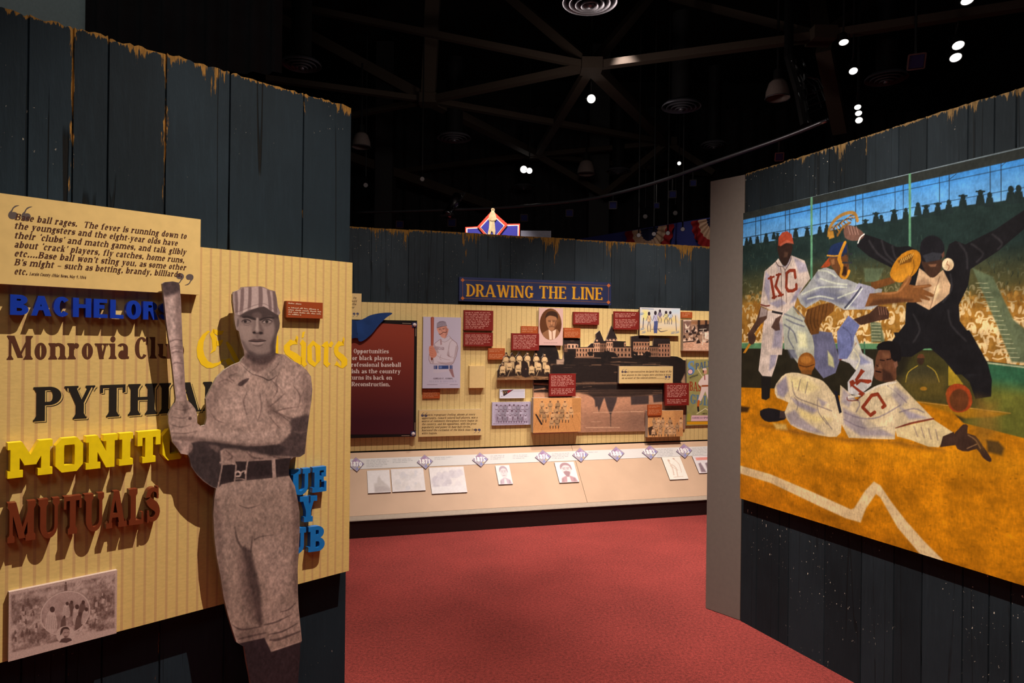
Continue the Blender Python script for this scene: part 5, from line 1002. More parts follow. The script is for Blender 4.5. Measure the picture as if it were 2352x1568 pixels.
def street(c):
    D = K(1390, 690, 9.224); f = lambda P: [D(*p) for p in P]; dk = rgb(48, 32, 26); c.a[:] = rgb(150, 112, 84); c.poly(f([(1650,880),(2400,860),(2400,1060),(1650,1050)]), rgb(200, 150, 116), 3); c.poly(f([(1820,440),(2400,380),(2400,520),(1820,500)]), rgb(138, 92, 58), 2); [c.line(f([(x, 400), (x, 640)]), 5, dk, .5) for x in (1985, 2140)]
    r = random.Random(3)
    for _ in range(60):
        x, y, s = r.uniform(1660, 2400), r.uniform(560, 880), r.uniform(20, 50); c.poly(f([(x - s, y + s), (x, y - s), (x + s, y + s * .8)]), dk if r.random() < .55 else rgb(214, 176, 146), .7, .9)
    c.poly(f([(1660,410),(1815,410),(1815,690),(1660,700)]), rgb(120, 86, 70), .4); c.line(f([(1668,425),(1810,420)]), 3, rgb(206, 176, 150), .4, .9)
    c.poly(f([(1690,480),(1750,560),(1790,520),(1780,590),(1700,600)]), rgb(214, 180, 150), .6); c.poly(f([(1700,620),(1780,610),(1790,670),(1690,680)]), rgb(210, 178, 150), .6); c.ell(*D(1735, 650), 3, 3, dk, .4); c.poly(f([(1660,890),(1870,880),(1870,1010),(1660,1010)]), rgb(190, 138, 104), .8); c.line(f([(1655,880),(1880,860)]), 2.5, dk, .5)
    c.poly(f([(1950,520),(2400,480),(2400,640),(1980,660)]), rgb(40, 28, 24), 1.5, .9); c.line(f([(2000,610),(2140,600)]), 1.2, rgb(220, 190, 160), .3); c.line(f([(2080,610),(2060,940)]), 1.3, rgb(214, 184, 154), .3); c.poly(f([(2100,660),(2230,680),(2230,830),(2110,810)]), rgb(222, 184, 154), .5); c.mottle(.18, 4, 4, 6, 3)
board(FW, 'street_photograph', 'sepia crowd photograph cut off by the pale end panel', 'framed print', [(1569.3, 734), (1668, 736), (1668, 808), (1568.5, 803.5)], WP + .0008, .045, PR, PAPE, None, street, (130, 110), 'line')
# team cutout
def Q8(P): return [K(1050, 690, 7.127)(*p) for p in P]
tout = Q8([(655,1300),(660,1150),(680,1120),(700,1060),(735,1030),(752,980),(752,940),(790,900),(795,850),(815,848),(830,900),(870,920),(880,870),(905,850),(930,890),(955,930),(1000,870),(1005,835),(1035,835),(1040,880),(1085,930),(1100,920),(1135,875),(1140,840),(1170,842),(1175,885),(1205,920),(1255,930),(1275,880),(1280,855),(1305,855),(1315,890),(1350,930),(1390,930),(1410,900),(1415,865),(1445,868),(1450,900),(1490,940),(1500,1000),(1520,1050),(1560,1100),(1560,1190),(1520,1240),(1515,1295)])
def canvas_for(fr, outline, w, res):
    O = [fr.uv(x, y, w) for x, y in outline]; u0, u1 = min(p[0] for p in O), max(p[0] for p in O); v0, v1 = min(p[1] for p in O), max(p[1] for p in O)
    def T(x, y): u, v = fr.uv(x, y, w); return (u - u0) * res, (v1 - v) * res
    return Canvas(int((u1 - u0) * res) + 3, int((v1 - v0) * res) + 3, T, (.5, .4, .3)), (lambda p: ((p[:, 0] - u0) * res, (v1 - p[:, 1]) * res))
tc_, tT = canvas_for(FW, tout, WP + .06, 460)
def team(c):
    cl, dk, sk = rgb(206, 166, 112), rgb(42, 28, 20), rgb(88, 56, 38); c.a[:] = dk; D = K(1050, 690, 7.127); c.poly(Q8([(650,1260),(900,1240),(1100,1220),(1520,1250),(1520,1310),(650,1310)]), rgb(132, 92, 56), 2, .9)
    r = random.Random(2)
    for _ in range(16): x = r.uniform(660, 1480); y = r.uniform(1240, 1290); c.line(Q8([(x, y), (x + r.uniform(40, 140), y + r.uniform(-25, 25))]), .8, rgb(186, 140, 92) if r.random() < .6 else dk, .4, .8)
    st = [(*D(x, y), 8.2, 0, cl * q) for x, y, q in ((800, 965, .93), (905, 960, .9), (1020, 945, 1), (1152, 945, 1), (1297, 955, 1), (1432, 965, 1))]; si = [(*D(x, y), 7.6, 1, cl * q) for x, y, q in ((745, 1110, .96), (855, 1060, .95), (1000, 1090, .96), (1220, 1110, .97), (1335, 1060, 1), (1475, 1095, 1))]
    crowd(c, st, cl, dk, sk, seed=1); c.poly(Q8([(1060,1240),(1070,1060),(1100,1005),(1140,1005),(1165,1070),(1185,1240)]), rgb(38, 26, 22), .6, 1, 2); c.ell(*D(1125, 1120), 1.6, 1.8, rgb(110, 74, 56), .3); crowd(c, si, cl, dk, sk, seed=5)
    for a, b in (((830, 1240), (880, 1120)), ((1000, 1230), (950, 1120)), ((1300, 1230), (1350, 1110))): c.line(Q8([a, b]), .9, rgb(214, 172, 120), .3)
team(tc_)
cutout(FW, 'team_cutout', 'sepia cutout of a seated and standing team in white uniforms', 'cutout figure', tout, WP + .042, .018, tc_, tT, PAPE, 'line', .0042)
# hotel and lake cutout
H5 = K(1280, 740, 5.6)
def HH(P): return [H5(*p) for p in P]
hout = HH([(-308,1440),(-308,600),(-300,420),(-270,330),(-200,250),(-120,240),(-60,255),(-10,330),(15,400),(30,470),(70,475),(85,400),(75,340),(82,205),(295,205),(297,318),(390,316),(440,270),(470,268),(500,200),(497,150),(545,103),(600,240),(625,235),(640,190),(700,40),(770,210),(772,240),(880,245),(885,305),(950,310),(950,180),(1090,165),(1185,185),(1190,300),(1230,300),(1240,205),(1445,205),(1455,300),(1455,435),(1540,440),(1590,460),(1620,485),(1650,490),(1648,1375),(1140,1400),(300,1415)])
hc, hT = canvas_for(FW, hout, WP + .02, 430)
def hotel(c):
    dk, wl, md = rgb(34, 25, 21), rgb(196, 142, 104), rgb(126, 84, 58); c.a[:] = dk
    # pale water and sky reflections in the lower half
    c.poly(HH([(-320,900),(280,905),(390,930),(460,960),(940,950),(1230,930),(1660,960),(1660,1450),(-320,1450)]), rgb(176, 122, 88), 3); c.poly(HH([(300,1160),(1660,1140),(1660,1450),(300,1450)]), rgb(132, 92, 68), 22, .8); c.poly(HH([(900,1150),(1660,1100),(1660,1400),(900,1400)]), rgb(112, 80, 62), 30, .6)
    # facades
    def wing(x0, y0, x1, y1, col, rows, cols, arch=False, win=dk):
        c.poly(HH([(x0, y0), (x1, y0), (x1, y1), (x0, y1)]), col, .4)
        for i in range(rows):
            for j in range(cols):
                x = x0 + (x1 - x0) * (j + .5) / cols; y = y0 + (y1 - y0) * (i + .55) / rows; w, h = (x1 - x0) / cols * .24, (y1 - y0) / rows * .28; c.poly(HH([(x - w, y - h), (x + w, y - h), (x + w, y + h), (x - w, y + h)]), win, .25, .95)
            c.line(HH([(x0, y0 + (y1 - y0) * (i + 1) / rows), (x1, y0 + (y1 - y0) * (i + 1) / rows)]), .7, dk, .3, .55)
    wing(130, 275, 270, 340, rgb(206, 152, 116), 1, 3); wing(88, 285, 130, 380, md, 2, 2); wing(240, 325, 470, 445, rgb(176, 124, 88), 2, 6); wing(468, 262, 548, 380, wl, 2, 3); wing(548, 270, 640, 380, rgb(120, 82, 58), 2, 4); wing(632, 250, 715, 380, wl, 2, 3); wing(632, 205, 772, 240, rgb(200, 150, 116), 1, 3); wing(715, 318, 950, 450, rgb(150, 106, 76), 2, 5); wing(860, 260, 884, 310, wl, 1, 1)
    wing(975, 250, 1190, 420, rgb(158, 108, 76), 3, 6); wing(1185, 315, 1310, 440, rgb(140, 96, 68), 2, 5); wing(1300, 270, 1450, 445, rgb(160, 108, 78), 3, 4)
    for x in range(990, 1180, 34): c.ell(*H5(x, 330), 1.1, 2.2, rgb(230, 186, 146), .4, .8)
    for x in range(1000, 1180, 44): c.ell(*H5(x, 412), 2.2, 2.0, rgb(216, 166, 124), .4, .8)
    for P in ([(82,205),(295,205),(297,318),(270,285),(240,278),(130,278),(85,285)], [(390,316),(440,268),(468,270),(468,316)], [(470,265),(500,200),(497,150),(545,103),(606,250)], [(618,215),(700,40),(776,214)], [(948,250),(950,178),(1090,162),(1186,183),(1192,250)], [(1226,280),(1238,203),(1446,203),(1458,276)]): c.poly(HH(P), rgb(40, 30, 27), .5)
    for P in ([(270,322),(470,318)], [(600,248),(885,248)], [(715,316),(960,316)], [(1185,312),(1310,312)]): c.line(HH(P), 2.2, dk, .4)
    c.ell(*H5(510, 235), 2.2, 2.4, wl, .5); c.ell(*H5(190, 240), 5, 2.2, rgb(70, 50, 40), .6)
    r = random.Random(6)
    for x, y, s in ((-180, 340, 130), (-240, 430, 90), (-90, 400, 100), (160, 430, 85), (130, 490, 70), (640, 440, 80), (720, 430, 60), (420, 400, 45), (1010, 430, 60), (1160, 425, 55), (1550, 490, 60), (560, 470, 70)):
        for _ in range(14): a = r.uniform(0, 6.28); q = r.uniform(.2, .9) * s; c.ell(*H5(x + q * math.cos(a), y + q * .9 * math.sin(a)), s * .05, s * .05, rgb(28, 22, 19), .8)
    c.poly(HH([(15,360),(75,350),(85,480),(20,470)]), rgb(190, 150, 122), 1.2, .9); c.poly(HH([(-10,480),(90,480),(80,540),(-10,540)]), rgb(196, 156, 122), 1.5, .8)
    c.line(HH([(230,452),(560,458)]), 1.2, wl, .5, .8); c.line(HH([(700,455),(960,448)]), 1, wl, .5, .7); c.line(HH([(1180,440),(1460,438)]), 1, wl, .5, .6)
    # dark lake with light streaks, broken reflections
    for _ in range(70):
        y = r.choice((r.uniform(500, 560), r.uniform(760, 940), r.uniform(560, 760))); x = r.uniform(-300, 1600); w = r.uniform(20, 190)
        if y > 560 and y < 750 and r.random() < .7: continue
        c.line(HH([(x, y), (x + w, y + r.uniform(-8, 8))]), r.uniform(.5, 1.6), rgb(150, 106, 74) if r.random() < .6 else rgb(80, 58, 42), .6, r.uniform(.3, .85))
    for y, a in ((785, .9), (800, .5), (880, .6), (905, .8), (925, .5)): c.line(HH([(240, y), (700, y - 8), (1350, y + (850 - 800) * .3 - 14)]), 1.6, rgb(176, 124, 86), 1, a * .8)
    c.line(HH([(-305,790),(-100,800),(0,812)]), 3, rgb(204, 146, 104), 1.2, .9); c.line(HH([(-305,870),(-150,850)]), 2.5, rgb(196, 140, 100), 1.2, .9)
    for P in ([(455,960),(610,960),(590,1000),(535,1150),(515,1080),(490,1090),(480,1000)], [(605,960),(770,960),(760,1020),(715,1130),(692,1190),(690,1340),(684,1340),(680,1190),(640,1090)], [(945,950),(1178,940),(1175,1050),(950,1060)], [(1225,930),(1380,920),(1390,1020),(1240,1030)]): c.poly(HH(P), rgb(58, 46, 42), 1.6, .95)
    c.poly(HH([(390,905),(460,960),(940,955),(1220,930),(1230,860),(400,860)]), rgb(52, 38, 30), 3, .75)
    for a, b, w in (((460,1160), (1110,1145), 1.1), ((370,1352), (800,1350), 1.5), ((950,1145), (1110,1150), 1.3), ((440,1280), (560,1275), .8)): c.line(HH([a, b]), w, rgb(208, 160, 120), .7, .7)
    c.poly(HH([(1590,760),(1640,660),(1648,790),(1600,780)]), rgb(190, 140, 100), 1.5, .8); c.mottle(.10, 5, 9, 12, 3); c.mottle(.06, 1, 2, 19, 1)
hotel(hc)
cutout(FW, 'hotel_photograph_cutout', 'large sepia cutout photograph of a grand hotel with pointed roofs over a lake', 'cutout print', hout, WP + .0008, .0192, hc, hT, PAPE, 'line', .0050)
# small prints
def pennant(c):
    D = K(800, 460, 2.613); f = lambda P: [D(*p) for p in P]; c.a[:] = rgb(196, 186, 196); c.poly(f([(924,1140),(992,1136),(932,1176)]), rgb(52, 34, 34), .4); c.poly(f([(958,1140),(985,1137),(955,1158)]), rgb(150, 36, 44), .4, .9); [c.line(f([(928 + k * 11, 1145), (934 + k * 10, 1160 - k * 4)]), .9, rgb(196, 160, 96), .3) for k in range(3)]; c.line(f([(916,1146),(922,1146)]), .8, rgb(50, 40, 44), .3); c.line(f([(918,1176),(926,1174)]), .8, rgb(50, 40, 44), .3)
    for k in range(7): [c.line(f([(x, 1144 + k * 5.4), (x + 5, 1144 + k * 5.4)]), .45, rgb(96, 88, 104), .2, .8) for x in np.arange(max(990 - k * 9, 940), 1052, 7.4)]
board(FW, 'pennant_label', 'small white label with a dark pennant, above the grey team photograph', 'label', F_(908, 1133, 1060, 1187), WP + .0008, .02, PR, PAPE, None, pennant, (150, 56), 'line')
def team_rows(rows, bg, cl, dk, sk, D, extra=None):
    def f(c):
        c.a[:] = bg
        if extra: extra(c)
        for y, xs, s, seat in rows: crowd(c, [(*D(x, y), s, seat, cl * (1 - .22 * ((k * 7 + int(y)) % 3) / 2)) for k, x in enumerate(xs)], cl, dk, sk, seed=int(y))
        c.mottle(.10, 2, 2, 8, 2)
    return f
D2 = K(1110, 860, 7.84)
board(FW, 'team_photograph', 'violet-grey photograph of a large standing team', 'framed print', [(1130.5, 922.5), (1219.5, 923), (1218.5, 975), (1129.8, 976.6)], WP + .0008, .022, PR, PAPE, None, team_rows([(600, range(240, 800, 78), 5.6, 0), (700, range(280, 820, 80), 5.2, 1), (775, range(300, 800, 92), 5.0, 1)], rgb(166, 150, 158), rgb(168, 152, 158), rgb(64, 42, 50), rgb(92, 66, 70), D2, lambda c: (c.poly([D2(*p) for p in [(230,560),(800,560),(800,850),(230,850)]], rgb(96, 72, 80), 5, .7), c.poly([D2(*p) for p in [(180,875),(740,870),(740,895),(180,895)]], rgb(120, 98, 106), .6, .5))), (170, 104), 'line')
def floor1(c):
    c.poly([D2(*p) for p in [(890,690),(1760,690),(1760,1030),(890,1030)]], rgb(176, 116, 62), 6, .8); [c.line([D2(x, 700), D2(x + (x - 1300) * .4, 1010)], .6, rgb(120, 74, 38), .5, .6) for x in range(900, 1800, 110)]; c.line([D2(950, 720), D2(1050, 890)], [3, 4], rgb(40, 28, 24), .6); c.poly([D2(*p) for p in [(1600,430),(1760,430),(1760,680),(1600,690)]], rgb(160, 106, 56), 2, .7)
bx = team_rows([(540, (1060, 1205, 1345, 1470), 6.8, 0), (650, (1050, 1140, 1310, 1420, 1580), 6.6, 1), (740, (1100, 1250, 1330, 1400, 1510), 6.6, 1), (850, (1230, 1330), 6.4, 1)], rgb(196, 136, 78), rgb(190, 142, 92), rgb(56, 36, 26), rgb(104, 66, 44), D2, floor1)
board(FW, 'team_photograph', 'warm sepia photograph of a reclining team on bare floorboards', 'framed print', [C6(1112, 1187), C6(1397, 1182), C6(1395, 1385), C6(1108, 1397)], WP + .021, .06, PR, PAPE, None, bx, (210, 150), 'line')
D3 = K(1390, 800, 7.128)
def back3(c): c.poly([D3(*p) for p in [(700,1300),(800,1260),(850,1420),(720,1420)]], rgb(44, 30, 24), 1.5, .9); c.poly([D3(*p) for p in [(1130,1010),(1280,1010),(1280,1430),(1130,1430)]], rgb(168, 112, 64), 4, .6)
board(FW, 'team_photograph', 'small sepia team photograph standing out over the lake corner', 'framed print', [(1487.7, 944), (1569, 941), (1568.5, 1001), (1488, 1004.5)], WP + .021, .05, PR, PAPE, None, team_rows([(1190, (800, 875, 945, 1060, 1240), 5.6, 0), (1270, (830, 910, 1010, 1090, 1180), 5.4, 1), (1350, (790, 900, 1000, 1060, 1130), 5.4, 1)], rgb(190, 132, 76), rgb(200, 152, 104), rgb(62, 40, 28), rgb(110, 72, 48), D3, back3), (140, 112), 'line')
def guide(c):
    D = D3; f = lambda P: [D(*p) for p in P]; c.a[:] = rgb(138, 126, 72); c.mottle(.12, 30, 20, 4, 3); wt = rgb(206, 176, 158)
    c.text(CLAR, 'S', *D(1352, 440), *D(1462, 425), 32, rgb(92, 122, 150), .4); c.ell(*D(1395, 380), 6.4, 6.6, rgb(48, 58, 100), .4); c.ell(*D(1395, 380), 5.2, 5.2, rgb(206, 160, 150), .4)
    c.text(WEST, "PALDING'S", *D(1480, 345), *D(1990, 245), 14, rgb(66, 84, 104), .4); c.line(f([(1375,480),(1450,455),(1520,440)]), 1, rgb(60, 60, 50), .4); c.text(TIMESI, 'official', *D(1385, 495), *D(1520, 440), 5, rgb(64, 62, 48), .3)
    c.text(CLAR, 'BASE BALL', *D(1380, 690), *D(1900, 730), 21, rgb(140, 52, 24), .4); c.text(CLAR, 'GUIDE', *D(1385, 900), *D(1860, 960), 22, rgb(84, 106, 116), .4)
    c.poly(f([(1580,600),(1700,590),(1740,640),(1760,860),(1690,860),(1640,700),(1570,860),(1515,860),(1560,720)]), wt, .6); c.poly(f([(1590,470),(1640,430),(1700,430),(1760,470),(1770,600),(1580,610),(1540,600),(1525,560)]), rgb(210, 180, 162), .6, 1, 2); c.poly(f([(1580,600),(1740,595),(1740,622),(1580,628)]), rgb(140, 66, 30), .4); c.line(f([(1628,440),(1632,510)]), 2, rgb(130, 40, 40), .4)
    c.ell(*D(1635, 378), 4.8, 6, rgb(190, 130, 100), .5); c.poly(f([(1592,350),(1600,325),(1650,320),(1665,350),(1625,362)]), wt, .4); c.poly(f([(1595,355),(1620,362),(1610,410),(1598,390)]), rgb(60, 36, 28), .5); c.line(f([(1510,330),(1600,470)]), 1.2, rgb(214, 190, 140), .3)
    for a, b in (((1530,860), (1520,960)), ((1705,860), (1700,960))): c.line(f([a, b]), 5, rgb(176, 84, 26), .4); c.line(f([b, (b[0] + 6, b[1] + 60)]), 4, rgb(34, 26, 24), .4)
    c.line(f([(1500,1070),(1640,980),(1760,1060)]), 1.6, rgb(206, 186, 140), .4); c.text(TIMES, '1884', *D(1580, 1080), *D(1670, 1078), 3.6, rgb(60, 50, 36), .3); c.poly(f([(1345,1080),(1390,1060),(1400,1180),(1340,1180)]), rgb(150, 136, 40), 2, .8)
    c.poly(f([(1415,1095),(2100,1095),(2100,1180),(1405,1190)]), rgb(206, 160, 154), .5); c.text(TIMES, 'AMERICAN SPORTS PUBLISHING CO.', *D(1420, 1150), *D(2000, 1143), 4, rgb(110, 74, 92), .3); c.poly(f([(1330,1200),(2100,1190),(2100,1240),(1330,1245)]), rgb(196, 132, 20), .5); c.line(f([(1330,1195),(2100,1186)]), 1, rgb(120, 80, 20), .3); c.line([D(1332, 170), D(1332, 1245)], 1.2, rgb(80, 74, 58), .3)
board(FW, 'guide_poster', 'olive guide poster of a player in white beside the pale end panel', 'poster', [(1576.5, 824), (1690, 826), (1690, 975.5), (1575.8, 975)], WP + .0008, .02, PR, PAPE, None, guide, (230, 300), 'line')
# ------------------------------------------------------------------ sloping timeline counter along the long wall
wF = ((at_z(803.6, 1240, 0) - FW.O).dot(FW.N) + (at_z(1627, 1181, 0) - FW.O).dot(FW.N)) / 2
zl = FW.uv(1220, 1170.4, wF)[1]; zf = FW.uv(1220, 1161.2, wF - .045)[1]; zl = min(zl, zf - .004)
zb = vB - .012; wb = .034
DV = FW.N * -(wF - .045 - wb) + Vector((0, 0, 1)) * (zb - zf)
DK = Frame(FW.P(0, zf, wF - .045), FW.U, DV); dlen = DV.length
ua, ub = FW.uv(600, 900, wF)[0], FWL + .9
cnt = empty('display_counter', FW.M((ua + ub) / 2, 0, 0)); tag(cnt, 'long low counter with pale peach sloping top under the pinstriped wall', 'display counter'); ch = (ub - ua) / 2
PEA = mat('peach_laminate', (.57, .395, .275), .6, var=.05, scale=5); Ml = cnt.matrix_world.inverted()
sm = [ua, DK.uv(1330, 1086)[0], ub]
for a, b in zip(sm, sm[1:]):
    mb = MB(); mb.box(a + .0015, b - .0015, 0, .02, 0, dlen); o = mb.build('sloping_top', PEA, cnt); o.matrix_local = Ml @ DK.M(0, 0, 0)
mb = MB(); L_ = Ml @ FW.M(0, 0, 0)
def prof(pts, m, name):
    mb = MB(); n = len(pts); v = [(x, -w, z) for x in (ua, ub) for w, z in pts]; f = [tuple(range(n)), tuple(range(n, 2 * n))[::-1]] + [(k, k + n, (k + 1) % n + n, (k + 1) % n) for k in range(n)]; mb.add(v, [q[::-1] for q in f]); o = mb.build(name, m, cnt); o.matrix_local = L_; return o
prof([(wF - .044, zf - .001), (wF, zl), (wF + .002, zl - .006), (wF - .044, zl - .012)], mat('grey_nosing', (.40, .33, .27), .45), 'front_nosing')
prof([(wF - .012, 0.001), (wF - .010, zl - .013), (wb + .02, zl - .013), (wb + .02, 0.001)], mat('black_plinth', (.014, .008, .008), .45), 'plinth')
PAPW = mat('white_paper', (.64, .63, .63), .6, var=.01)
st = board(DK, 'timeline_strip', 'white timeline strip of small print running along the peach counter', 'printed strip', [(640, 1061), (1690, 1021), (1690, 1042), (640, 1085)], .0008, .002, PAPW, PAPW)
GP = mat('grey_timeline_print', (.42, .42, .44), .6, var=.02)
for x, y, w, n in ((842, 1055, 52, 5), (902, 1053, 48, 3), (998, 1049, 42, 2), (1127, 1045, 34, 3), (1178, 1043.5, 38, 3), (1268, 1040, 40, 4), (1352, 1036.5, 30, 1), (1510, 1030.2, 38, 6), (1590, 1027.5, 38, 5)): small_print(st, x, y, x + w, y + n * 3.6, n, GP, int(x), -.036, 'small_print', h=.34)
def diamond(px, py, year, label):
    h, k = 17.5, 16; P = [(px - 18.5, py + 1), (px - 1, py - 16.5), (px + 18.5, py - 1.5), (px + 2, py + 17)]; th = .006; w = .0035 + th
    c, T = canvas_for(DK, P, w, 520)
    q = [(a, b) for a, b in P]; mix = lambda t, s: tuple(P[0][k] * (1 - t) * (1 - s) + P[1][k] * t * (1 - s) + P[2][k] * t * s + P[3][k] * (1 - t) * s for k in (0, 1))
    c.a[:] = rgb(176, 160, 176)
    for t0, t1, s0, s1, cl in ((.08, .92, .08, .3, (150, 110, 140)), (.08, .3, .08, .92, (170, 160, 160)), (.7, .92, .1, .9, (160, 130, 170)), (.1, .9, .74, .92, (120, 130, 190)), (.35, .6, .8, .92, (220, 190, 90)), (.4, .9, .3, .5, (190, 170, 190))): c.poly([mix(t0, s0), mix(t1, s0), mix(t1, s1), mix(t0, s1)], rgb(*cl), .4, .75)
    for a, b in ((0, 1), (1, 2), (2, 3), (3, 0)): c.line([P[a], P[b]], 1.4, rgb(120, 100, 120), .3, .7)
    D = cutout(DK, 'year_marker', label, 'timeline marker', P, .0035, th, c, T, mat('marker_edge', (.12, .10, .12), .5), 'deck', .0045, group='year markers on the timeline')
    lettering(D, YEAR, [(year, (px - 12.5, py + 4.2), (px + 13.5, py + 4.8), 10.5)], mat('white_year', (.84, .83, .84), .5, var=.01), 'year_lettering', .0008)
for x, y, yr in ((818, 1066, '1870'), (976, 1060, '1871'), (1103, 1055, '1875'), (1247.5, 1049, '1876'), (1333, 1044, '1877'), (1415.7, 1041.7, '1880'), (1493, 1038, '1883'), (1571.6, 1035, '1893')): diamond(x, y, yr, 'small diamond year marker reading %s on the white timeline strip' % yr)
PE = mat('dark_print_edge', (.16, .12, .10), .6)
def deckprint(label, q, fn, res): board(DK, 'photo_card', label, 'photo card', q, .0034, .008, PR, PE, None, fn, res, 'deck', pbox=(0, 0, 1, 1))
W_ = rgb(232, 224, 220)
def sketch(seed, tones, n=26, border=.06, base=None, tops=None):
    def f(c):
        r = random.Random(seed); c.a[:] = W_ if base is None else base
        for _ in range(n):
            x, y, s = r.uniform(.12, .88), r.uniform(.15, .85), r.uniform(.03, .12); c.poly([(x - s, y + s * 1.3), (x - s * .6, y - s), (x + s * .5, y - s * 1.2), (x + s, y + s)], rgb(*r.choice(tones)), .02, .55, 2)
        if tops: tops(c)
        c.mottle(.035, 4, 4, seed, 3)
    return f
def mono(c): c.a[:] = W_; c.poly([(.3,.95),(.28,.6),(.42,.55),(.45,.35),(.52,.25),(.6,.42),(.8,.62),(.98,.8),(.98,.95)], rgb(206, 196, 190), .05); c.poly([(.3,.98),(.3,.74),(.7,.72),(.98,.85),(.98,.98)], rgb(190, 178, 174), .05, .8); c.mottle(.03, 4, 4, 2, 3)
deckprint('smallest square pale card below the 1870 year marker', [(842, 1080.7), (894, 1078.6), (898, 1130), (846.4, 1132.5)], mono, (60, 60))
deckprint('pale sketched card in the row of three, below the 1871 marker', [(896.4, 1078), (971.8, 1074), (978, 1125.5), (902.7, 1129.5)], sketch(4, [(214, 208, 206), (222, 214, 208), (206, 204, 208)]), (80, 60))
deckprint('largest pale group picture card on the peach counter', [(984, 1074), (1064, 1071), (1074, 1130), (993, 1133.6)], sketch(9, [(206, 198, 204), (198, 190, 196), (220, 212, 214)], 40, tops=lambda c: c.poly([(.02,.74),(.98,.72),(.98,.98),(.02,.98)], rgb(232, 226, 224), .03)), (90, 70))
def face(c, beard, tint=(190, 160, 168)):
    dk = rgb(*tint); c.a[:] = W_; c.poly([(.12,.98),(.2,.76),(.42,.68),(.62,.68),(.86,.78),(.95,.98)], dk * 1.12, .03); c.poly([(.4,.98),(.45,.72),(.58,.72),(.62,.98)], rgb(228, 216, 214), .03); c.poly([(.25,.3),(.3,.14),(.5,.08),(.7,.14),(.76,.34),(.72,.54),(.6,.66),(.46,.67),(.32,.56)], rgb(224, 206, 204), .02, 1, 3)
    c.poly([(.22,.36),(.24,.16),(.4,.05),(.62,.05),(.78,.18),(.8,.4),(.74,.34),(.68,.2),(.46,.16),(.32,.24)], dk, .02, .95, 3)
    for x in (.4, .6): c.line([(x - .07, .3), (x + .07, .29)], .03, dk, .01); c.ell(x, .355, .04, .018, dk * .9, .01)
    c.line([(.5,.34),(.48,.46)], .02, dk * 1.1, .01); c.line([(.4,.54),(.58,.54)], .025, dk * .95, .01)
    if beard: c.poly([(.34,.48),(.5,.45),(.66,.49),(.64,.6),(.56,.72),(.46,.72),(.37,.6)], dk * .96, .02, .95, 2)
    for s in (.2, .8): c.poly([(s - .05, .8), (s + .05, .8), (s + .06, .98), (s - .06, .98)], dk * .95, .03, .6)
deckprint('pale portrait card of a clean-shaven man on the counter', [(1136.6, 1068.8), (1169, 1067.5), (1178.6, 1110.7), (1146.4, 1112.5)], lambda c: face(c, 0, (176, 156, 164)), (60, 80))
deckprint('pale portrait card of a bearded man on the counter', [(1272.7, 1061), (1318, 1060), (1330, 1105.7), (1286, 1109)], lambda c: face(c, 1, (168, 132, 136)), (70, 80))
def fig(c):
    c.a[:] = rgb(236, 230, 216)
    for P, w in (([(.3,.2),(.36,.5),(.3,.8)], .05), ([(.4,.35),(.55,.5),(.48,.85)], .05), ([(.62,.1),(.8,.35),(.76,.7)], .03), ([(.3,.4),(.6,.6)], .03), ([(.25,.9),(.75,.88)], .03)): c.line(P, w, rgb(208, 180, 160), .02, .8, 4)
    c.ell(.32, .16, .06, .05, rgb(206, 176, 156), .02); c.ell(.62, .09, .05, .04, rgb(206, 176, 156), .02); c.mottle(.03, 4, 4, 7, 3)
deckprint('tall cream sketch card beside the 1883 and 1893 markers', [(1518.6, 1049.7), (1561, 1048), (1581.7, 1099), (1540, 1101.5)], fig, (70, 90))
def mag(c): c.a[:] = rgb(226, 218, 218); c.poly([(.08,.1),(.92,.1),(.92,.26),(.08,.26)], rgb(226, 128, 112), .02, .8); [c.poly([(x, .95), (x + .02, .45), (x + .1, .4), (x + .16, .95)], rgb(120, 96, 104), .03, .8) for x in (.08, .3, .5, .72)]; c.mottle(.05, 5, 5, 3, 3)
deckprint('card with red heading cut off by the pale end panel', [(1590, 1047), (1660, 1044), (1676, 1083), (1606, 1086.5)], mag, (80, 70))
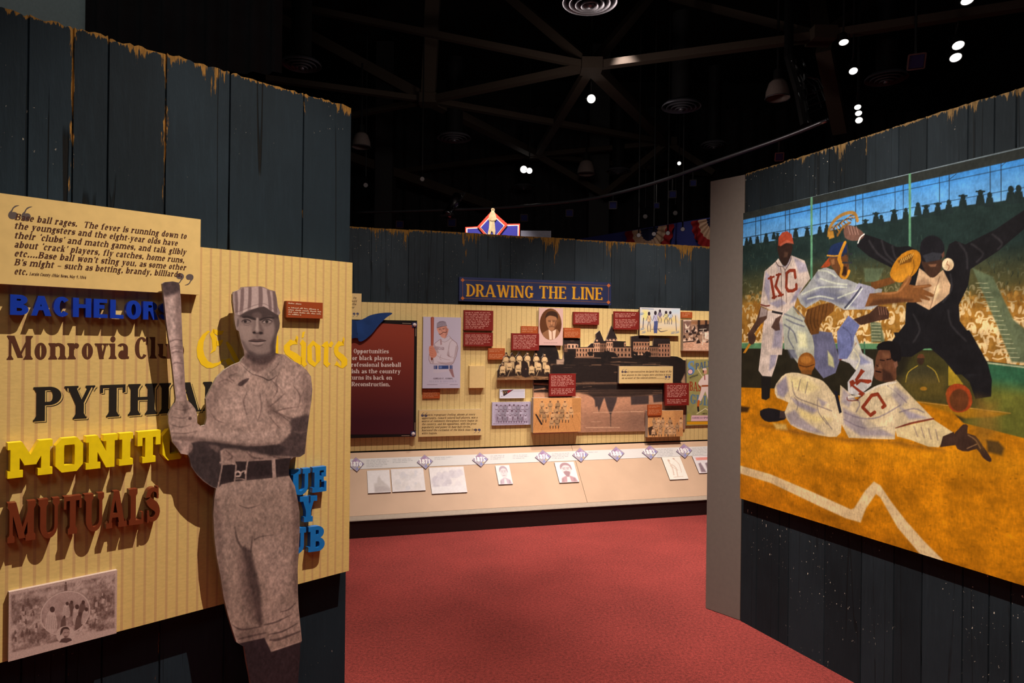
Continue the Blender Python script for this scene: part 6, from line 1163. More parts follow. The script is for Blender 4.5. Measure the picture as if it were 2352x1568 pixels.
# ------------------------------------------------------------------ painted mural of a play at the plate
R1, R2, M1, M2, M3 = K(1620, 180, 2.529), K(1620, 780, 1.9904), K(1700, 480, 4.9), K(1880, 480, 4.127), K(1700, 780, 3.607)
def mural(c):
    r = random.Random(5)
    def P(f, pts, col, soft=.8, al=1, cv=0): c.poly(X(f, pts), rgb(*col), soft, al, cv)
    def Ln(f, pts, w, col, soft=.6, al=.8, cv=3): c.line(X(f, pts), w, rgb(*col), soft, al, cv)
    c.a[:] = rgb(84, 134, 178)
    c.poly([(1690,470),(2560,270),(2560,345),(1690,525)], rgb(50, 112, 170), 22, .85); c.poly([(1690,560),(2560,410),(2560,470),(1690,600)], rgb(112, 146, 176), 18, .7)
    for a, b in (((1704, 515), (2560, 335)), ((1704, 547), (2560, 393))): c.line([a, b], 1.5, rgb(30, 38, 46), .5, .9)
    for x in (293, 322, 465, 490, 668, 706, 873, 915, 1102, 1150, 1360, 1417, 1655, 1718, 1990, 2060): Ln(R1, [(x, 300), (x, 960)], 1.8, (34, 40, 48), .5, .95, 1)
    for x in (1417, 1718, 2060): Ln(R1, [(x, 588 - (x - 1417) * .26), (x + 40, 555 - (x - 1417) * .26)], 1.4, (34, 40, 48), .5, .9, 1)
    c.poly([(1680,490),(2560,280),(2560,318),(1680,511)], rgb(38, 38, 34), .8); c.line([(1700, 489), (2560, 290)], 2.2, rgb(108, 114, 116), .5)
    # stands: dark upper rows with heads against the sky
    edge = [(1690,567),(1749,557),(1822,546),(1863,540),(1904,530),(1982,514),(2050,507),(2098,497),(2193,474),(2292,463),(2352,452),(2560,410)]
    c.poly(edge + [(2560,900),(1690,900)], rgb(30, 40, 36), .8)
    for x, y, s in ((240,935,.8),(262,930,.8),(303,925,.8),(353,910,1),(398,900,.8),(420,905,.8),(525,880,1),(592,875,1),(665,870,1),(705,860,1.1),(930,830,1.2),(992,790,1.3),(1022,805,1.2),(1097,775,1.4),(1165,765,1.2),(1235,735,1.4),(1282,748,1.4),(1350,735,1.4),(1415,720,1.5),(1497,690,1.6),(1598,665,1.7),(1652,678,1.6),(1775,645,1.9),(1820,640,1.9),(1930,610,2),(2010,600,2)):
        c.ell(*R1(x, y), 3.6 * s, 4.6 * s, rgb(28, 36, 34), .6); P(R1, [(x - 17 * s, y + 44 * s), (x - 11 * s, y + 8 * s), (x + 11 * s, y + 8 * s), (x + 17 * s, y + 44 * s)], (28, 36, 34), .8)
        if (x // 7) % 3 == 0: Ln(R1, [(x - 14 * s, y - 5 * s), (x + 14 * s, y - 5 * s)], 2.2 * s, (28, 36, 34), .4, 1, 1)
    # rows fade from dark green to sunlit ochre
    c.poly([(1690,640),(1900,610),(2100,600),(2330,600),(2560,560),(2560,900),(1690,900)], rgb(88, 74, 36), 46, .7); c.poly([(1690,690),(1900,680),(2100,690),(2240,680),(2560,640),(2560,900),(1690,900)], rgb(150, 98, 36), 26, .95)
    c.clip = c.mask([(1690,560),(2560,420),(2560,860),(2260,832),(1690,795)], soft=1)
    for _ in range(420): x, y = r.uniform(1700, 2540), r.uniform(540, 690); c.line([(x, y), (x + r.uniform(-3, 3), y + r.uniform(4, 11))], r.uniform(1, 2.4), rgb(*((52, 66, 54) if r.random() < .5 else (20, 28, 26))), .9, .55)
    for _ in range(900): x, y = r.uniform(1700, 2540), r.uniform(670, 840); c.ell(x, y, r.uniform(2, 7), r.uniform(2, 8), rgb(*((118, 72, 24) if r.random() < .6 else (172, 118, 50))), 1.6, .5)
    for _ in range(1500):
        x, y = r.uniform(1700, 2540), r.uniform(575, 840); t = min(max((y - 610 + (x - 1900) * .03) / 130, 0), 1)
        if r.random() > .25 + .75 * t: continue
        s = 2.4 + 5.6 * t + (x - 1700) * .0062 * (.4 + .6 * t); q = r.random(); cl = np.array((74, 76, 54)) * (1 - t) + np.array((214, 172, 118)) * t; al = .35 + .6 * t
        if q < .3: c.ell(x, y, s * .35, s * .9, cl / 255, .7, al, r.uniform(-20, 20))
        elif q < .55: c.line([(x - s * .8, y + s * .3), (x - s * .4, y - s * .5), (x + s * .4, y - s * .5), (x + s * .8, y + s * .3)], s * .4, cl / 255, .6, al, 3)
        elif q < .75: c.line([(x - s, y), (x, y + s * .25), (x + s, y)], s * .28, cl / 255, .5, al, 3)
        elif q < .88: c.line([(x - s * .4, y - s * .7), (x, y + s * .7), (x + s * .4, y - s * .7)], s * .34, cl / 255, .6, al)
        else: c.ell(x, y, s * .55, s * .5, cl / 255, .7, al)
    for poly in ([(1460,560),(1650,640),(1850,1050),(2100,1250),(2100,1460),(1830,1450),(1700,1120),(1560,800)], [(430,560),(620,560),(560,700),(440,690)], [(490,1060),(590,1080),(630,1260),(500,1262)]): P(M2, poly, (82, 88, 62), 3, .95)
    for k in range(18): y = 700 + k * 44; Ln(M2, [(1490 + k * 17, y), (1600 + k * 19, y + 4)], 1.3, (178, 166, 124), .5, .85, 1)
    for k in range(6): Ln(M2, [(505, 1090 + k * 30), (590, 1092 + k * 30)], 1.2, (186, 172, 128), .5, .85, 1)
    c.clip = None
    for a, b in ((1864, 455), (2089.8, 395)): c.line([(a, b), (a, 640 if a < 2000 else 570)], 5.5, rgb(84, 124, 90), .6)
    # fence, dugout, outfield
    c.poly([(1690,787),(2150,790),(2260,828),(2560,866),(2560,1010),(1690,1010)], rgb(36, 30, 20), 1); c.poly([(1690,787),(2160,790),(2160,802),(1690,800)], rgb(78, 112, 74), .8); c.line([(1690, 787), (2160, 789)], 1.2, rgb(170, 170, 120), .5)
    c.poly([(2240,828),(2560,862),(2560,1100),(2240,1000)], rgb(44, 82, 54), 1.5); c.line([(2250, 831), (2560, 868)], 4, rgb(150, 150, 112), .8); c.poly([(2240,880),(2560,920),(2560,1100),(2200,1010)], rgb(104, 92, 30), 26, .85); c.poly([(2100,800),(2250,830),(2260,940),(2050,930)], rgb(60, 52, 24), 12, .9)
    P(M3, [(1725,195),(1850,370),(1725,380)], (148, 116, 30), 1.2); P(M3, [(1510,85),(1530,66),(1570,58),(1610,68),(1630,85)], (88, 128, 84), .8); Ln(M3, [(1030, 20), (1030, 130)], 3.4, (62, 92, 66), .6, 1, 1)
    # man in the dugout
    P(M3, [(1365,370),(1385,270),(1470,212),(1545,212),(1620,262),(1660,360)], (58, 50, 30), 2.5, .95); Ln(M3, [(1372,350),(1392,270),(1470,215)], 2, (168, 132, 40), .8, .9); Ln(M3, [(1550,214),(1615,262),(1650,350)], 2, (168, 132, 40), .8, .9); c.ell(*M3(1495, 172), 8, 10, rgb(52, 34, 24), .8); P(M3, [(1462,150),(1480,118),(1515,118),(1532,152)], (86, 48, 28), .7); c.ell(*M3(1520, 405), 8, 4.5, rgb(176, 110, 24), 1.5)
    # sunlit dirt
    P(M3, [(-60,392),(290,404),(900,470),(1460,508),(1760,600),(1850,690),(2080,745),(2352,815),(3200,1050),(3200,2700),(-60,2700)], (182, 106, 10), 1.5); P(M3, [(1460,505),(1720,540),(2230,610),(2100,640),(1860,650),(1600,560)], (156, 100, 16), 4, .9); Ln(M3, [(1480,515),(1730,545),(2240,608)], 1.6, (206, 140, 60), .7, .8)
    dm = c.mask(X(M3, [(-60,392),(290,404),(900,470),(1460,508),(1760,600),(1850,690),(2080,745),(2352,815),(3200,1050),(3200,2700),(-60,2700)]), soft=1.5); c.mottle(.20, 46, 60, 3, 5, dm); c.mottle(.10, 5, 8, 8, 3, dm)
    c.poly([(1700,1000),(2000,985),(2200,1020),(2380,1050),(2380,1100),(2000,1060),(1700,1070)], rgb(202, 126, 16), 26, .45); c.poly([(1690,1090),(1850,1150),(2100,1250),(2400,1380),(1690,1230)], rgb(146, 78, 6), 40, .35)
    for _ in range(240): x, y = r.uniform(1700, 2540), r.uniform(960, 1390); c.ell(x, y, r.uniform(1, 4), r.uniform(.6, 1.8), rgb(112, 62, 10), .9, r.uniform(.2, .6))
    P(R2, [(150,572),(300,615),(500,700),(665,775),(680,770),(730,690),(770,648),(800,665),(850,740),(920,830),(1000,920),(1085,1005),(1090,1100),(985,985),(940,930),(880,860),(800,720),(780,705),(735,770),(710,835),(640,815),(520,760),(300,655),(150,608)], (212, 174, 126), 2.2, .95)
    # umpire in a dark suit, arms flung out
    BK, DK_ = (24, 21, 22), (40, 37, 38)
    P(M3, [(1270,-60),(1900,-80),(1990,80),(2050,190),(2086,330),(2080,470),(1950,490),(1900,350),(1700,160),(1620,70),(1500,75),(1330,75)], BK, 1); P(M3, [(1700,60),(1900,60),(2000,260),(1900,300)], DK_, 10, .8); P(M2, [(700,1245),(820,1090),(830,900),(900,800),(1330,900),(1340,1060),(1460,1220),(1620,1560),(1300,1568),(1190,1430),(1040,1300),(880,1400),(740,1400)], BK, 1)
    P(M2, [(362,350),(440,238),(600,290),(740,360),(860,350),(950,400),(1000,560),(1060,650),(1160,640),(1210,420),(1240,330),(1300,300),(1390,335),(1680,190),(1948,10),(2200,-150),(2200,30),(1948,190),(1700,400),(1440,570),(1420,720),(1330,910),(1100,960),(880,890),(830,760),(700,560),(480,450)], BK, 1)
    for pts in ([(480,300),(560,420),(700,520)], [(600,300),(640,420),(740,520)], [(700,350),(720,440),(760,500)], [(1330,320),(1400,420),(1410,560)], [(1450,330),(1560,420),(1500,500)], [(1650,240),(1740,320),(1700,380)], [(1250,620),(1260,760),(1180,880)], [(900,1000),(960,1140),(900,1260)], [(1230,960),(1260,1100),(1400,1250)]): Ln(M2, pts, 4, (52, 46, 46), 2.5, .7)
    P(M2, [(955,560),(1010,600),(1060,650),(1150,600),(1180,575),(1252,720),(1240,800),(1180,860),(1048,955),(930,890),(900,800)], (184, 142, 104), 1); P(M2, [(1100,740),(1150,700),(1140,800),(1090,880)], (226, 190, 140), 3, .8); Ln(M2, [(1150,640),(1110,760),(1060,940)], 2, (120, 84, 60), 1, .8); P(M2, [(930,700),(1000,650),(1060,700),(1040,840),(960,880)], (126, 88, 62), 5, .6)
    P(M2, [(985,480),(1170,480),(1165,560),(1130,620),(1080,650),(1030,620),(1000,570)], (58, 36, 26), 1, 1, 3); P(M2, [(960,420),(970,320),(1020,265),(1085,250),(1150,275),(1190,340),(1190,420),(1150,480),(1000,500),(965,470)], (26, 23, 25), 1, 1, 2); P(M2, [(985,440),(1080,410),(1175,420),(1150,480),(1020,505)], (50, 47, 50), 1.5, .9); P(M2, [(1040,525),(1120,520),(1110,545),(1060,548)], (128, 82, 56), 1.5, .8); P(M2, [(1165,430),(1190,400),(1195,440),(1175,470)], (92, 56, 42), 1)
    P(M2, [(240,180),(290,150),(370,180),(435,240),(400,290),(320,300),(250,270)], (96, 64, 52), 1, 1, 2); [Ln(M2, [(280 + k * 26, 165), (300 + k * 26, 240)], 1.8, (150, 108, 92), .7, .8, 1) for k in range(4)]; Ln(M2, [(432,238),(395,270),(375,320)], 3, (206, 190, 176), .6, 1)
    for k in range(9): a = k * .7; c.ell(*M2(130 + 60 * math.cos(a) * .8 + k * 14, 190 - k * 15 + 30 * math.sin(a)), 13, 9, rgb(60, 40, 20), .6, .0); Ln(M2, [(90 + k * 26, 240 - k * 22), (130 + k * 24, 170 - k * 14), (180 + k * 22, 250 - k * 24)], 2.2, (164, 104, 34) if k % 2 else (70, 46, 24), .6, .95)
    Ln(M2, [(95,250),(110,170),(170,90),(260,40),(340,40),(370,110)], 7, (156, 100, 34), .8, .9); Ln(M2, [(180,250),(230,170),(300,130)], 5, (120, 74, 28), .8, .9); P(M2, [(88,215),(140,205),(150,270),(100,285)], (170, 112, 40), 1.5)
    c.ell(*M2(1227, 525), 13.4, 14.6, rgb(214, 180, 138), .7); c.ell(*M2(1240, 540), 9, 9, rgb(188, 140, 96), 3, .5); Ln(M2, [(1225,490),(1215,520),(1240,540),(1225,580)], 1.6, (130, 60, 40), .5, .9)
    # batter looking on
    CR, LV, DKS = (188, 160, 142), (120, 110, 128), (46, 29, 23)
    P(M3, [(175,290),(255,280),(245,480),(215,500),(178,490)], (26, 22, 20), 1); P(M3, [(185,-60),(335,-60),(320,110),(295,210),(262,305),(185,300),(152,255),(170,100)], CR, .8); P(M3, [(260,0),(330,0),(290,210),(240,260)], LV, 3, .7); P(M1, [(300,1140),(600,1130),(500,1300),(470,1640),(240,1640),(255,1330)], CR, .8); P(M1, [(400,1250),(480,1300),(460,1560),(360,1560)], LV, 5, .7)
    P(M1, [(275,700),(400,590),(430,555),(490,650),(575,520),(625,540),(725,580),(790,780),(700,900),(640,1000),(600,1130),(460,1150),(330,1130),(228,1085),(250,900)], CR, .8)
    for pts, al in (([(290,700),(340,760),(330,1060),(270,900)], .7), ([(600,540),(740,620),(760,700),(660,720)], .6), ([(640,900),(700,880),(620,1040),(560,1060)], .7), ([(330,1060),(460,1010),(520,1060),(420,1110)], .7), ([(470,640),(570,540),(580,560),(520,660)], .6), ([(400,620),(440,640),(450,720)], .4)): P(M1, pts, LV, 3, al)
    for k, (l, q) in enumerate((((460,690),(470,1140)), ((505,690),(520,1050)))): Ln(M1, [(400,590), (430,640), l, q], 1.4, (66, 40, 36), .5, .85)
    Ln(M1, [(575,525),(560,600),(505,690)], 1.4, (66, 40, 36), .5, .85); Ln(M1, [(235,1075),(290,1090),(330,1085)], 3, (104, 44, 32), .6, .95)
    RD = rgb(120, 44, 26)
    Kp = [(322,770),(440,725),(446,745),(420,760),(412,830),(425,835),(440,800),(430,740)]
    for k in range(13): Ln(M1, [(285 + k * 36, 660 - (k % 5) * 16), (262 + k * 37, 1110)], .7, (120, 92, 84), .4, .5, 1); Ln(M1, [(270 + k * 22, 1180), (255 + k * 20, 1560)], .7, (120, 92, 84), .4, .5, 1)
    for a, w in (([(345,770),(383,995)], 7), ([(436,735),(398,868)], 6), ([(398,868),(462,968)], 6.5), ([(318,782),(380,760)], 4), ([(362,1000),(408,984)], 4), ([(408,742),(458,732)], 4), ([(430,978),(484,962)], 4)): Ln(M1, a, w, (118, 42, 25), .5, 1, 1)
    Ln(M1, [(622,770),(612,690),(560,690),(525,720),(518,880),(540,920),(590,920),(634,895),(632,850)], 6.5, (120, 44, 26), .6, 1, 1)
    P(M1, [(358,1140),(480,1165),(476,1190),(356,1165)], (34, 28, 28), .7); P(M1, [(425,400),(585,385),(575,500),(545,590),(505,645),(455,590),(430,500)], DKS, 1, 1, 2); P(M1, [(500,480),(540,490),(530,540),(490,545)], (92, 60, 44), 2.5, .6); P(M1, [(428,410),(432,320),(475,262),(530,248),(580,285),(604,395),(570,370),(500,385),(455,418)], (150, 58, 36), .8); P(M1, [(445,400),(520,345),(590,370),(600,392),(520,380),(460,415)], (176, 84, 58), 1.2, .8)
    P(M1, [(232,1095),(310,1130),(300,1230),(205,1330),(130,1440),(75,1420),(180,1260)], (74, 48, 36), .8); P(M1, [(235,1100),(305,1130),(296,1200),(215,1220)], (150, 126, 116), 1.2, .9); P(M1, [(240,1285),(256,1310),(60,1620),(30,1620)], (178, 110, 26), .7); P(M1, [(90,1430),(130,1380),(180,1440),(150,1520),(100,1510)], (66, 42, 32), 1, 1, 2); P(M1, [(350,1330),(400,1230),(470,1190),(440,1270),(450,1360),(400,1370)], (78, 52, 42), 1.2)
    # catcher reaching
    GR, GD = (150, 142, 136), (92, 88, 102)
    P(M3, [(575,-80),(760,-60),(800,80),(825,170),(790,275),(690,320),(620,230)], (92, 86, 104), .8); P(M3, [(725,90),(770,150),(780,230),(730,210)], (200, 184, 120), 2.5, .8); P(M3, [(365,-60),(590,-80),(615,60),(610,180),(480,200),(400,90)], (162, 152, 128), .8); P(M3, [(360,0),(430,20),(480,160),(420,150)], GD, 4, .8); P(M1, [(475,1210),(590,1090),(650,1180),(770,1260),(830,1580),(500,1580)], (160, 152, 132), .8)
    for a in ([(500,1180),(580,1210),(700,1260)], [(520,1240),(600,1280),(720,1320)], [(500,1300),(600,1380),(640,1500)], [(600,1100),(680,1180),(760,1260)], [(560,1330),(540,1440),(600,1560)]): Ln(M1, a, 3, (88, 84, 92), 1.2, .8)
    P(M1, [(650,1380),(740,1400),(760,1560),(660,1560)], (214, 196, 140), 6, .7); P(M1, [(755,1130),(900,1075),(1070,1040),(1050,1150),(960,1220),(900,1300),(885,1400),(800,1415),(720,1260)], (96, 56, 24), 1)
    for k in range(6): Ln(M1, [(770 + k * 42, 1130 - k * 12), (750 + k * 40, 1250), (790 + k * 30, 1390 - k * 26)], 2.4, (60, 34, 16), 1.2, .7)
    P(M1, [(645,985),(760,850),(880,685),(960,655),(1060,690),(1180,780),(1370,860),(1470,880),(1600,900),(1560,1080),(1480,1130),(1300,1130),(1170,1135),(1020,1050),(900,1020),(740,1115),(680,1065)], GR, .8); P(M2, [(380,700),(545,745),(500,840),(440,940),(380,950),(270,900)], (142, 132, 140), .8)
    for pts, al in (([(700,1000),(900,900),(1150,960),(1300,1080),(1100,1060),(880,1010),(740,1080)], .8), ([(840,800),(940,860),(1100,880),(1240,860),(1080,940),(900,920)], .6), ([(860,720),(900,780),(860,780)], .8), ([(1020,730),(1080,780),(1040,800)], .7)): P(M1, pts, GD, 5, al)
    for a in ([(700,960),(900,880),(1200,880)], [(880,690),(980,700),(1080,760)], [(760,1010),(900,980),(1050,1010)], [(900,780),(1050,830),(1200,850)], [(1100,1000),(1250,940),(1360,900)]): Ln(M1, a, 3, (196, 188, 160), 1.6, .8)
    Ln(M1, [(1360,880),(1280,990),(1180,1110)], 4, (52, 50, 60), .8, .9); Ln(M1, [(1380,890),(1300,1000),(1200,1120)], 2.2, (206, 200, 180), .7, .8)
    P(M2, [(400,700),(495,690),(500,735),(540,760),(720,700),(760,640),(700,640),(520,690)], (98, 56, 26), .9); P(M2, [(485,800),(750,780),(800,700),(840,630),(868,588),(888,600),(880,660),(860,715),(920,725),(1060,712),(1076,730),(985,755),(1060,790),(1095,810),(1085,835),(1000,815),(1060,850),(1050,868),(960,845),(985,880),(900,885),(780,880),(600,905),(440,925)], (116, 68, 34), .9, 1); P(M2, [(520,860),(760,840),(900,860),(780,890),(600,905),(470,920)], (70, 40, 24), 4, .8); Ln(M2, [(560,800),(740,790),(830,700),(870,620)], 4, (160, 102, 58), 2, .7); Ln(M2, [(900,740),(1040,728)], 2.5, (156, 100, 60), 1.2, .7)
    P(M2, [(678,605),(715,515),(790,425),(890,384),(955,410),(972,490),(930,590),(880,640),(850,620),(800,690),(740,690),(690,650)], (168, 102, 24), .9, 1, 2); P(M2, [(700,620),(790,560),(880,520),(900,600),(800,690),(720,680)], (196, 126, 36), 4, .6); P(M2, [(750,490),(870,420),(900,440),(880,500),(770,530)], (92, 54, 18), 1.5, .8); [Ln(M2, [(770 + k * 22, 520 - k * 13), (790 + k * 22, 470 - k * 10)], 1.6, (206, 150, 70), .6, .9, 1) for k in range(6)]; Ln(M2, [(900,480),(905,560),(870,640)], 2, (100, 60, 20), .8, .8)
    P(M1, [(905,660),(1000,545),(1040,560),(1010,640),(960,660)], (140, 56, 28), .8); P(M1, [(1005,540),(1110,525),(1190,480),(1225,640),(1215,760),(1140,785),(1060,690),(1015,620)], (92, 54, 30), .9, 1, 2); P(M1, [(980,520),(1020,420),(1090,382),(1180,372),(1215,440),(1160,530),(1000,540)], (28, 38, 66), .9, 1, 2); Ln(M1, [(980,522),(1060,528),(1130,520)], 3, (186, 122, 34), .6, .95)
    Ln(M1, [(1180,378),(1140,470),(1115,560),(1150,660),(1130,745),(1190,775),(1225,700)], [7, 7, 9, 8, 5, 5, 7], (188, 120, 32), .7, .98); P(M1, [(1160,640),(1200,650),(1200,740),(1150,740)], (40, 24, 18), 1.5, .9); [Ln(M1, [(1155, y), (1255, y)], 3.6, (40, 40, 44), .5, .95, 1) for y in (505, 603)]; Ln(M1, [(1200,420),(1215,520),(1210,640)], 2.2, (60, 46, 34), .6, .9); P(M1, [(1020,570),(1060,560),(1065,620),(1035,630)], (134, 84, 50), 1.2, .8)
    c.ell(*M3(550, 192), 20, 24, rgb(132, 74, 26), .9); c.ell(*M3(545, 165), 13, 9, rgb(178, 110, 44), 3, .7); Ln(M3, [(490,210),(550,225),(612,205)], 2.2, (70, 38, 16), .8, .9); P(M3, [(500,250),(600,250),(590,290),(510,285)], (110, 64, 26), 2)
    # sliding runner
    P(M3, [(160,700),(420,740),(900,850),(1300,840),(1700,920),(1500,900),(1100,830),(500,790)], (112, 66, 22), 8, .8)
    SL_, SD = (196, 166, 126), (118, 104, 122)
    P(M3, [(165,590),(240,565),(330,585),(372,610),(370,660),(240,682),(180,650)], (26, 22, 24), 1.2, 1, 2); P(M3, [(330,590),(380,590),(380,650),(325,650)], (60, 44, 40), 1.2); P(M3, [(285,400),(320,335),(378,280),(480,274),(620,315),(690,345),(760,430),(832,560),(835,770),(740,805),(560,765),(420,705),(368,600),(400,520),(305,480)], SL_, 1, 1, 2)
    for pts, al in (([(300,380),(380,300),(400,420),(360,480),(310,460)], .75), ([(420,480),(560,540),(640,580),(600,620),(480,560)], .7), ([(380,620),(450,580),(560,690),(700,780),(560,760),(420,700)], .6), ([(640,480),(720,520),(680,560)], .6)): P(M3, pts, SD, 4, al)
    P(M3, [(400,300),(560,320),(660,400),(560,450),(430,400)], (222, 190, 120), 8, .6); P(M3, [(480,560),(620,620),(760,660),(640,690),(500,640)], (226, 190, 110), 8, .6)
    for a in ([(430,350),(460,470),(600,530),(760,590)], [(640,500),(650,600),(720,700)], [(500,330),(480,420)], [(560,350),(540,440)], [(690,640),(760,740)], [(450,480),(480,520),(470,580)]): Ln(M3, a, 2.2, (104, 86, 84), 1.2, .7)
    P(M3, [(810,-80),(960,-40),(1012,110),(1100,165),(1112,260),(1085,380),(985,465),(895,445),(890,350),(960,255),(905,195),(815,160)], (176, 162, 152), .9); P(M3, [(815,0),(900,20),(890,120),(820,150)], (96, 92, 124), 2.5, .9); Ln(M3, [(960,30),(900,120),(825,165)], 3.4, (104, 44, 34), .7, .95); P(M3, [(940,60),(1000,130),(1080,190),(1000,210),(940,150)], (100, 98, 128), 4, .7); Ln(M3, [(940,80),(990,160),(960,240)], 3, (214, 196, 150), 1.4, .8)
    P(M3, [(830,375),(905,440),(965,500),(1110,390),(1290,328),(1420,468),(1510,560),(1600,655),(1420,700),(1290,735),(1280,825),(1150,822),(900,812),(840,700),(822,560)], SL_, 1)
    for pts, al in (([(850,560),(1000,640),(1150,720),(1280,800),(1000,800),(860,700)], .6), ([(1280,380),(1400,480),(1330,560),(1250,460)], .5), ([(850,400),(940,480),(900,560),(840,520)], .6), ([(1320,560),(1480,620),(1560,650),(1400,660)], .7)): P(M3, pts, SD, 5, al)
    for a in ([(860,600),(1000,650),(1150,640),(1330,540)], [(860,660),(1020,730),(1200,720)], [(1220,380),(1300,440),(1380,520)], [(1320,600),(1440,570),(1520,600)], [(900,470),(990,520),(960,600)]): Ln(M3, a, 2.6, (110, 92, 98), 1.4, .75)
    P(M3, [(1000,660),(1150,690),(1260,640),(1200,740),(1060,740)], (226, 194, 140), 7, .5); P(M3, [(1120,420),(1260,370),(1300,440),(1180,480)], (226, 200, 160), 6, .5)
    Ln(M3, [(965,500),(1110,400),(1295,345)], 2, (104, 44, 34), .6, .95); Ln(M3, [(885,480),(900,505),(980,500)], 2, (104, 44, 34), .6, .95); Ln(M3, [(900,475),(1010,455),(1140,385),(1290,350)], 4.5, (206, 186, 160), .7, .9); Ln(M3, [(1290,735),(1420,690),(1600,655)], 4, (110, 44, 30), .7, .95); Ln(M3, [(1300,750),(1430,705),(1600,672)], 2.2, (214, 200, 176), .6, .9); P(M3, [(775,420),(805,430),(842,600),(822,612)], (28, 26, 32), .7)
    P(M3, [(905,345),(935,330),(960,360),(940,375),(960,390),(1035,445),(1010,470),(975,450),(990,440),(925,385),(915,395)], (126, 44, 24), .6); P(M3, [(1000,240),(1035,260),(1020,275),(960,355),(950,330),(985,275)], (126, 44, 24), .6); P(M3, [(950,350),(990,325),(1085,330),(1092,350),(1060,365),(1000,350),(965,380)], (126, 44, 24), .6)
    Ln(M3, [(1180,560),(1200,545),(1140,450),(1090,460),(1015,560),(1080,625),(1115,600)], 7.5, (130, 46, 24), .6, 1, 1)
    P(M3, [(1283,735),(1600,660),(1765,768),(1705,815),(1645,890),(1560,885),(1420,832),(1300,800)], (200, 168, 118), 1); [Ln(M3, [(1440 + k * 60, 720 + k * 8), (1470 + k * 56, 800 + k * 10)], 3, (126, 100, 88), 1.4, .7, 1) for k in range(4)]; P(M3, [(1680,800),(1770,762),(1800,870),(1655,890)], (56, 36, 28), 1); P(M3, [(1765,800),(1810,740),(1850,700),(1888,712),(1882,775),(1950,795),(2005,870),(2082,985),(2065,1012),(2010,975),(1960,905),(1890,925),(1800,905)], (58, 37, 28), 1, 1, 2); Ln(M3, [(1890,790),(1950,830),(1990,900)], 3, (136, 92, 58), 1, .8); Ln(M3, [(1880,900),(1960,865)], 2.4, (150, 104, 66), .9, .8)
    P(M3, [(1145,90),(1240,78),(1300,165),(1292,260),(1290,335),(1200,348),(1130,330),(1108,290),(1118,200)], (90, 52, 34), .9, 1, 2); P(M3, [(1138,85),(1145,35),(1225,8),(1310,28),(1335,100),(1332,170),(1290,185),(1250,150),(1238,88)], (22, 18, 18), .9, 1, 2); P(M3, [(1180,240),(1250,280),(1280,340),(1180,345)], (44, 26, 20), 4, .8); P(M3, [(1270,190),(1300,175),(1308,215),(1285,240)], (118, 74, 54), 1.2, .9)
    for a, w in (([(1160,168),(1195,172)], 2.4), ([(1215,165),(1250,158)], 2.4), ([(1125,260),(1165,268)], 3.2), ([(1130,210),(1150,225)], 2)): Ln(M3, a, w, (28, 16, 14), .6, .95, 1)
    P(M3, [(1160,190),(1180,240),(1140,235)], (132, 82, 54), 2, .8); P(M3, [(1180,110),(1230,110),(1240,150),(1180,150)], (122, 76, 50), 3.5, .6)
    P(M2, [(176,1160),(285,1008),(392,1100),(335,1215),(345,1300),(270,1420),(195,1420),(178,1290)], (96, 96, 128), .9); Ln(M2, [(230,1120),(300,1180),(320,1300)], 3, (70, 68, 92), 1.6, .7); P(M2, [(330,1045),(480,990),(555,918),(640,925),(672,985),(665,1040),(560,1060),(400,1100)], (62, 38, 28), .9, 1); [Ln(M2, [(570 + k * 22, 930), (580 + k * 22, 1000)], 1.8, (128, 84, 64), .7, .8, 1) for k in range(4)]; P(M2, [(340,1230),(400,1330),(380,1440),(300,1420)], (200, 180, 140), 3, .6)
    P(M3, [(1702,450),(1740,380),(1820,364),(1900,415),(1924,520),(1880,585),(1800,602),(1735,565)], (146, 54, 22), 1, 1, 2); c.ell(*M3(1815, 500), 22, 26, rgb(84, 44, 22), 2.5, .95)
    P(M3, [(1960,480),(2120,520),(2140,760),(2000,900),(1940,760)], (134, 90, 32), 22, .6); P(M3, [(2040,830),(2140,840),(2190,900),(2170,960),(2050,930)], (58, 42, 24), 5, .85); P(M3, [(1300,330),(1700,300),(1720,500),(1460,500)], (112, 84, 30), 16, .4); P(M3, [(-40,540),(80,560),(60,600),(-40,600)], (40, 24, 14), 3, .9); P(M3, [(270,690),(380,700),(390,745),(300,740)], (206, 164, 90), 4, .8)
    for k in range(11): Ln(M3, [(860 + k * 44, 420 + abs(k - 4) * 12), (880 + k * 36, 790)], .6, (120, 92, 84), .4, .35, 1)
    for k in range(9): Ln(M3, [(330 + k * 48, 300 + k * 14), (420 + k * 46, 720)], .6, (120, 92, 84), .4, .3, 1)
    c.mottle(.16, 16, 22, 41, 3); c.mottle(.10, 6, 2, 57, 2); c.mottle(.06, 2, 3, 91, 2)
board(RW, 'mural', 'large painted mural of a dusty play at home plate on the plank wall', 'painting', [(1704, 487.8), (2520, 299.2), (2520, 1398.3), (1703, 1144)], .0085, .035, printed('mural_paint', .42), mat('mural_edge', (.10, .07, .04), .6), None, mural, (680, 620), 'mural')
